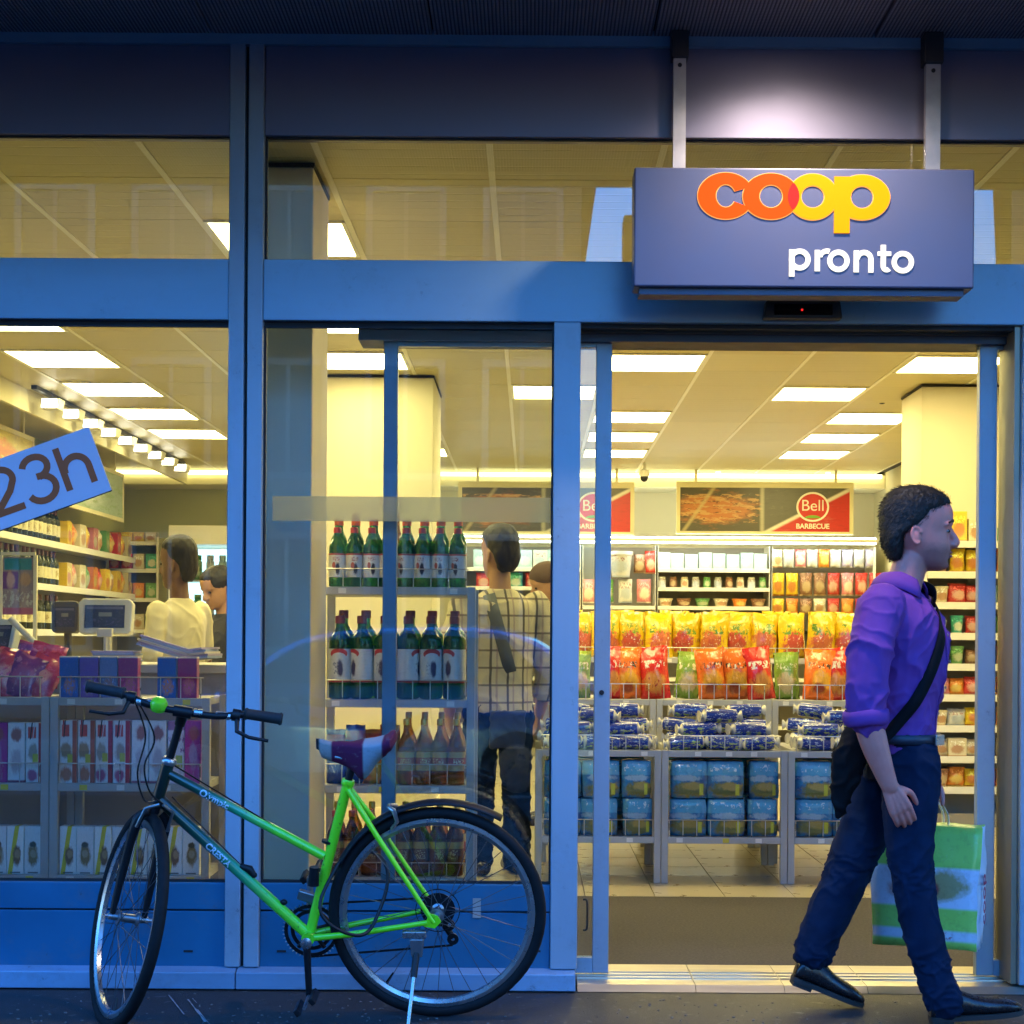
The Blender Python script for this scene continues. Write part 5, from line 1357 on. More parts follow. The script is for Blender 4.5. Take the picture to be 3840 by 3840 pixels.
# wine and snack shelf on the left wall (faces +x)
zL = [2.03, 1.66, 1.28, 0.90]
unit = shelf_unit('long cream wine shelf along the left wall', 2.7, 0.36, zL, 2.3, (-4.06, 8.35, 0), PI / 2, edge=0.05)
winelab = print_mat('wine_label', (0.66, 0.62, 0.42), [('ell', 0.5, 0.5, 0.25, 0.25, (0.45, 0.38, 0.2), 0.3), ('speck', 0.1, 0.9, 0.1, 0.9, 12, 0.56, (0.25, 0.15, 0.08))])
wb_mesh = bottle_mesh('wine_bottle', 0.30, 0.042, wine_g, shoulder=0.62, nr=0.34, seg=14)
wcap = cap_mesh(0.0165, 0.25, 0.30, mat('wine_capsule', (0.10, 0.02, 0.02), 0.35))
wlab = sleeve_mesh(0.0435, 0.06, 0.155, winelab, 14)
for s, z in enumerate(zL[:3]):
    root = None
    for i in range(20):
        y = 5.78 + i * 0.128
        L = f'wine bottle on {("top", "second", "third")[s]} left wall shelf, {ORD[i]} from street'
        if root is None:
            root = tag(place(wb_mesh, 'wine_bottle', None, (-4.15, y, z)), L, 'bottle', 'wine bottles on the left wall shelf')
            place(wcap, 'cap', root); place(wlab, 'label', root)
        else: dup(root, (-4.15 + jit(0.01), y + jit(0.02), z), jit(0.6), L)
for s, z in enumerate(zL[:3]):
    for i in range(11):
        goods(('box', 'bag')[i % 2], ('yellow', 'orange', 'cream', 'yellow', 'pink', 'cream', 'green', 'orange', 'red', 'yellow', 'cream')[(i + s * 3) % 11], (0.15, 0.10, 0.22), (-4.16, 8.5 + i * 0.21, z), f'on the {("top", "second", "third")[s]} wall shelf beyond the wine', PI / 2)
# glass-fronted snack cabinet and chiller at the back of the shop's left side
xa_, xb_ = at(400, 2100, 10.6).x, at(590, 2100, 10.6).x
shelf_unit('narrow snack shelf at the back with yellow packs', (xb_ - xa_) / 2, 0.4, [2.2, 1.92, 1.62, 1.30, 1.0], 2.25, ((xa_ + xb_) / 2, 10.6, 0))
for s, z in enumerate((2.2, 1.92, 1.62, 1.30)):
    for i in range(4):
        goods('box', (('orange', 'yellow', 'yellow', 'cream'), ('red', 'red', 'cream', 'teal'), ('yellow', 'yellow', 'orange', 'green'), ('yellow', 'orange', 'cream', 'green'))[s][i], (0.11, 0.1, 0.16 if s else 0.1), (xa_ + 0.07 + i * 0.125, 10.68, z), f'on tier {ORD[s]} of the narrow back shelf')
ch = thing('chiller_cabinet', 'white chiller with glowing blue interior behind the cashier', 'chiller', (at(800, 2100, 10.3).x, 10.3, 0))
for lo, hi in (((-0.45, 0, 0), (-0.40, 0.6, 2.35)), ((0.40, 0, 0), (0.45, 0.6, 2.35)), ((-0.40, 0, 2.16), (0.40, 0.6, 2.35)), ((-0.40, 0, 0), (0.40, 0.6, 0.2)), ((-0.40, 0.56, 0.2), (0.40, 0.6, 2.16))):
    bx('casing', lo, hi, shelfwhite_m, ch)
bx('light_panel', (-0.39, 0.545, 0.22), (0.39, 0.558, 2.14), emit_mat('chiller_glow', (0.55, 0.9, 1.0), LAMP * 1.1), ch)
for z in (0.6, 1.0, 1.4, 1.8): bx('shelf', (-0.39, 0.05, z - 0.01), (0.39, 0.54, z), shelfwhite_m, ch)
bx('glass_door', (-0.398, 0.004, 0.205), (0.398, 0.010, 2.155), pane_m, ch)
for s, z in enumerate((1.4, 1.8)):
    for i in range(6): goods('jar', ('teal', 'green', 'white', 'pale blue', 'teal', 'dark')[i], (0.09, 0.09, 0.26), (ch.location.x - 0.32 + i * 0.125, 10.5, z), f'in the chiller, {("lower", "upper")[s]} tier')

# ordinal labels for the goods, from the left (or from the street)
def finish_goods():
    for (kind, colr, where), obs in COUNT.items():
        nm = NAMES[kind].replace('_', ' ')
        for i, o in enumerate(obs):
            o['label'] = f'{colr} {nm} {where}' + (f', {ORD[i]} such one' if len(obs) > 1 else '')
finish_goods()

# ------------------------------------------------------------------ cash desk
desk_m = mat('desk_laminate', (0.30, 0.29, 0.30), 0.45, 0, 0.1)
desktop_m = mat('desk_top', (0.50, 0.48, 0.46), 0.35, 0, 0.08)
beige_m = mat('monitor_beige', (0.62, 0.58, 0.40), 0.45, 0, 0.06)
screen_m = print_mat('monitor_screen', (0.03, 0.035, 0.07), [('rect', 0.05, 0.95, 0.82, 0.93, (0.12, 0.11, 0.16)), ('rect', 0.35, 0.68, 0.50, 0.68, (0.22, 0.21, 0.17)), ('speck', 0.1, 0.9, 0.1, 0.4, 12, 0.55, (0.10, 0.08, 0.16))], 0.2)
desk = thing('cash_desk', 'grey cash desk behind the left display racks', 'desk', (-2.25, 2.0, 0))
bx('carcass', (-1.15, -0.38, 0), (0.90, 0.20, 1.06), desk_m, desk)
bx('worktop', (-1.2, -0.42, 1.06), (0.95, 0.24, 1.10), desktop_m, desk, bevel=0.006)
bx('kickboard', (-1.13, -0.385, 0.0), (0.88, -0.381, 0.1), gap_m, desk)
ZD = 1.10
def monitor(label, px0, px1, py0, py1, Y, bm_, name='till_monitor', tilt=0.12):
    a_, b_ = at(px0, py0, Y), at(px1, py1, Y)
    w, h = (b_.x - a_.x) / 2, (a_.z - b_.z) / 2
    t = thing(name, label, 'monitor', ((a_.x + b_.x) / 2, Y, ZD))
    zc = (a_.z + b_.z) / 2 - ZD
    M = Matrix.Translation((0, 0, zc)) @ Matrix.Rotation(-tilt, 4, 'X')
    c = 0.22 * h
    poly = [(-w + c, -h), (w - c, -h), (w - 0.2 * c, -h + 0.6 * c), (w, h - 1.2 * c), (w - c, h), (-w + c, h), (-w, h - 1.2 * c), (-w + 0.4 * c, -h + 0.6 * c)]
    MB().prism(poly, 0, 0.05, M).build('casing', bm_, t, bevel=0.006)
    MB().prism([(x * 0.78, z * 0.74 + 0.01) for x, z in poly], 0.05, 0.12, M).build('back_shell', bm_, t)
    MB().box((-w * 0.74, -0.004, -h * 0.66), (w * 0.72, -0.001, h * 0.62), M=M).build('screen', screen_m, t)
    MB().tube([(0, 0.06, 0), (0, 0.05, zc - h * 0.3)], 0.018, 10).build('stand', bm_, t)
    MB().lathe([(0.09, 0.0), (0.085, 0.012), (0.02, 0.018)], 20, Matrix.Translation((0, 0.06, 0))).build('foot', bm_, t, smooth=40)
    return t
monitor('beige till monitor with rounded corners beside the cashier', 292, 496, 2243, 2378, 1.72, beige_m)
monitor('dark till monitor seen edge-on left of the beige one', 190, 296, 2252, 2372, 1.92, mat('monitor_dark', (0.04, 0.035, 0.035), 0.5))
monitor('grey scale display at the left edge of the window', -60, 55, 2310, 2460, 1.66, mat('scale_grey', (0.45, 0.47, 0.42), 0.45), 'scale_display', 0.5)
# articulated grey arm of the scale
p0, p1, p2 = at(40, 2320, 1.66), at(160, 2440, 1.62), at(70, 2462, 1.6)
arm = thing('folding_arm', 'pale grey folding arm on the desk near the pink bags', 'bracket', (p1.x, 1.64, ZD))
o_ = Vector((p1.x, 1.64, ZD))
MB().tube([p0 - o_, p1 - o_], 0.016, 8).build('strut', beige_m, arm, smooth=50)
MB().tube([p1 - o_, p2 - o_], 0.014, 8).build('strut', beige_m, arm, smooth=50)
MB().lathe([(0.06, 0), (0.06, 0.012)], 16).build('foot', beige_m, arm)
# card reader on a post, paper stacks, jacket over a chair back
cr = thing('card_reader', 'small card reader on a thin post in front of the beige monitor', 'card reader', (at(395, 2400, 1.6).x, 1.60, ZD))
MB().tube([(0, 0, 0), (0, 0, 0.12)], 0.009, 8).build('post', beige_m, cr)
bx('head', (-0.035, -0.02, 0.12), (0.035, 0.01, 0.16), beige_m, cr, bevel=0.004)
bx('base', (-0.04, -0.04, 0), (0.04, 0.04, 0.008), beige_m, cr)
paper = [mat('paper_cream', (0.58, 0.54, 0.48), 0.8, 0, 0.08), mat('paper_lilac', (0.38, 0.33, 0.50), 0.7, 0, 0.15), mat('paper_blue', (0.30, 0.36, 0.52), 0.7, 0, 0.2)]
def stack(label, px, Y, n, w, d, tilt=0.0, rz=0.0, th=0.010, z0=None):
    t = thing('paper_stack', label, 'papers', (at(px, 2400, Y).x, Y, z0 if z0 is not None else ZD), rz, 'papers on the cash desk')
    for i in range(n):
        M = Matrix.Translation((jit(0.012), jit(0.008), i * th)) @ Matrix.Rotation(jit(0.12), 4, 'Z')
        o = MB().box((-w / 2, -d / 2, 0.0005), (w / 2, d / 2, th - 0.0005), M=M).build('magazine', paper[(i * 2 + n) % 3], t)
    t.rotation_euler = (0, tilt, rz)
    return t
stack('flat stack of pale magazines in front of the beige monitor', 440, 1.52, 6, 0.19, 0.13)
stack('slanted pile of lilac newspapers before the cashier', 620, 1.50, 5, 0.24, 0.15, 0.30, 0.2, z0=1.15)
stack('tilted newspaper pile against the mullion', 735, 1.52, 5, 0.17, 0.14, -0.12, -0.3, z0=1.12)
stack('loose leaflets on the desk beside the folding arm', 210, 1.56, 3, 0.17, 0.12, 0.05, 0.3)
# noticeboard poster stand at the left edge
pst = thing('poster_stand', 'cream framed poster stand with teal and purple pictures by the till', 'poster', (at(68, 2200, 1.85).x, 1.85, ZD))
wpo = (at(134, 2200, 1.85).x - at(4, 2200, 1.85).x) / 2
zt_, zb_ = at(68, 2082, 1.85).z - ZD, at(68, 2305, 1.85).z - ZD
bx('sheet', (-wpo + 0.01, -0.003, zb_), (wpo - 0.01, 0.003, zt_ - 0.01), print_mat('poster_print', (0.30, 0.22, 0.20), [('rect', 0.05, 0.95, 0.78, 0.98, (0.02, 0.22, 0.24)), ('rect', 0.0, 0.5, 0.45, 0.75, (0.16, 0.03, 0.18)), ('ell', 0.25, 0.6, 0.14, 0.14, (0.55, 0.35, 0.32), 0.3), ('ell', 0.75, 0.62, 0.2, 0.12, (0.48, 0.28, 0.14), 0.4), ('speck', 0, 1, 0.12, 0.42, 9, 0.52, (0.5, 0.48, 0.36)), ('rect', 0, 1, 0.0, 0.12, (0.42, 0.10, 0.16))]), pst)
for s in (-1, 1): bx('frame_bar', (s * wpo - 0.008, -0.008, 0), (s * wpo + 0.008, 0.008, zt_), ban_frame, pst)
bx('frame_bar', (-wpo, -0.008, zt_), (wpo, 0.008, zt_ + 0.014), ban_frame, pst)
bx('foot', (-wpo, -0.05, 0), (wpo, 0.05, 0.012), ban_frame, pst)
# ------------------------------------------------------------------ bicycle
LEAN, YK = math.radians(9), -0.42
def bl(px, py, off=0.0):
    """photo pixel -> bicycle plane (x, z) with the lean undone"""
    dx, dy = px - PX0, py - PY0
    c, s = math.cos(ROLL), math.sin(ROLL)
    dx, dy = dx * c + dy * s, -dx * s + dy * c
    d0 = DIST + YK + off
    z = (FPX * EYE - dy * d0) / (FPX * math.cos(LEAN) - dy * math.sin(LEAN))
    return dx * (d0 - z * math.sin(LEAN)) / FPX, z
def V3(p, y=0.0): return Vector((p[0], y, p[1]))
bike_x = bl(1640, 3800)[0]
bike = thing('bicycle', 'lime green bicycle with black tyres parked in front of the middle window', 'bicycle', (bike_x, YK, 0.0))
bike.rotation_euler = (LEAN, 0, 0)
OX = Vector((bike_x, 0, 0))
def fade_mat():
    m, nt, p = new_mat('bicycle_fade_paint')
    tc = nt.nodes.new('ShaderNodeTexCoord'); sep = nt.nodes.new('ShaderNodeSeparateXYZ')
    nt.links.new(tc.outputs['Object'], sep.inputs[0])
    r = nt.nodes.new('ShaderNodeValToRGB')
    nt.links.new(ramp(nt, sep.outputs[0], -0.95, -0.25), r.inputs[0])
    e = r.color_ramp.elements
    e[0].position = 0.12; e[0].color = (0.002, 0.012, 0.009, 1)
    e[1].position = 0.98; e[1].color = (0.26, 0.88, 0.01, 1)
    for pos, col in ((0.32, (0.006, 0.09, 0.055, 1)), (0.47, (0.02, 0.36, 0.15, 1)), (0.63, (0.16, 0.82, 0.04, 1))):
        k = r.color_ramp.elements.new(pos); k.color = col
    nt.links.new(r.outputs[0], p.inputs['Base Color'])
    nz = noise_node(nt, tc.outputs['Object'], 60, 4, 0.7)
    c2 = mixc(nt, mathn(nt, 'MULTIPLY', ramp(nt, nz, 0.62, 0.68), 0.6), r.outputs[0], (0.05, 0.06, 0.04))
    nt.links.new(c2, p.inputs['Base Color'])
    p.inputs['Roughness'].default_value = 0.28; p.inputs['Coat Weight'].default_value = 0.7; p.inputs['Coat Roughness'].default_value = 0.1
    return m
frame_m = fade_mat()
chrome_m = mat('bicycle_chrome', (0.45, 0.46, 0.48), 0.28, 0.95, 0.12, 9, rvar=0.05)
steel_m = mat('bicycle_steel', (0.30, 0.31, 0.33), 0.35, 0.9, 0.2, 20)
bblack = mat('bicycle_black', (0.008, 0.008, 0.010), 0.4, 0, 0.2, 10, spec=0.3)
grip_m = mat('grip_rubber', (0.014, 0.014, 0.016), 0.7, 0, 0.2, 40, 0.5, 300)
bell_m = mat('bell_lime', (0.22, 0.75, 0.02), 0.35, 0, 0.05, coat=0.5)
decal_m = mat('decal_white', (0.62, 0.70, 0.78), 0.4)

HUB = V3(bl(1640, 3422)) - OX
BB = V3(bl(1160, 3508)) - OX
SEAT = V3(bl(1302, 2945)) - OX
TTJ = V3(bl(1215, 3210)) - OX
HTT = V3(bl(632, 2860)) - OX
HTB = V3(bl(585, 3022)) - OX
RW = HUB.z - 0.002

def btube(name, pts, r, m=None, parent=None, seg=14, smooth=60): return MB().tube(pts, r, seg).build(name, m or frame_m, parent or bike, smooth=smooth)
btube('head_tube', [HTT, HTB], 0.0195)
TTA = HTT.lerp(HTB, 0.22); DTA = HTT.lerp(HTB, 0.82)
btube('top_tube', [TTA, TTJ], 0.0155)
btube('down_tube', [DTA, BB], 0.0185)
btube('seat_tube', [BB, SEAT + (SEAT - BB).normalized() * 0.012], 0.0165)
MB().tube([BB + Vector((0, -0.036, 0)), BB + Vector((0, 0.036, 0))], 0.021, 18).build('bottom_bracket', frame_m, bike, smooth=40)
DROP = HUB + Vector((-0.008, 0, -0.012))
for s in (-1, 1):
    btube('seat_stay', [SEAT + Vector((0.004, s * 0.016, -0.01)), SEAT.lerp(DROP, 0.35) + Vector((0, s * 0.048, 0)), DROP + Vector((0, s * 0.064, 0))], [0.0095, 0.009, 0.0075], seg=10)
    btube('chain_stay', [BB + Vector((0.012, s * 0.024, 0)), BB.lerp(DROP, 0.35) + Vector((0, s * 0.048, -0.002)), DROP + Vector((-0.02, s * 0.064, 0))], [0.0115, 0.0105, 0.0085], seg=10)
    MB().prism([(-0.035, -0.016), (0.0, -0.022), (0.020, 0.0), (0.008, 0.020), (-0.018, 0.026)], -0.003, 0.003, Matrix.Translation(DROP + Vector((0.004, s * 0.064, 0.004)))).build('dropout', frame_m, bike)
MB().lathe([(0.019, 0), (0.021, 0.004), (0.021, 0.016), (0.019, 0.02)], 18, Matrix.Translation(SEAT) @ (SEAT - BB).to_track_quat('Z', 'Y').to_matrix().to_4x4()).build('seat_clamp', frame_m, bike, smooth=40)
SP = SEAT + (SEAT - BB).normalized() * 0.10
btube('seat_post', [SEAT, SP], 0.0125, bblack)

# wheels: hub, tyre, rim and spokes
def wheel_parts():
    R = RW
    ty = MB(); n = 64
    ty.tube([(R * 0 + (R - 0.017) * math.cos(2 * PI * i / n), 0, (R - 0.017) * math.sin(2 * PI * i / n)) for i in range(n)], 0.0185, 12, True)
    tyre = ty.mesh('tyre', tyre_m, 60)
    rim = MB()
    prof = [(-0.011, R - 0.034), (0.011, R - 0.034), (0.0125, R - 0.046), (0.007, R - 0.058), (-0.007, R - 0.058), (-0.0125, R - 0.046)]
    vs, fs = [], []
    for i in range(n):
        a = 2 * PI * i / n
        for y, r in prof: vs.append((r * math.cos(a), y, r * math.sin(a)))
    k = len(prof)
    for i in range(n):
        j = (i + 1) % n
        for q in range(k):
            fs.append((i * k + q, i * k + (q + 1) % k, j * k + (q + 1) % k, j * k + q))
    rim.add(vs, fs)
    rimm = rim.mesh('rim', chrome_m, 30)
    hub = MB().lathe([(0.010, -0.055), (0.012, -0.036), (0.024, -0.034), (0.024, -0.030), (0.014, -0.022), (0.014, 0.022), (0.024, 0.030), (0.024, 0.034), (0.012, 0.036), (0.010, 0.055)], 18, Matrix.Rotation(PI / 2, 4, 'X')).mesh('wheel', steel_m, 40)
    return hub, tyre, rimm
spoke_m = mat('spoke_steel', (0.10, 0.10, 0.11), 0.4, 0.7, 0.1)
hub_me, tyre_me, rim_me = wheel_parts()
spoke_mes = []
for s in (-1, 1):
    a0 = 0.0
    spoke_mes.append(MB().tube([(0.022 * math.cos(1.1), s * 0.031, 0.022 * math.sin(1.1)), ((RW - 0.058), s * 0.003, 0)], 0.0013, 5).mesh('spoke', spoke_m))
def wheel(M, label):
    w = place(hub_me, 'wheel', bike); w.matrix_basis = M
    w['label'] = label
    place(tyre_me, 'tyre', w); place(rim_me, 'rim', w)
    for i in range(32):
        me = spoke_mes[i % 2]
        sp_ = place(me, 'spoke', w, rot=(0, 2 * PI * i / 32, 0))
        if (i // 2) % 2: sp_.scale = (1, 1, -1)
    v = MB().tube([((RW - 0.06) * math.cos(4.1), 0, (RW - 0.06) * math.sin(4.1)), ((RW - 0.10) * math.cos(4.1), 0, (RW - 0.10) * math.sin(4.1))], 0.003, 8).build('valve', bblack, w)
    return w
wheel(Matrix.Translation(HUB), 'rear wheel seen side-on')
# front end turned towards the street
DELTA = math.radians(116)
AX = (HTT - HTB).normalized()
ST = Matrix.Translation(HTB) @ Matrix.Rotation(DELTA, 4, AX) @ Matrix.Translation(-HTB)
PER = Vector((-AX.z, 0, AX.x))          # forward, square to the steering axis
CROWN = HTB - AX * 0.02
FH = CROWN - AX * ((CROWN.z - RW) / AX.z + 0.004) + PER * 0.045
wheel(ST @ Matrix.Translation(FH) @ Matrix.Rotation(0.2, 4, 'Y'), 'front wheel turned almost edge-on to the street')
fk = []
fork = MB()
fork.tube([HTB + AX * 0.01, CROWN - AX * 0.004], 0.016, 14)
fork.build('fork_crown', bblack, bike, smooth=50).data.transform(ST)
for s in (-1, 1):
    mid_ = CROWN.lerp(FH, 0.5) - PER * 0.012
    o = MB().tube(catmull([(*(CROWN + Vector((0, s * 0.02, -0.002))), 0.012), (*(CROWN.lerp(FH, 0.10) + Vector((0, s * 0.046, 0))), 0.0165), (*(mid_ + Vector((0, s * 0.05, 0))), 0.0145), (*(FH + Vector((0, s * 0.052, 0.02))), 0.010), (*(FH + Vector((0, s * 0.052, -0.004))), 0.008)], 4) and [Vector(p[:3]) for p in catmull([tuple(CROWN + Vector((0, s * 0.02, -0.002))), tuple(CROWN.lerp(FH, 0.10) + Vector((0, s * 0.046, 0))), tuple(mid_ + Vector((0, s * 0.05, 0))), tuple(FH + Vector((0, s * 0.052, -0.004)))], 5)],
        [0.016] * 4 + [0.0165] * 4 + [0.015] * 4 + [0.012] * 2 + [0.0095] * 2, 12).build('fork_blade', bblack, bike, smooth=60)
    o.data.transform(ST)
    ar = MB().tube([CROWN.lerp(FH, 0.14) + PER * 0.02 + Vector((0, s * 0.05, 0)), CROWN.lerp(FH, 0.02) + PER * 0.035 + Vector((0, s * 0.045, 0.03)), CROWN + PER * 0.035 + Vector((0, s * 0.006, 0.045))], 0.0055, 8).build('brake_arm', steel_m, bike, smooth=60)
    ar.data.transform(ST)
    nut = MB().lathe([(0.011, 0), (0.011, 0.009), (0.006, 0.011), (0.006, 0.022)], 12, Matrix.Translation(FH + Vector((0, s * 0.055, 0))) @ Matrix.Rotation(-s * PI / 2, 4, 'X')).build('axle_nut', chrome_m, bike, smooth=40)
    nut.data.transform(ST)
# headset, quill stem, handlebar
ST_WHEEL = ST
ST = Matrix.Translation(HTB) @ Matrix.Rotation(math.radians(97), 4, AX) @ Matrix.Translation(-HTB)
hs_ = MB().lathe([(0.023, -0.004), (0.025, 0.004), (0.022, 0.014), (0.017, 0.018)], 20, Matrix.Translation(HTT) @ AX.to_track_quat('Z', 'Y').to_matrix().to_4x4()).build('headset', chrome_m, bike, smooth=40)
STEM = V3(bl(664, 2650)) - OX
stem_len = (STEM - HTT).dot(AX)
stem = MB().tube([HTT + AX * 0.012, HTT + AX * (stem_len - 0.03)], [0.0125, 0.0125], 14)
stem.tube([HTT + AX * (stem_len - 0.055), HTT + AX * (stem_len - 0.02), HTT + AX * stem_len + PER * 0.02, HTT + AX * (stem_len + 0.004) + PER * 0.045], [0.016, 0.018, 0.017, 0.017], 14)
st_o = stem.build('stem', bblack, bike, smooth=60); st_o.data.transform(ST)
BC = HTT + AX * (stem_len + 0.004) + PER * 0.055
bar_pts = catmull([tuple(BC + Vector((0.035, s, 0.012))) if abs(s) > 0.2 else tuple(BC + Vector((0.004 if abs(s) > 0.08 else 0, s, 0.004 if abs(s) > 0.08 else 0))) for s in (-0.292, -0.20 - 0.01, -0.11, 0, 0.11, 0.21, 0.292)], 4)
TW = Matrix.Translation(BC) @ Matrix.Rotation(math.radians(-7), 4, 'X') @ Matrix.Translation(-BC)
ST = ST @ TW
hb = MB().tube(bar_pts, 0.0115, 12).build('handlebar', bblack, bike, smooth=60); hb.data.transform(ST)
for s0, s1 in ((-0.145, -0.10), (-0.06, -0.035), (0.10, 0.145)):
    sv = MB().tube([BC + Vector((0.012 if abs(s0) > 0.09 else 0.002, s0, 0.005)), BC + Vector((0.008 if abs(s1) > 0.09 else 0.001, s1, 0.004))], 0.0125, 12).build('bar_sleeve', chrome_m, bike, smooth=60); sv.data.transform(ST)
for s in (-1, 1):
    g = MB()
    a_, b_ = BC + Vector((0.033, s * 0.185, 0.011)), BC + Vector((0.036, s * 0.305, 0.012))
    g.tube([a_, a_.lerp(b_, 0.06), a_.lerp(b_, 0.1), a_.lerp(b_, 0.9), a_.lerp(b_, 0.95), b_], [0.016, 0.0205, 0.017, 0.018, 0.0215, 0.017], 16)
    g.build('grip', grip_m, bike, smooth=40).data.transform(ST)
    l = MB().tube([BC + Vector((0.02, s * 0.165, 0.006)), BC + Vector((-0.035, s * 0.175, -0.016)), BC + Vector((-0.045, s * 0.215, -0.024)), BC + Vector((-0.040, s * 0.275, -0.028))], [0.008, 0.007, 0.006, 0.0055], 8).build('brake_lever', bblack, bike, smooth=60)
    l.data.transform(ST)
    c_ = MB().tube([BC + Vector((0.02, s * 0.150, 0.008)), BC + Vector((0.02, s * 0.175, 0.008))], 0.0195, 14).build('lever_clamp', bblack, bike, smooth=40)
    c_.data.transform(ST)
cl = MB().tube([BC + Vector((0, -0.028, 0)), BC + Vector((0, 0.028, 0))], 0.0185, 16).build('bar_clamp', bblack, bike, smooth=40); cl.data.transform(ST)
bell = MB().lathe([(0.024, -0.016), (0.027, -0.006), (0.027, 0.008), (0.021, 0.018), (0.006, 0.023)], 20, Matrix.Translation(BC + Vector((0.004, 0.075, 0.008)))).build('bell', bell_m, bike, smooth=40); bell.data.transform(ST)
ST = ST @ TW.inverted()
# brake and gear cables
cab = MB()
def st(p): return ST @ Vector(p)
cab.tube(catmull([tuple(st(BC + Vector((0.0, 0.15, -0.005)))), tuple(V3(bl(560, 2745), -0.05) - OX), tuple(V3(bl(533, 2880), -0.06) - OX), tuple(V3(bl(556, 2985), -0.05) - OX), tuple(st(CROWN + PER * 0.04 + AX * 0.05))], 6), 0.003, 6)
cab.build('brake_cable', bblack, bike, smooth=60)
MB().tube(catmull([tuple(st(BC + Vector((0.0, 0.14, -0.005)))), tuple(V3(bl(585, 2760), -0.02) - OX), tuple(V3(bl(552, 2860), -0.035) - OX), tuple(V3(bl(572, 2960), -0.035) - OX), tuple(DTA + Vector((0.03, -0.022, -0.02)))], 6), 0.003, 6).build('gear_cable', bblack, bike, smooth=60)
MB().tube([TTA + Vector((0.03, -0.004, 0.022)), TTJ + Vector((-0.03, -0.004, 0.020))], 0.0026, 6).build('top_cable', bblack, bike, smooth=60)
MB().tube([DTA + Vector((0.04, 0.016, 0.0)), BB + Vector((-0.02, 0.018, 0.02))], 0.0024, 6).build('shift_cable', bblack, bike, smooth=60)
# frame bosses, pump peg and badge
for t_ in (0.60, 0.80):
    q = DTA.lerp(BB, t_)
    MB().ell(q + Vector((0.014, 0, 0.020)), (0.012, 0.010, 0.010)).build('bottle_boss', bblack, bike, smooth=180)
q = DTA.lerp(BB, 0.54)
MB().tube([q + Vector((0.0, 0, 0.022)), q + Vector((0.03, 0, 0.012)), q + Vector((0.045, 0, -0.012))], [0.010, 0.014, 0.010], 10).build('shifter', bblack, bike, smooth=60)
# crankset: chainring behind the frame, crank and pedal on the street side
ring = MB()
prof_n = 44
for rr, yy in ((0.088, 0.046), (0.068, 0.054)):
    ring.ring((BB.x, BB.z), (rr, rr), (rr - 0.012, rr - 0.012), yy - 0.0015, yy + 0.0015, seg=prof_n)
for i in range(5):
    a = 2 * PI * i / 5 + 0.3
    ring.tube([BB + Vector((0.012 * math.cos(a), 0.05, 0.012 * math.sin(a))), BB + Vector((0.072 * math.cos(a), 0.05, 0.072 * math.sin(a)))], 0.007, 6)
ring.build('chainring', bblack, bike, smooth=30)
teeth = MB()
for i in range(44):
    a = 2 * PI * i / 44
    teeth.tube([BB + Vector((0.087 * math.cos(a), 0.046, 0.087 * math.sin(a))), BB + Vector((0.094 * math.cos(a), 0.046, 0.094 * math.sin(a)))], [0.003, 0.0015], 4)
teeth.build('chainring_teeth', steel_m, bike)
for s, ang in ((-1, -1.53), (1, 1.61)):
    d_ = Vector((math.cos(ang), 0, math.sin(ang)))
    c0 = BB + Vector((0, s * 0.062, 0)); c1 = c0 + d_ * 0.172 + Vector((0, s * 0.012, 0))
    MB().tube([c0, c0.lerp(c1, 0.15), c1], [0.0155, 0.012, 0.010], 12).build('crank', bblack if s < 0 else steel_m, bike, smooth=50)
    MB().lathe([(0.016, 0), (0.019, 0.006), (0.010, 0.010)], 16, Matrix.Translation(c0 + Vector((0, s * 0.008, 0))) @ Matrix.Rotation(-s * PI / 2, 4, 'X')).build('crank_bolt', chrome_m, bike, smooth=40)
    pc = c1 + Vector((0, s * 0.06, 0))
    pd = MB().tube([c1, c1 + Vector((0, s * 0.11, 0))], 0.006, 8).build('pedal', steel_m, bike)
    Mp = Matrix.Translation(pc) @ Matrix.Rotation(0.9, 4, 'Y')
    for zz in (-0.03, 0.03):
        MB().box((-0.011, -0.045, zz - 0.009), (0.011, 0.045, zz + 0.009), M=Mp).build('pedal_bar', bblack, pd, bevel=0.003)
# cassette, derailleur, chain
cas = MB()
for k_ in range(6):
    cas.ring((HUB.x, HUB.z), (0.026 + 0.006 * k_,) * 2, (0.016,) * 2, 0.050 - 0.0045 * k_, 0.0522 - 0.0045 * k_, seg=26)
cas.build('cassette', bblack, bike)
MB().ring((HUB.x, HUB.z), (0.072, 0.072), (0.069, 0.069), 0.020, 0.022, seg=40).build('spoke_guard', bblack, bike)
DJ = V3(bl(1695, 3545)) - OX
dr = MB().tube([DROP + Vector((0.01, 0.07, -0.02)), DJ + Vector((-0.03, 0.075, 0.045)), DJ + Vector((0, 0.07, 0))], [0.009, 0.012, 0.010], 10).build('derailleur', bblack, bike, smooth=50)
for q in (DJ, DJ + Vector((-0.012, 0, 0.048))):
    MB().ring((q.x, q.z), (0.019, 0.019), (0.006, 0.006), 0.055, 0.061, seg=18).build('jockey_wheel', bblack, dr)
ch = MB()
ch.tube([BB + Vector((0.0, 0.046, -0.088)), DJ + Vector((0, 0.056, -0.02))], 0.0038, 6)
ch.tube([BB + Vector((0.0, 0.046, 0.088)), HUB + Vector((0, 0.046, 0.036))], 0.0038, 6)
ch.build('chain', bblack, bike)
fd = MB().box((-0.03, 0.035, -0.016), (0.03, 0.06, 0.016), M=Matrix.Translation(BB + Vector((-0.012, 0, 0.115))) @ Matrix.Rotation(0.3, 4, 'Y')).build('front_derailleur', steel_m, bike, bevel=0.004)
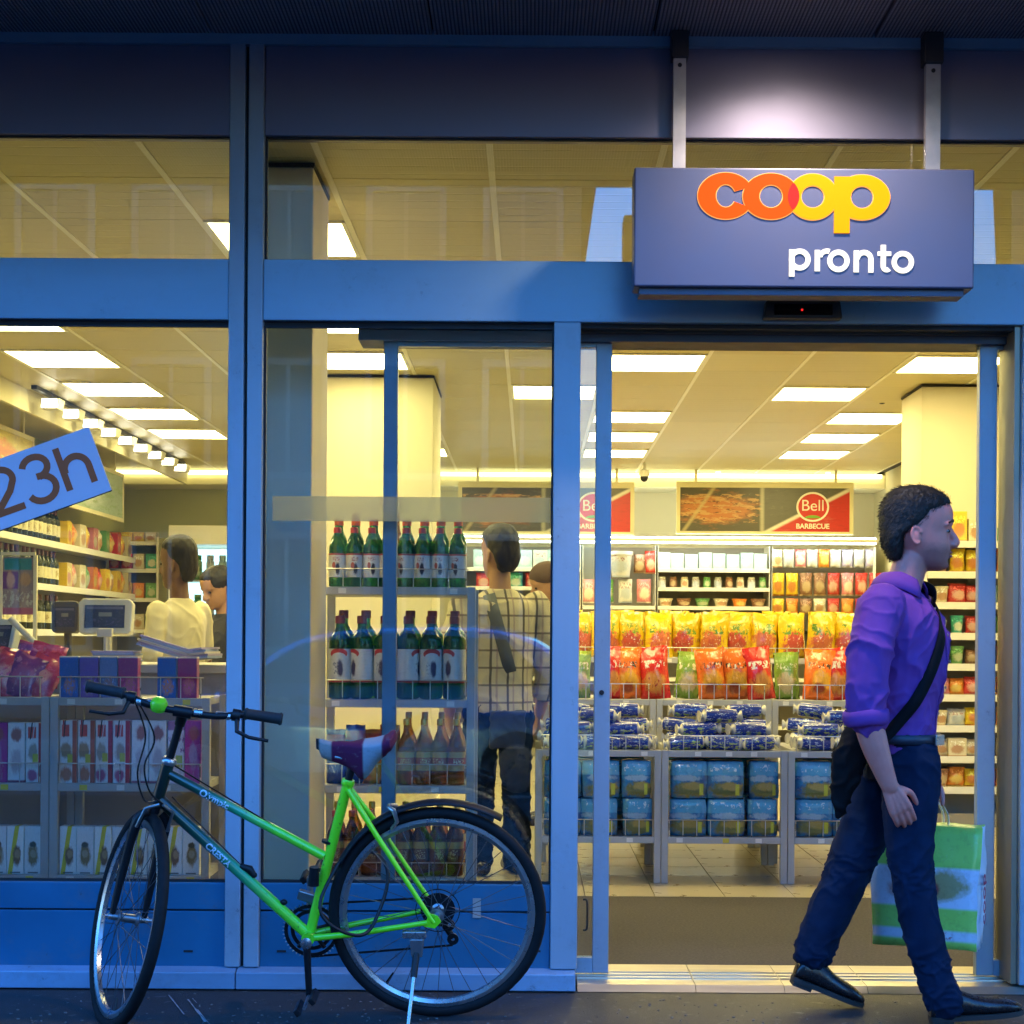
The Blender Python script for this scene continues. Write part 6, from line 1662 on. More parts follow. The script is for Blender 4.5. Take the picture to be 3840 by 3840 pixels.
# rear mudguard, caliper brake, kickstand
mg = MB(); vs, fs = [], []
nm_ = 26
for i in range(nm_ + 1):
    a = math.radians(57 + 96 * i / nm_)
    r = 0.384 - 0.026 * i / nm_
    for k_ in range(7):
        b_ = (k_ / 6 - 0.5) * 2
        rr = r - 0.012 * b_ * b_
        vs.append((HUB.x + rr * math.cos(a), 0.030 * b_, HUB.z + rr * math.sin(a)))
    if i:
        for k_ in range(6): fs.append(((i - 1) * 7 + k_, (i - 1) * 7 + k_ + 1, i * 7 + k_ + 1, i * 7 + k_))
mgo = MB().add(vs, fs).build('mudguard', mat('mudguard_black', (0.006, 0.006, 0.008), 0.5, 0, 0.1, spec=0.25), bike, smooth=60)
so = mgo.modifiers.new('thick', 'SOLIDIFY'); so.thickness = 0.004
bxx = HUB + Vector((0.355 * math.cos(2.02), 0, 0.355 * math.sin(2.02)))
for s in (-1, 1):
    MB().tube([bxx + Vector((0.0, s * 0.008, 0.03)), bxx + Vector((0.02, s * 0.032, 0.024)), bxx + Vector((0.03, s * 0.030, -0.012)), bxx + Vector((0.012, s * 0.020, -0.038))], [0.006, 0.008, 0.007, 0.006], 10).build('brake_arm', chrome_m, bike, smooth=60)
KS = V3(bl(1568, 3476)) - OX
ks_ = MB().box((-0.045, -0.080, -0.012), (0.03, -0.055, 0.012), M=Matrix.Translation(KS)).build('kickstand_bracket', chrome_m, bike, bevel=0.004)
MB().prism([(-0.022, 0.0), (0.024, 0.0), (0.018, -0.06), (-0.016, -0.06)], -0.082, -0.062, Matrix.Translation(KS + Vector((0, 0, -0.012)))).build('kickstand_joint', steel_m, ks_, bevel=0.004)
k0 = KS + Vector((0, -0.075, -0.06))
inv = Matrix.Rotation(-LEAN, 4, 'X')
tip = inv @ (Vector((k0.x - 0.02, -0.20, 0.006)))
MB().tube([k0, k0.lerp(tip, 0.32)], 0.011, 10).build('kickstand_sleeve', bblack, ks_, smooth=60)
MB().tube([k0.lerp(tip, 0.3), tip], 0.0065, 10).build('kickstand_leg', chrome_m, ks_, smooth=60)
# coiled cable lock looped round the seat tube
lk = []
for i in range(40):
    a = 2 * PI * i / 40
    c_ = V3(bl(1335, 3330)) - OX
    lk.append(c_ + Vector((0.098 * math.cos(a) + 0.010 * math.sin(3 * a), -0.05 + 0.075 * math.sin(a + 0.6), 0.118 * math.sin(a) + 0.012 * math.sin(2 * a))))
MB().tube(lk, 0.0058, 8, True).build('cable_lock', bblack, bike, smooth=60)
MB().tube([TTJ + (SEAT - BB).normalized() * 0.045 + Vector((0, 0, 0)), TTJ + (SEAT - BB).normalized() * 0.053], 0.019, 14).build('lock_clip', bblack, bike)
LB = V3(bl(1185, 3275), -0.03) - OX
MB().tube([LB + Vector((0, 0, 0.03)), LB + Vector((-0.005, 0, -0.03))], [0.016, 0.018], 14).build('lamp_bracket', bblack, bike, smooth=40)
# saddle under its knitted cover
sad_m = print_mat('saddle_cover_print', (0.12, 0.015, 0.055), [('band', 'x', -0.1, 0.20, (0.34, 0.30, 0.28)), ('band', 'x', 0.60, 0.84, (0.30, 0.33, 0.36)), ('band', 'x', -0.1, 0.045, (0.02, 0.02, 0.02))], 0.85, bump=0.2, spec=0.2)
S0, S1 = V3(bl(1186, 2805)) - OX, V3(bl(1482, 2795)) - OX
vs, fs = [], []
ns, nc = 26, 20
for i in range(ns + 1):
    t_ = i / ns
    x = S0.x + (S1.x - S0.x) * t_
    hw_ = 0.024 + 0.058 * (max(0, (t_ - 0.25) / 0.75) ** 1.3) if t_ > 0.25 else 0.024 * math.sin(PI / 2 * min(1, (t_ + 0.03) / 0.12)) 
    zt = S0.z + 0.004 + (S1.z - S0.z) * t_ + 0.016 * (abs(t_ - 0.45) / 0.5) ** 2 + (0.006 if t_ > 0.9 else 0)
    dep = 0.034 + 0.030 * math.sin(PI * t_) + (0.050 * math.exp(-((t_ - 0.60) / 0.14) ** 2))
    if t_ < 0.04: dep *= 0.6
    end = math.sin(PI / 2 * min(1, (1.015 - t_) / 0.06))
    hw_ *= end; dep *= 0.45 + 0.55 * end
    for k_ in range(nc):
        a = 2 * PI * k_ / nc
        ca, sa = math.cos(a), math.sin(a)
        y = hw_ * math.copysign(abs(ca) ** 0.8, ca)
        z = zt + (0.014 * sa if sa > 0 else dep * math.copysign(abs(sa) ** 0.8, sa))
        w_ = 0.005 * noise.noise(Vector((x * 26, y * 24, z * 34)))
        vs.append((x + w_, y * (1 + w_ * 8), z + w_))
for i in range(ns):
    for k_ in range(nc):
        k2 = (k_ + 1) % nc
        fs.append((i * nc + k_, i * nc + k2, (i + 1) * nc + k2, (i + 1) * nc + k_))
fs += [tuple(range(nc)), tuple(range(ns * nc, ns * nc + nc))[::-1]]
sdl = MB().add(vs, fs).build('saddle', sad_m, bike, smooth=70)
sdl['label'] = 'saddle wrapped in a maroon and grey knitted cover'
MB().tube([SP + Vector((-0.06, -0.02, 0.0)), SP + Vector((0.0, -0.02, -0.012)), SP + Vector((0.07, -0.022, 0.004))], 0.0045, 8).build('saddle_rail', steel_m, sdl)
MB().tube([SP + Vector((-0.06, 0.02, 0.0)), SP + Vector((0.0, 0.02, -0.012)), SP + Vector((0.07, 0.022, 0.004))], 0.0045, 8).build('saddle_rail', steel_m, sdl)
# lettering on the tubes
def tube_text(body, a_, b_, t_, size, r, name):
    me = text_mesh(body, size, decal_m, 0.0004, 0.0008)
    d_ = (b_ - a_).normalized()
    p_ = a_.lerp(b_, t_)
    up_ = Vector((0, -1, 0)).cross(d_) * -1
    nrm = Vector((0, -1, 0))
    upv = nrm.cross(d_)
    for v in me.vertices:
        ang_ = v.co.y / r
        v.co = p_ + d_ * v.co.x + upv * (math.sin(ang_) * (r + 0.0012 + v.co.z)) + nrm * (math.cos(ang_) * (r + 0.0012 + v.co.z))
    me.update()
    o = bpy.data.objects.new(name, me); COL.objects.link(o); o.parent = bike
    return o
tube_text('Olympic', TTA, TTJ, 0.31, 0.030, 0.0155, 'lettering')
tube_text('CRESTA', DTA, BB, 0.40, 0.028, 0.0185, 'lettering')
sl_ = bx('panel_lock', (at(1788, 3405, -0.03).x - 0.014, -0.0335, at(1788, 3405, -0.03).z - 0.034), (at(1788, 3405, -0.03).x + 0.014, -0.0305, at(1788, 3405, -0.03).z + 0.034), strap_m, front)
# ------------------------------------------------------------------ people
def solid_limb(mb, pts, seg=14, n=5, flat=1.0):
    """closed tapering limb through (x, y, z, r) points with rounded ends"""
    c = catmull(pts, n)
    P_ = [Vector(p[:3]) for p in c]; R = [p[3] for p in c]
    d0 = (P_[0] - P_[1]).normalized(); d1 = (P_[-1] - P_[-2]).normalized()
    P2 = [P_[0] + d0 * R[0] * k for k in (0.9, 0.6)] + P_ + [P_[-1] + d1 * R[-1] * k for k in (0.6, 0.9)]
    R2 = [R[0] * 0.35, R[0] * 0.8] + R + [R[-1] * 0.8, R[-1] * 0.35]
    mb.tube(P2, R2, seg)
def solid_loft(mb, rings, seg=24, n=4, yaw=0.0, power=1.0):
    """rings: (cx, cy, z, a, b) horizontal ellipses, turned by yaw"""
    c = catmull(rings, n)
    vs, fs = [], []
    cy_, sy_ = math.cos(yaw), math.sin(yaw)
    for cx, cy, z, a, b in c:
        for k in range(seg):
            t = 2 * PI * k / seg
            u, v = math.cos(t), math.sin(t)
            u = math.copysign(abs(u) ** power, u); v = math.copysign(abs(v) ** power, v)
            x, y = a * u, b * v
            vs.append((cx + x * cy_ - y * sy_, cy + x * sy_ + y * cy_, z))
    m = len(c)
    for i in range(m - 1):
        for k in range(seg):
            k2 = (k + 1) % seg
            fs.append((i * seg + k, i * seg + k2, (i + 1) * seg + k2, (i + 1) * seg + k))
    fs += [tuple(range(seg))[::-1], tuple((m - 1) * seg + k for k in range(seg))]
    mb.add(vs, fs)
def head_loft(mb, sl, seg=28):
    """slices (z, x_front, x_back, half width)"""
    rings = [((f + b) / 2, 0, z, (f - b) / 2, w) for z, f, b, w in sl]
    solid_loft(mb, rings, seg, 3, 0, 0.92)
def skin_over(name, mb, m, parent, voxel, smooth=4, fold=None, fac=0.5):
    """one continuous surface over the shapes in mb"""
    tmp = mb.build('tmp', m)
    rm = tmp.modifiers.new('r', 'REMESH'); rm.mode = 'VOXEL'; rm.voxel_size = voxel
    if smooth:
        s_ = tmp.modifiers.new('s', 'SMOOTH'); s_.iterations = smooth; s_.factor = fac
    dg = bpy.context.evaluated_depsgraph_get()
    me = bpy.data.meshes.new_from_object(tmp.evaluated_get(dg))
    bpy.data.objects.remove(tmp)
    me.name = name
    me.materials.clear(); me.materials.append(m)
    if fold:
        nv = [v.normal.copy() for v in me.vertices]
        for v, n_ in zip(me.vertices, nv):
            v.co += n_ * fold(v.co)
    me.polygons.foreach_set('use_smooth', [True] * len(me.polygons))
    me.update()
    o = bpy.data.objects.new(name, me); COL.objects.link(o); o.parent = parent
    return o
def folds(amp, sx, sy, sz, amp2=0.3, seed=0.0):
    def f(p):
        q = Vector((p.x * sx + seed, p.y * sy, p.z * sz))
        w = noise.noise(q + noise.noise_vector(q * 0.6) * 0.9)
        r = 1 - abs(w) * 2.4
        return amp * (r ** 3 if r > 0 else 0) - amp * 0.35 + amp * amp2 * noise.noise(q * 3.1)
    return f
def skin_mat(name, col): return mat(name, col, 0.5, 0, 0.10, 30, 0.15, 400, sub=0.08)
skin_a = skin_mat('skin_light', (0.52, 0.19, 0.135))
skin_b = skin_mat('skin_brown', (0.17, 0.085, 0.045))
skin_c = skin_mat('skin_tan', (0.40, 0.21, 0.12))
hair_k = mat('hair_dark', (0.010, 0.007, 0.005), 0.6, 0, 0.5, 90, 0.8, 300, stretch=(1, 1, 0.3))
eye_m = mat('eye_dark', (0.02, 0.014, 0.01), 0.15)
eyew_m = mat('eye_white', (0.30, 0.27, 0.25), 0.45)
shirt_m = mat('shirt_violet', (0.17, 0.042, 0.25), 0.75, 0, 0.12, 14, 0.25, 500, spec=0.25)
jean_m = mat('jeans_navy', (0.006, 0.016, 0.040), 0.9, 0, 0.3, 16, 0.35, 600, spec=0.1)
shoe_m = mat('shoe_leather', (0.012, 0.009, 0.010), 0.28, 0, 0.25, 20, 0.1, 200)
sole_m = mat('shoe_sole', (0.02, 0.016, 0.014), 0.7)
satchel_m = mat('satchel_black', (0.005, 0.005, 0.006), 0.8, 0, 0.2, 20, 0.3, 200, spec=0.15)
belt_m = mat('belt_navy', (0.02, 0.03, 0.05), 0.5)

HEAD = [(1.455, .108, .045, .018), (1.466, .124, .025, .036), (1.482, .130, .005, .049), (1.500, .131, -.012, .057), (1.520, .137, -.025, .063), (1.545, .136, -.042, .068), (1.572, .133, -.058, .071), (1.590, .138, -.066, .0725), (1.610, .146, -.070, .074), (1.640, .148, -.072, .075), (1.668, .140, -.068, .072), (1.692, .118, -.056, .062), (1.710, .086, -.036, .045), (1.720, .05, -.005, .02)]
HAIR = [(1.490, -.022, -.052, .040), (1.515, -.018, -.066, .056), (1.545, -.016, -.078, .068), (1.575, -.006, -.083, .074), (1.598, .050, -.087, .077), (1.622, .088, -.089, .080), (1.648, .112, -.089, .081), (1.668, .136, -.086, .080), (1.690, .133, -.076, .073), (1.712, .108, -.058, .058), (1.728, .075, -.028, .036), (1.734, .05, 0.0, .015)]
def add_face(mb, dx=0.0, dz=0.0, k=1.0):
    c0 = Vector((0.03, 0, 1.59))
    def T(x, y, z): 
        p = c0 + (Vector((x, y, z)) - c0) * k
        return (p.x + dx, p.y, p.z + dz)
    nb = [(*T(.132, 0, 1.598), .012), (*T(.144, 0, 1.576), .0125), (*T(.156, 0, 1.555), .0145), (*T(.157, 0, 1.545), .0150), (*T(.140, 0, 1.540), .014)]
    solid_limb(mb, nb, 10, 3)
    for s in (-1, 1):
        mb.ell(T(.146, s * .014, 1.541), (.013, .009, .010), 10, 6)
        solid_limb(mb, [(*T(.138, s * .014, 1.607), .008), (*T(.132, s * .036, 1.611), .008), (*T(.112, s * .055, 1.604), .007)], 8, 3)   # brow ridge
        mb.ell(T(.010, s * .074, 1.562), (.013, .008, .024), 12, 8, Matrix.Rotation(-0.25, 4, 'Y'))                       # ear
        earp = [T(.010 + .0165 * math.cos(q), s * (.079 + .003 * math.cos(q + 2.6)), 1.566 + .027 * math.sin(q) - .004 * math.cos(q)) for q in [0.5 + 4.9 * i / 11 for i in range(12)]]
        solid_limb(mb, [(*q, .0046) for q in earp], 8, 2)
    mb.ell(T(.132, 0, 1.5155), (.013, .026, .0060), 12, 6); mb.ell(T(.130, 0, 1.5015), (.013, .023, .0070), 12, 6)
    mb.ell(T(.118, 0, 1.474), (.018, .022, .015), 12, 6)
def eyes(parent, dx=0.0, dz=0.0, k=1.0, only=None):
    for s in (-1, 1):
        o = MB().ell((.119 + dx, s * .033, 1.583 + dz), (.0105, .013, .0062), 12, 8).build('eye', eyew_m, parent, smooth=180)
        MB().ell((.1245 + dx, s * .035, 1.583 + dz), (.0065, .0095, .0062), 10, 6).build('iris', eye_m, o, smooth=180)
        MB().tube([(.141 + dx, s * .014, 1.610 + dz), (.139 + dx, s * .034, 1.617 + dz), (.121 + dx, s * .056, 1.609 + dz)], [.0045, .0055, .003], 8).build('eyebrow', hair_k, parent, smooth=60)

def hand(mb, wrist, d, p, nrm, curl=0.5, size=1.0, grip=False):
    """palm and five fingers. d: towards the fingertips, p: thumb side, nrm: palm side"""
    d, p, nrm = d.normalized(), p.normalized(), nrm.normalized()
    w = Vector(wrist)
    for o in (-0.024, -0.008, 0.008, 0.024):
        a = w + d * 0.008 + p * o * 0.6; b = w + d * 0.082 * size + p * o * 1.15
        solid_limb(mb, [(*a, .0155), (*(a.lerp(b, .5) - nrm * 0.002), .0150), (*b, .0120)], 8, 3)
    for o, L in ((0.030, 0.072), (0.0105, 0.080), (-0.0095, 0.074), (-0.0285, 0.058)):
        base = w + d * 0.080 * size + p * o * size
        a1, a2, a3 = (curl, curl * 2.0, curl * 2.8) if not grip else (1.0, 2.4, 3.3)
        q = base; pts = [(*q, .0098)]
        for ang_, seg_l in ((a1, 0.44), (a2, 0.32), (a3, 0.24)):
            q = q + (d * math.cos(ang_) + nrm * math.sin(ang_)) * (L * seg_l * size)
            pts.append((*q, .0092 - 0.0012 * len(pts) * 0.6))
        solid_limb(mb, pts, 8, 3)
    t0 = w + d * 0.022 + p * 0.024 + nrm * 0.006
    t1 = t0 + (d * 0.62 + p * 0.62 + nrm * 0.35).normalized() * 0.042 * size
    t2 = t1 + (d * 0.92 + p * 0.15 + nrm * 0.35).normalized() * 0.034 * size
    t3 = t2 + (d * 0.95 - p * 0.05 + nrm * 0.3).normalized() * 0.022 * size
    solid_limb(mb, [(*t0, .0145), (*t1, .0115), (*t2, .0095), (*t3, .0078)], 8, 3)

# ---- the walking man
YM, PXM = -0.36, FPX / (DIST - 0.36)
man = thing('person', 'man in violet shirt and navy jeans walking past the doorway with a satchel', 'person', ((3400 - PX0) / PXM, YM, 0.0))
YAW = math.radians(-26)
b = MB()
head_loft(b, HEAD); add_face(b)
solid_limb(b, [(-.035, 0, 1.33, .066), (-.008, 0, 1.42, .058), (.018, 0, 1.50, .056)], 18)
solid_loft(b, [(-.015, 0, .80, .085, .13), (-.012, 0, .95, .088, .135), (-.005, 0, 1.15, .10, .15), (-.01, 0, 1.28, .10, .16), (-.03, 0, 1.36, .07, .13), (-.035, 0, 1.40, .045, .06)], 20, 3, YAW)
NA = [(-.125, -.175, 1.335, .052), (-.165, -.215, 1.20, .048), (-.186, -.232, 1.03, .043), (-.160, -.232, .92, .0445), (-.128, -.226, .83, .035), (-.104, -.222, .770, .0275)]
FA = [(.06, .17, 1.335, .052), (.055, .225, 1.20, .048), (.045, .245, 1.03, .042), (.085, .245, .90, .040), (.112, .24, .82, .032), (.118, .236, .775, .027)]
solid_limb(b, NA); solid_limb(b, FA)
hand(b, (-.102, -.222, .768), Vector((.055, .01, -.115)), Vector((.85, 0, .42)), Vector((.15, 1, .0)), 0.32)
hand(b, (.118, .236, .772), Vector((.02, 0, -1)), Vector((1, -.2, 0)), Vector((-.1, -1, 0)), 0.9, 1.0, True)
NL = [(-.005, -.085, .84, .085), (-.008, -.10, .68, .075), (-.008, -.12, .50, .056), (.018, -.135, .34, .050), (.060, -.145, .20, .040), (.098, -.15, .085, .036)]
FL = [(-.03, .085, .84, .085), (-.085, .09, .66, .075), (-.160, .09, .46, .056), (-.215, .09, .34, .050), (-.262, .09, .24, .042), (-.298, .09, .15, .036)]
solid_limb(b, NL); solid_limb(b, FL)
def stubble_mat():
    m, nt, p = new_mat('skin_stubble')
    tc = nt.nodes.new('ShaderNodeTexCoord'); sep = nt.nodes.new('ShaderNodeSeparateXYZ'); nt.links.new(tc.outputs['Object'], sep.inputs[0])
    n1 = noise_node(nt, tc.outputs['Object'], 30, 4)
    c = mixc(nt, n1, (0.66, 0.18, 0.135), (0.80, 0.25, 0.19))
    beard = mathn(nt, 'MULTIPLY', ramp(nt, mathn(nt, 'MULTIPLY_ADD', n1, 0.03, sep.outputs[2]), 1.560, 1.530), ramp(nt, sep.outputs[0], 0.0, 0.05))
    beard = mathn(nt, 'MULTIPLY', beard, ramp(nt, sep.outputs[2], 1.40, 1.46))
    c = mixc(nt, mathn(nt, 'MULTIPLY', beard, 0.55), c, (0.07, 0.035, 0.035))
    nt.links.new(c, p.inputs['Base Color']); p.inputs['Roughness'].default_value = 0.5
    p.inputs['Subsurface Weight'].default_value = 0.08; p.inputs['Subsurface Radius'].default_value = (0.012, 0.005, 0.003)
    b_ = nt.nodes.new('ShaderNodeBump'); b_.inputs['Strength'].default_value = 0.15; b_.inputs['Distance'].default_value = 0.002
    nt.links.new(noise_node(nt, tc.outputs['Object'], 400, 3), b_.inputs['Height']); nt.links.new(b_.outputs[0], p.inputs['Normal'])
    return m
body = skin_over('body', b, stubble_mat(), man, 0.0042, 3)
lip_m = mat('lip', (0.40, 0.10, 0.09), 0.4)
for zz, hh in ((1.5145, .0048), (1.5030, .0056)):
    MB().ell((.1375, 0, zz), (.0095, .021, hh), 14, 8).build('lip', lip_m, man, smooth=180)
eyes(man)
# stubble and hair
hb_ = MB(); head_loft(hb_, HAIR)
hair_o = skin_over('hair', hb_, hair_k, man, 0.005, 3, lambda p: 0.0035 * noise.noise(Vector((p.x * 70, p.y * 90, p.z * 40))) + 0.002 * noise.noise(p * 160))
# short strands lying back over the scalp
def strands(src, n, L, w, m, parent, seed, flow=Vector((-0.7, 0, -0.5))):
    rng = random.Random(seed)
    me = src.data; me.calc_loop_triangles()
    polys = [p for p in me.polygons]
    mb = MB()
    for _ in range(n):
        p = rng.choice(polys)
        c = Vector(p.center); nn = Vector(p.normal)
        f_ = flow + Vector((rng.uniform(-.5, .5), rng.uniform(-.5, .5), rng.uniform(-.5, .5)))
        t_ = (f_ - nn * f_.dot(nn)).normalized()
        sd_ = t_.cross(nn) * w
        c += Vector((rng.uniform(-1, 1), rng.uniform(-1, 1), rng.uniform(-1, 1))) * 0.002
        l_ = L * rng.uniform(.6, 1.2)
        a, b_, e = c - nn * .001, c + t_ * l_ * .5 + nn * l_ * .22, c + t_ * l_ + nn * l_ * rng.uniform(.15, .45)
        mb.add([a + sd_, a - sd_, b_ - sd_ * .8, b_ + sd_ * .8, e], [(0, 1, 2, 3), (3, 2, 4)])
    o = mb.build('hair_strand_layer', m, parent)
    o['kind'] = 'stuff'
    return o
strands(hair_o, 7000, 0.016, 0.0009, hair_k, man, 3)
# shirt
s_ = MB()
solid_loft(s_, [(-.020, 0, .865, .115, .155), (-.018, 0, .93, .113, .155), (-.012, 0, 1.02, .118, .160), (-.002, 0, 1.12, .128, .172), (.0, 0, 1.22, .134, .186), (-.012, 0, 1.30, .124, .192), (-.030, 0, 1.355, .095, .17), (-.036, 0, 1.395, .072, .105), (-.03, 0, 1.425, .066, .070)], 30, 4, YAW)
solid_limb(s_, [(-.115, -.165, 1.335, .076), (-.160, -.212, 1.22, .072), (-.182, -.230, 1.08, .068), (-.184, -.233, 1.0, .062), (-.176, -.233, .975, .060)], 20)
solid_limb(s_, [(.055, .16, 1.335, .074), (.055, .222, 1.22, .070), (.046, .243, 1.08, .064), (.055, .245, 1.0, .060)], 20)
f1 = folds(0.010, 6, 6, 6, 0.15, 3.0)
f2 = folds(0.0045, 12, 12, 13, 0.15, 9.0)
shirt = skin_over('shirt', s_, shirt_m, man, 0.0055, 3, lambda p: (f1(p) + f2(p)) * (0.35 if p.z > 1.36 else 1.0))
# rolled cuffs, collar, placket, buttons
for (cx, cy, cz, r, dx) in ((-.180, -.233, .985, .064, .006), (.050, .245, 1.0, .062, .01)):
    pts = [Vector((cx + (r + .002 * math.sin(5 * a)) * math.cos(a), cy + (r + .002 * math.cos(4 * a)) * math.sin(a), cz + dx * math.cos(a) + 0.003 * math.sin(3 * a))) for a in [2 * PI * i / 28 for i in range(28)]]
    MB().tube(pts, 0.024, 10, True, ry=0.009).build('cuff', shirt_m, shirt, smooth=70)
vs, fs = [], []
nC = 30
for i in range(nC + 1):
    a = math.radians(38 + (360 - 76) * i / nC) + YAW
    dirv = Vector((math.cos(a), math.sin(a), 0))
    fr_ = max(0, math.cos(a - YAW)) ** 1.5
    cl_, sl3 = math.cos(a), math.sin(a)
    base = Vector((-.022 + .066 * cl_, .070 * sl3, 1.412 - .030 * fr_))
    top = base + Vector((.010 - .004 * cl_, -.004 * sl3, .038 - .006 * fr_))
    fold_ = top + Vector((.007 * cl_, .007 * sl3, -.001))
    out = Vector((-.024 + (.098 + .012 * fr_) * cl_, .116 * sl3, 1.398 - .052 * fr_))
    for q in (base, top, fold_, fold_.lerp(out, .5) + Vector((.005 * cl_, .005 * sl3, .005)), out): vs.append(q)
    if i:
        for k in range(4): fs.append(((i - 1) * 5 + k, (i - 1) * 5 + k + 1, i * 5 + k + 1, i * 5 + k))
col_o = MB().add(vs, fs).build('collar', shirt_m, shirt, smooth=60)
so = col_o.modifiers.new('thick', 'SOLIDIFY'); so.thickness = 0.004
tree = bvhtree.BVHTree.FromPolygons([v.co for v in shirt.data.vertices], [p.vertices[:] for p in shirt.data.polygons])
def on_shirt(x, z, lift=0.004):
    hit = tree.ray_cast(Vector((x, -2, z)), Vector((0, 1, 0)))
    return (hit[0] + Vector((0, -lift, 0)), hit[1]) if hit[0] else (None, None)
def radial(z, ang_, lift=0.004):
    o = Vector((-.005, 0, z)); d_ = Vector((math.cos(ang_), math.sin(ang_), 0))
    hit = tree.ray_cast(o + d_ * 1.0, -d_)
    return hit[0] + d_ * lift if hit[0] else None
# placket down the front
vs, fs = [], []
zs_ = [1.36 - 0.02 * i for i in range(24)]
for z in zs_:
    for da in (-.085, .085):
        q = radial(z, YAW + da, 0.0035); vs.append(q)
    if len(vs) > 2: fs.append((len(vs) - 4, len(vs) - 3, len(vs) - 1, len(vs) - 2))
pk_ = MB().add(vs, fs).build('placket', shirt_m, shirt, smooth=60); so = pk_.modifiers.new('thick', 'SOLIDIFY'); so.thickness = 0.0025
for i in range(6):
    q = radial(1.33 - i * 0.085, YAW, 0.006)
    MB().lathe([(.0045, -.001), (.0045, .001)], 10, Matrix.Translation(q) @ Matrix.Rotation(PI / 2, 4, 'Y') @ Matrix.Rotation(YAW, 4, 'X')).build('button', eyew_m, shirt)
# trousers
t_ = MB()
solid_loft(t_, [(-.02, 0, .925, .112, .152), (-.018, 0, .88, .116, .158), (-.02, 0, .82, .118, .162), (-.02, 0, .77, .11, .15)], 26, 3, YAW * 0.5)
solid_limb(t_, [(-.008, -.085, .83, .100), (-.008, -.098, .70, .090), (-.012, -.115, .54, .074), (.004, -.130, .40, .068), (.030, -.140, .27, .063), (.066, -.147, .15, .060), (.094, -.15, .075, .064)], 20)
solid_limb(t_, [(-.03, .08, .83, .104), (-.085, .09, .68, .092), (-.155, .09, .49, .080), (-.205, .09, .375, .074), (-.250, .09, .275, .070), (-.285, .09, .185, .068)], 20)
f3 = folds(0.012, 9, 9, 9, 0.2, 1.0); f4 = folds(0.008, 17, 17, 26, 0.2, 5.0)
skin_over('trousers', t_, jean_m, man, 0.006, 4, lambda p: f3(p) * 0.45 + f4(p) * (0.8 if p.z < 0.22 or 0.42 < p.z < 0.52 else 0.15))
# belt and buckle
vs = []; fs = []
for i in range(41):
    a = 2 * PI * i / 40
    for z, k in ((.895, 1.0), (.925, 1.0)):
        vs.append(Vector((-.018 + .1215 * math.cos(a) * math.cos(YAW * .5) - .164 * math.sin(a) * math.sin(YAW * .5), .1215 * math.cos(a) * math.sin(YAW * .5) + .164 * math.sin(a) * math.cos(YAW * .5), z)))
    if i: fs.append((2 * i - 2, 2 * i, 2 * i + 1, 2 * i - 1))
bo = MB().add(vs, fs).build('belt', belt_m, man, smooth=60); so = bo.modifiers.new('thick', 'SOLIDIFY'); so.thickness = 0.005; so.offset = 1
bk_ = Vector((.080, -.115, .908))
bx('buckle', (-.024, -.004, -.017), (.024, .004, .017), chrome_m, bo, bevel=0.003).matrix_basis = Matrix.Translation(bk_) @ Matrix.Rotation(0.75, 4, 'Z')
# shoes
def shoe(heel, toe, y, zc):
    h_, t2 = Vector((heel[0], y, heel[1])), Vector((toe[0], y - 0.01, toe[1]))
    d_ = (t2 - h_); L = d_.length; d_.normalize()
    upv = Vector((0, 1, 0)).cross(d_) * -1
    upv = d_.cross(Vector((0, 1, 0))) * 1.0
    if upv.z < 0: upv = -upv
    lat = Vector((0, 1, 0))
    m_ = MB(); vs, fs = [], []
    prof_ = [(0.0, .026, .050), (0.06, .036, .072), (0.20, .038, .082), (0.34, .037, .080), (0.48, .040, .062), (0.62, .045, .052), (0.78, .044, .044), (0.92, .032, .032), (1.0, .012, .020)]
    for s, hw_, ht in catmull(prof_, 3):
        for k in range(18):
            a = 2 * PI * k / 18
            u, v = math.cos(a), math.sin(a)
            vs.append(h_ + d_ * (s * L) + lat * (hw_ * u) + upv * (ht / 2 + ht / 2 * math.copysign(abs(v) ** .7, v)))
    nn = len(vs) // 18
    for i in range(nn - 1):
        for k in range(18):
            k2 = (k + 1) % 18
            fs.append((i * 18 + k, i * 18 + k2, (i + 1) * 18 + k2, (i + 1) * 18 + k))
    fs += [tuple(range(18)), tuple((nn - 1) * 18 + k for k in range(18))]
    m_.add(vs, fs)
    ank = h_ + d_ * (0.22 * L) + upv * 0.05
    m_.ell(ank, (.040, .036, .05))
    o = skin_over('shoe', m_, shoe_m, man, 0.005, 4)
    # sole: a slab with a heel block
    sl2 = MB(); vs, fs = [], []
    outl = [(0.0, .022), (0.05, .034), (0.2, .036), (0.4, .035), (0.62, .044), (0.8, .042), (0.94, .028), (1.01, .008)]
    for s, hw_ in catmull(outl, 2):
        for yy in (-hw_, hw_):
            for zz in (-.012, .004): vs.append(h_ + d_ * (s * L) + lat * yy + upv * zz)
    nn = len(vs) // 4
    for i in range(nn - 1):
        A, B = 4 * i, 4 * i + 4
        fs += [(A, B, B + 1, A + 1), (A + 2, A + 3, B + 3, B + 2), (A, A + 2, B + 2, B), (A + 1, B + 1, B + 3, A + 3)]
    fs += [(0, 1, 3, 2), (4 * nn - 4, 4 * nn - 2, 4 * nn - 1, 4 * nn - 3)]
    sl2.add(vs, fs).build('sole', sole_m, o, smooth=40)
    M = Matrix((tuple(d_) + (0,), tuple(lat) + (0,), tuple(upv) + (0,), (0, 0, 0, 1))).transposed()
    MB().box((0.004, -.032, -.024), (0.068, .032, -.0125), M=Matrix.Translation(h_) @ M).build('heel', sole_m, o)
    return o
shoe((.045, .028), (.335, .055), -.15, 0)
shoe((-.352, .105), (-.118, .016), .09, 0)

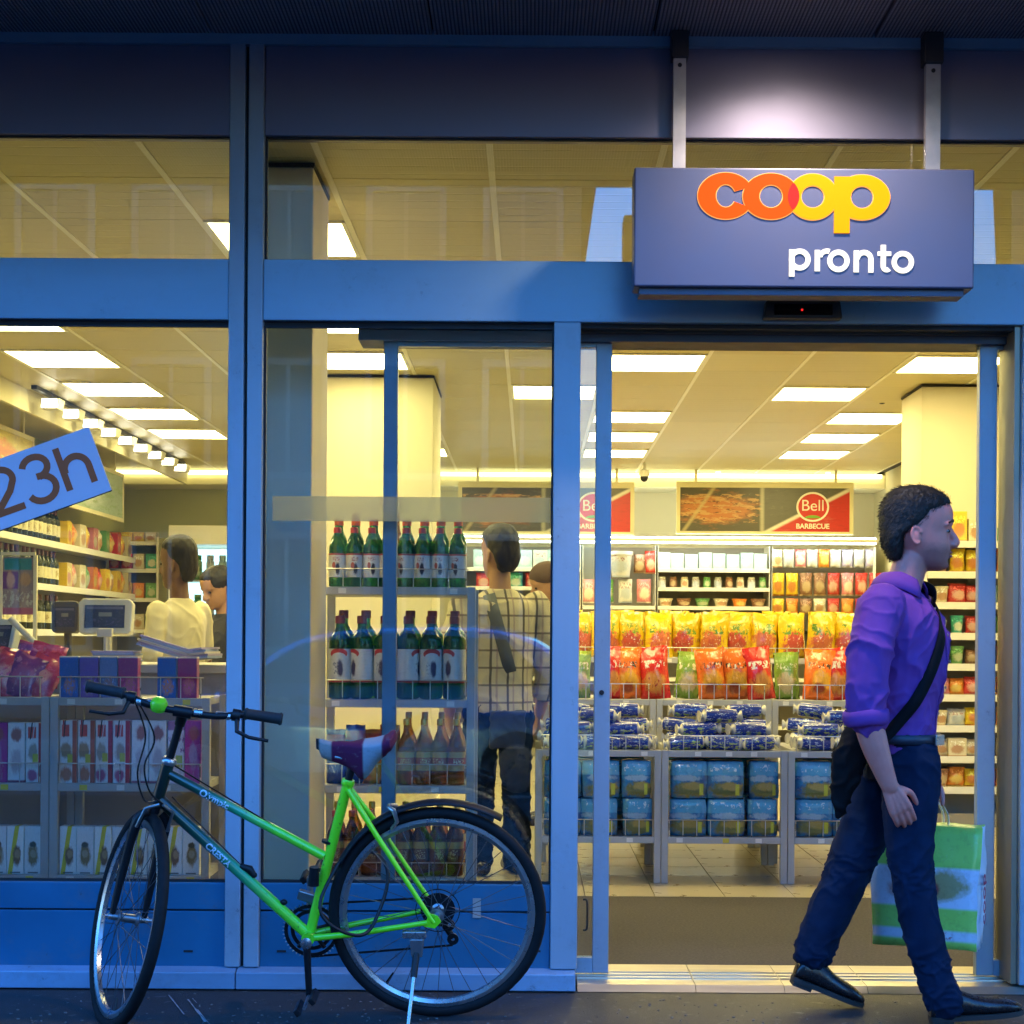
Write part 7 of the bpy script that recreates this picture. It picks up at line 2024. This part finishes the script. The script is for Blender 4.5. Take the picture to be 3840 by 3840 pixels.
# ---- satchel (hangs on the man: a thing of its own) with its strap across the chest
sat = thing('satchel', 'black satchel hanging behind the walking man on a wide strap', 'bag', (man.location.x - .205, YM - .10, .66))
off = Vector((-.205, -.10, .66))
sb = MB()
solid_limb(sb, [(-.035, 0, .0, .016), (-.02, 0, .09, .040), (-.005, 0, .18, .055), (.04, 0, .27, .050)], 18)
sb.v = [(x, y * 0.75, z) for x, y, z in sb.v]
skin_over('pouch', sb, satchel_m, sat, 0.007, 4, folds(0.010, 12, 12, 16, 0.3, 4))
path = []
for x, z in ((.088, 1.345), (.098, 1.30), (.088, 1.24), (.060, 1.16), (.025, 1.09), (-.012, 1.03), (-.055, .975), (-.095, .93)):
    q, n_ = on_shirt(x, z, 0.013)
    if q is not None: path.append(q)
for z, ang_ in ((1.385, 0.35),):
    pass
path = [Vector((.045, .075, 1.412)), Vector((.075, .03, 1.40)), Vector((.092, -.012, 1.378))] + path + [Vector((-.13, -.16, .905)), Vector((-.165, -.125, .87))]
path = [Vector(p) for p in catmull([tuple(p) for p in path], 4)]
vs, fs = [], []
for i, p in enumerate(path):
    t2 = (path[min(i + 1, len(path) - 1)] - path[max(i - 1, 0)]).normalized()
    n_ = Vector((p.x + .01, p.y * 1.0, 0)).normalized()
    wv = t2.cross(n_).normalized() * 0.019
    vs += [p + wv, p - wv]
    if i: fs.append((2 * i - 2, 2 * i - 1, 2 * i + 1, 2 * i))
so_ = MB().add([v - off for v in vs], fs).build('strap', satchel_m, sat, smooth=60)
so = so_.modifiers.new('thick', 'SOLIDIFY'); so.thickness = 0.005

# ---- shopping bag in his far hand
bag_front = print_mat('shopping_bag_print', (0.40, 0.70, 0.12), [('rect', 0.0, 1.0, 0.34, 0.66, (0.70, 0.70, 0.80)), ('ell', 0.66, 0.52, 0.20, 0.12, (0.42, 0.32, 0.14), 0.4), ('ell', 0.56, 0.49, 0.07, 0.06, (0.30, 0.05, 0.05), 0.3), ('ell', 0.28, 0.48, 0.12, 0.07, (0.55, 0.28, 0.24), 0.4), ('rect', 0.0, 1.0, 0.08, 0.16, (0.62, 0.64, 0.70)), ('speck', 0.45, 0.75, 0.095, 0.145, 22, 0.50, (0.40, 0.10, 0.12)), ('speck', 0.12, 0.45, 0.76, 0.92, 9, 0.50, (0.75, 0.80, 0.75))], 0.35, 0.2)
bag_side = mat('shopping_bag_white', (0.72, 0.72, 0.76), 0.4, 0, 0.06)
sbag = thing('shopping_bag', 'green and white printed plastic shopping bag in the man\'s far hand', 'bag', (man.location.x + .135, YM + .236, .190))
bm = bmesh.new()
bmesh.ops.create_cube(bm, size=1.0)
bmesh.ops.subdivide_edges(bm, edges=bm.edges[:], cuts=11, use_grid_fill=True)
for v in bm.verts:
    p = v.co.copy()
    pinch = 1 - 0.45 * max(0, (p.z - 0.1) / 0.4) ** 1.5
    q = Vector((p.x * .355 * (1 + 0.03 * math.sin(p.z * 3)), p.y * .165 * pinch, (p.z + .5) * .41))
    q += noise.noise_vector(p * 3.2) * 0.010 + noise.noise_vector(p * 9) * 0.003
    v.co = q
bm.normal_update()
me = bpy.data.meshes.new('sack')
for f in bm.faces:
    f.material_index = 1 if abs(f.normal.x) > 0.75 else 0
    f.smooth = True
bm.to_mesh(me); bm.free()
me.materials.append(bag_front); me.materials.append(bag_side)
sk = place(me, 'sack', sbag, rot=(0, 0, math.radians(-25)))
for y in (-.03, .035):
    hpts = catmull([(-.06, y, .40), (-.055, y * .9, .45), (-.015, y * .4, .515), (.0, y * .2, .525), (.015, y * .4, .515), (.055, y * .9, .45), (.06, y, .40)], 4)
    ho = MB().tube(hpts, 0.013, 8, ry=0.003).build('handle', bag_side, sbag, smooth=60)
lm = text_mesh('coop', 0.085, mat('bag_red_print', (0.45, 0.03, 0.08), 0.5), 0.0005, 0.001)
lt = place(lm, 'lettering', sk, (.1905, -.005, .165), (0, 0, 0))
lt.matrix_basis = Matrix.Translation((.1885, -.005, .165)) @ Matrix.Rotation(PI / 2, 4, 'Z') @ Matrix.Rotation(PI / 2, 4, 'X') @ Matrix.Rotation(PI / 2, 4, 'Z')

# ---- people in the shop
def plaid_mat():
    m, nt, p = new_mat('shirt_plaid')
    tc = nt.nodes.new('ShaderNodeTexCoord'); sep = nt.nodes.new('ShaderNodeSeparateXYZ'); nt.links.new(tc.outputs['Object'], sep.inputs[0])
    def line(o, per, w, ph=0.0):
        a = mathn(nt, 'PINGPONG', mathn(nt, 'ADD', o, ph), per / 2)
        return ramp(nt, a, w, w * 0.55)
    c = mixc(nt, mathn(nt, 'MULTIPLY', line(sep.outputs[1], 0.085, 0.0075), 0.9), (0.56, 0.48, 0.30), (0.06, 0.05, 0.045))
    c = mixc(nt, mathn(nt, 'MULTIPLY', line(sep.outputs[2], 0.085, 0.0065), 0.75), c, (0.09, 0.06, 0.05))
    c = mixc(nt, mathn(nt, 'MULTIPLY', line(sep.outputs[1], 0.085, 0.006, 0.03), 0.5), c, (0.25, 0.14, 0.16))
    nt.links.new(c, p.inputs['Base Color']); p.inputs['Roughness'].default_value = 0.85
    return m
cream_shirt = mat('shirt_cream', (0.62, 0.56, 0.38), 0.8, 0, 0.06, 12, 0.2, 400)
dark_cloth = mat('cloth_dark', (0.03, 0.028, 0.03), 0.85, 0, 0.2)
brown_cloth = mat('cloth_brown', (0.10, 0.06, 0.05), 0.85, 0, 0.2)
def stander(label, loc, rotz, h, skin, top_m, leg_m, hair, sleeve='long', arms='down', headturn=0.0, bow=0.0, longhair=False, cap=None, lean=0.0):
    t = thing('person', label, 'person', loc, rotz)
    k = h / 1.735
    t.scale = (k, k, k)
    b = MB(); hm_ = MB()
    hb2 = MB(); head_loft(hb2, HEAD); add_face(hb2)
    ha = MB(); head_loft(ha, HAIR)
    ha.ell((.03, 0, 1.64), (.112, .088, .096), 16, 10) if longhair else None
    if longhair:
        solid_loft(ha, [(-.03, 0, 1.30, .03, .08), (-.035, 0, 1.42, .045, .095), (-.03, 0, 1.55, .06, .095), (-.01, 0, 1.66, .08, .088)], 18, 3)
    Mh = Matrix.Translation((0, 0, 1.47)) @ Matrix.Rotation(headturn, 4, 'Z') @ Matrix.Rotation(bow, 4, 'Y') @ Matrix.Translation((-.03, 0, -1.47))
    hb2.v = [tuple(Mh @ Vector(v)) for v in hb2.v]; ha.v = [tuple(Mh @ Vector(v)) for v in ha.v]
    b.add(hb2.v, hb2.f)
    solid_limb(b, [(-.02, 0, 1.33, .062), (-.008, 0, 1.42, .055), (0, 0, 1.50, .054)], 14)
    solid_loft(b, [(0, 0, .80, .085, .14), (0, 0, 1.0, .09, .14), (0, 0, 1.25, .10, .165), (-.01, 0, 1.36, .07, .13), (-.01, 0, 1.40, .04, .06)], 18, 3)
    A = {}
    for s in (-1, 1):
        if arms == 'work' and s == -1:
            A[s] = [(-.01, s * .19, 1.335, .05), (.0, s * .23, 1.19, .046), (.02, s * .25, 1.05, .041), (.14, s * .22, 1.03, .037), (.26, s * .17, 1.05, .028)]
        else:
            A[s] = [(-.01, s * .19, 1.335, .05), (-.02, s * .235, 1.18, .046), (-.02, s * .25, 1.03, .041), (.02, s * .25, .90, .038), (.05, s * .24, .79, .028)]
        solid_limb(b, A[s])
        w = Vector(A[s][-1][:3]); d_ = (w - Vector(A[s][-2][:3]))
        hand(b, w, d_, Vector((1, 0, 0)) if abs(d_.z) > abs(d_.x) else Vector((0, -s, .3)), Vector((0, -s, 0)) if abs(d_.z) > abs(d_.x) else Vector((0, 0, -1)), 0.35)
        solid_limb(b, [(0, s * .09, .84, .085), (.005, s * .10, .5, .055), (0, s * .10, .12, .04)])
    skin_over('body', b, skin, t, 0.009, 2)
    eyes_o = bpy.data.objects.new('tmp_eye', None)
    for s in (-1, 1):
        p = Mh @ Vector((.125, s * .033, 1.583))
        MB().ell(p, (.010, .013, .008), 10, 6).build('eye', eye_m, t, smooth=180)
    bpy.data.objects.remove(eyes_o)
    skin_over('hair', ha, hair, t, 0.008, 2, lambda p: 0.004 * noise.noise(Vector((p.x * 60, p.y * 60, p.z * 30))))
    if cap:
        cp = MB(); cp.ell((.03, 0, 1.655), (.118, .095, .092), 18, 10); cp.v = [tuple(Mh @ Vector(v)) for v in cp.v if True]
        skin_over('knit_cap', cp, cap, t, 0.009, 2)
    s_ = MB()
    solid_loft(s_, [(0, 0, .80, .130, .180), (0, 0, .95, .122, .172), (0, 0, 1.1, .126, .18), (0, 0, 1.24, .130, .195), (-.01, 0, 1.32, .11, .19), (-.015, 0, 1.375, .075, .12), (-.012, 0, 1.41, .06, .07)], 24, 4)
    for s in (-1, 1):
        a = A[s]
        pts = [(*p[:3], p[3] + (.014 if sleeve == 'short' else .022)) for p in (a[:3] if sleeve == 'short' else a[:-1])]
        if sleeve == 'short': pts[2] = (*Vector(a[1][:3]).lerp(Vector(a[2][:3]), .55), .060)
        solid_limb(s_, pts)
    skin_over('shirt', s_, top_m, t, 0.009, 3, folds(0.007, 7, 7, 9, 0.15, loc[0]))
    tr = MB()
    solid_loft(tr, [(0, 0, .93, .11, .155), (0, 0, .84, .12, .165), (0, 0, .76, .10, .15)], 20, 3)
    for s in (-1, 1): solid_limb(tr, [(0, s * .085, .82, .10), (.004, s * .095, .5, .078), (0, s * .10, .16, .07), (0, s * .10, .06, .07)])
    skin_over('trousers', tr, leg_m, t, 0.010, 3, folds(0.010, 12, 12, 14, 0.2, 2.0))
    for s in (-1, 1):
        m_ = MB(); solid_limb(m_, [(-.06, s * .10, .04, .04), (.05, s * .10, .04, .042), (.15, s * .105, .028, .034)], 12); 
        m_.v = [(x, y, max(0.0, z)) for x, y, z in m_.v]
        m_.build('shoe', shoe_m, t, smooth=60)
    return t
def gpos(px, Y): return ((px - PX0) * (Y + DIST) / FPX, Y, 0.0)
cash = stander('cashier in cream short-sleeved shirt standing with his back half turned', gpos(668, 2.62), math.radians(150), 1.755, skin_b, cream_shirt, dark_cloth, hair_k, 'short', 'work', 0.0)
cash.scale = (cash.scale[0] * 0.92, cash.scale[1] * 0.84, cash.scale[2])
stander('woman with long dark hair looking down behind the cashier', gpos(835, 4.75), math.radians(215), 1.70, skin_c, dark_cloth, dark_cloth, hair_k, 'long', 'down', 0.2, 0.35, True)
plaid = stander('customer in beige plaid shirt seen from behind past the bottle rack', gpos(1872, 2.70), math.radians(112), 1.83, skin_c, plaid_mat(), jean_m, hair_k, 'long', 'down', 0.15, 0.0)
stander('customer in a brown knit cap bending over the rear racks', gpos(2072, 4.95), math.radians(185), 1.74, skin_c, brown_cloth, dark_cloth, hair_k, 'long', 'down', 0.1, 0.25, False, brown_cloth)
# grey shoulder bag on the plaid customer
ps_ = [o for o in plaid.children if o.name.startswith('shirt')][0]
bpy.context.view_layer.update()
Mw = Matrix.Translation(plaid.location) @ Matrix.Rotation(plaid.rotation_euler.z, 4, 'Z') @ Matrix.Scale(plaid.scale[0], 4)
tree2 = bvhtree.BVHTree.FromPolygons([Mw @ v.co for v in ps_.data.vertices], [p.vertices[:] for p in ps_.data.polygons])
gb = thing('shoulder_bag', 'grey shoulder bag strap slung down the plaid shirt customer\'s back', 'bag', (plaid.location.x - 0.02, plaid.location.y - 0.22, 0.80))
path = []
for px, py in ((1800, 2125), (1815, 2170), (1835, 2230), (1855, 2300), (1878, 2380), (1900, 2460), (1915, 2520)):
    p = at(px, py, plaid.location.y)
    hit = tree2.ray_cast(Vector((p.x, -1, p.z)), Vector((0, 1, 0)))
    if hit[0]: path.append(hit[0] + Vector((0, -0.012, 0)))
vs, fs = [], []
for i, p in enumerate(path):
    t2 = (path[min(i + 1, len(path) - 1)] - path[max(i - 1, 0)]).normalized()
    wv = t2.cross(Vector((0, -1, 0))).normalized() * 0.032
    vs += [p + wv, p - wv]
    if i: fs.append((2 * i - 2, 2 * i - 1, 2 * i + 1, 2 * i))
gcloth = mat('bag_grey', (0.10, 0.11, 0.12), 0.8, 0, 0.15)
so_ = MB().add([Vector(v) - gb.location for v in vs], fs).build('strap', gcloth, gb, smooth=60)
so = so_.modifiers.new('thick', 'SOLIDIFY'); so.thickness = 0.008
pb2 = MB().box((-.02, -.03, -.13), (.16, .03, .06))
skin_over('pouch', pb2, mat('bag_navy', (0.015, 0.03, 0.07), 0.7), gb, 0.01, 6, folds(0.008, 12, 12, 12))
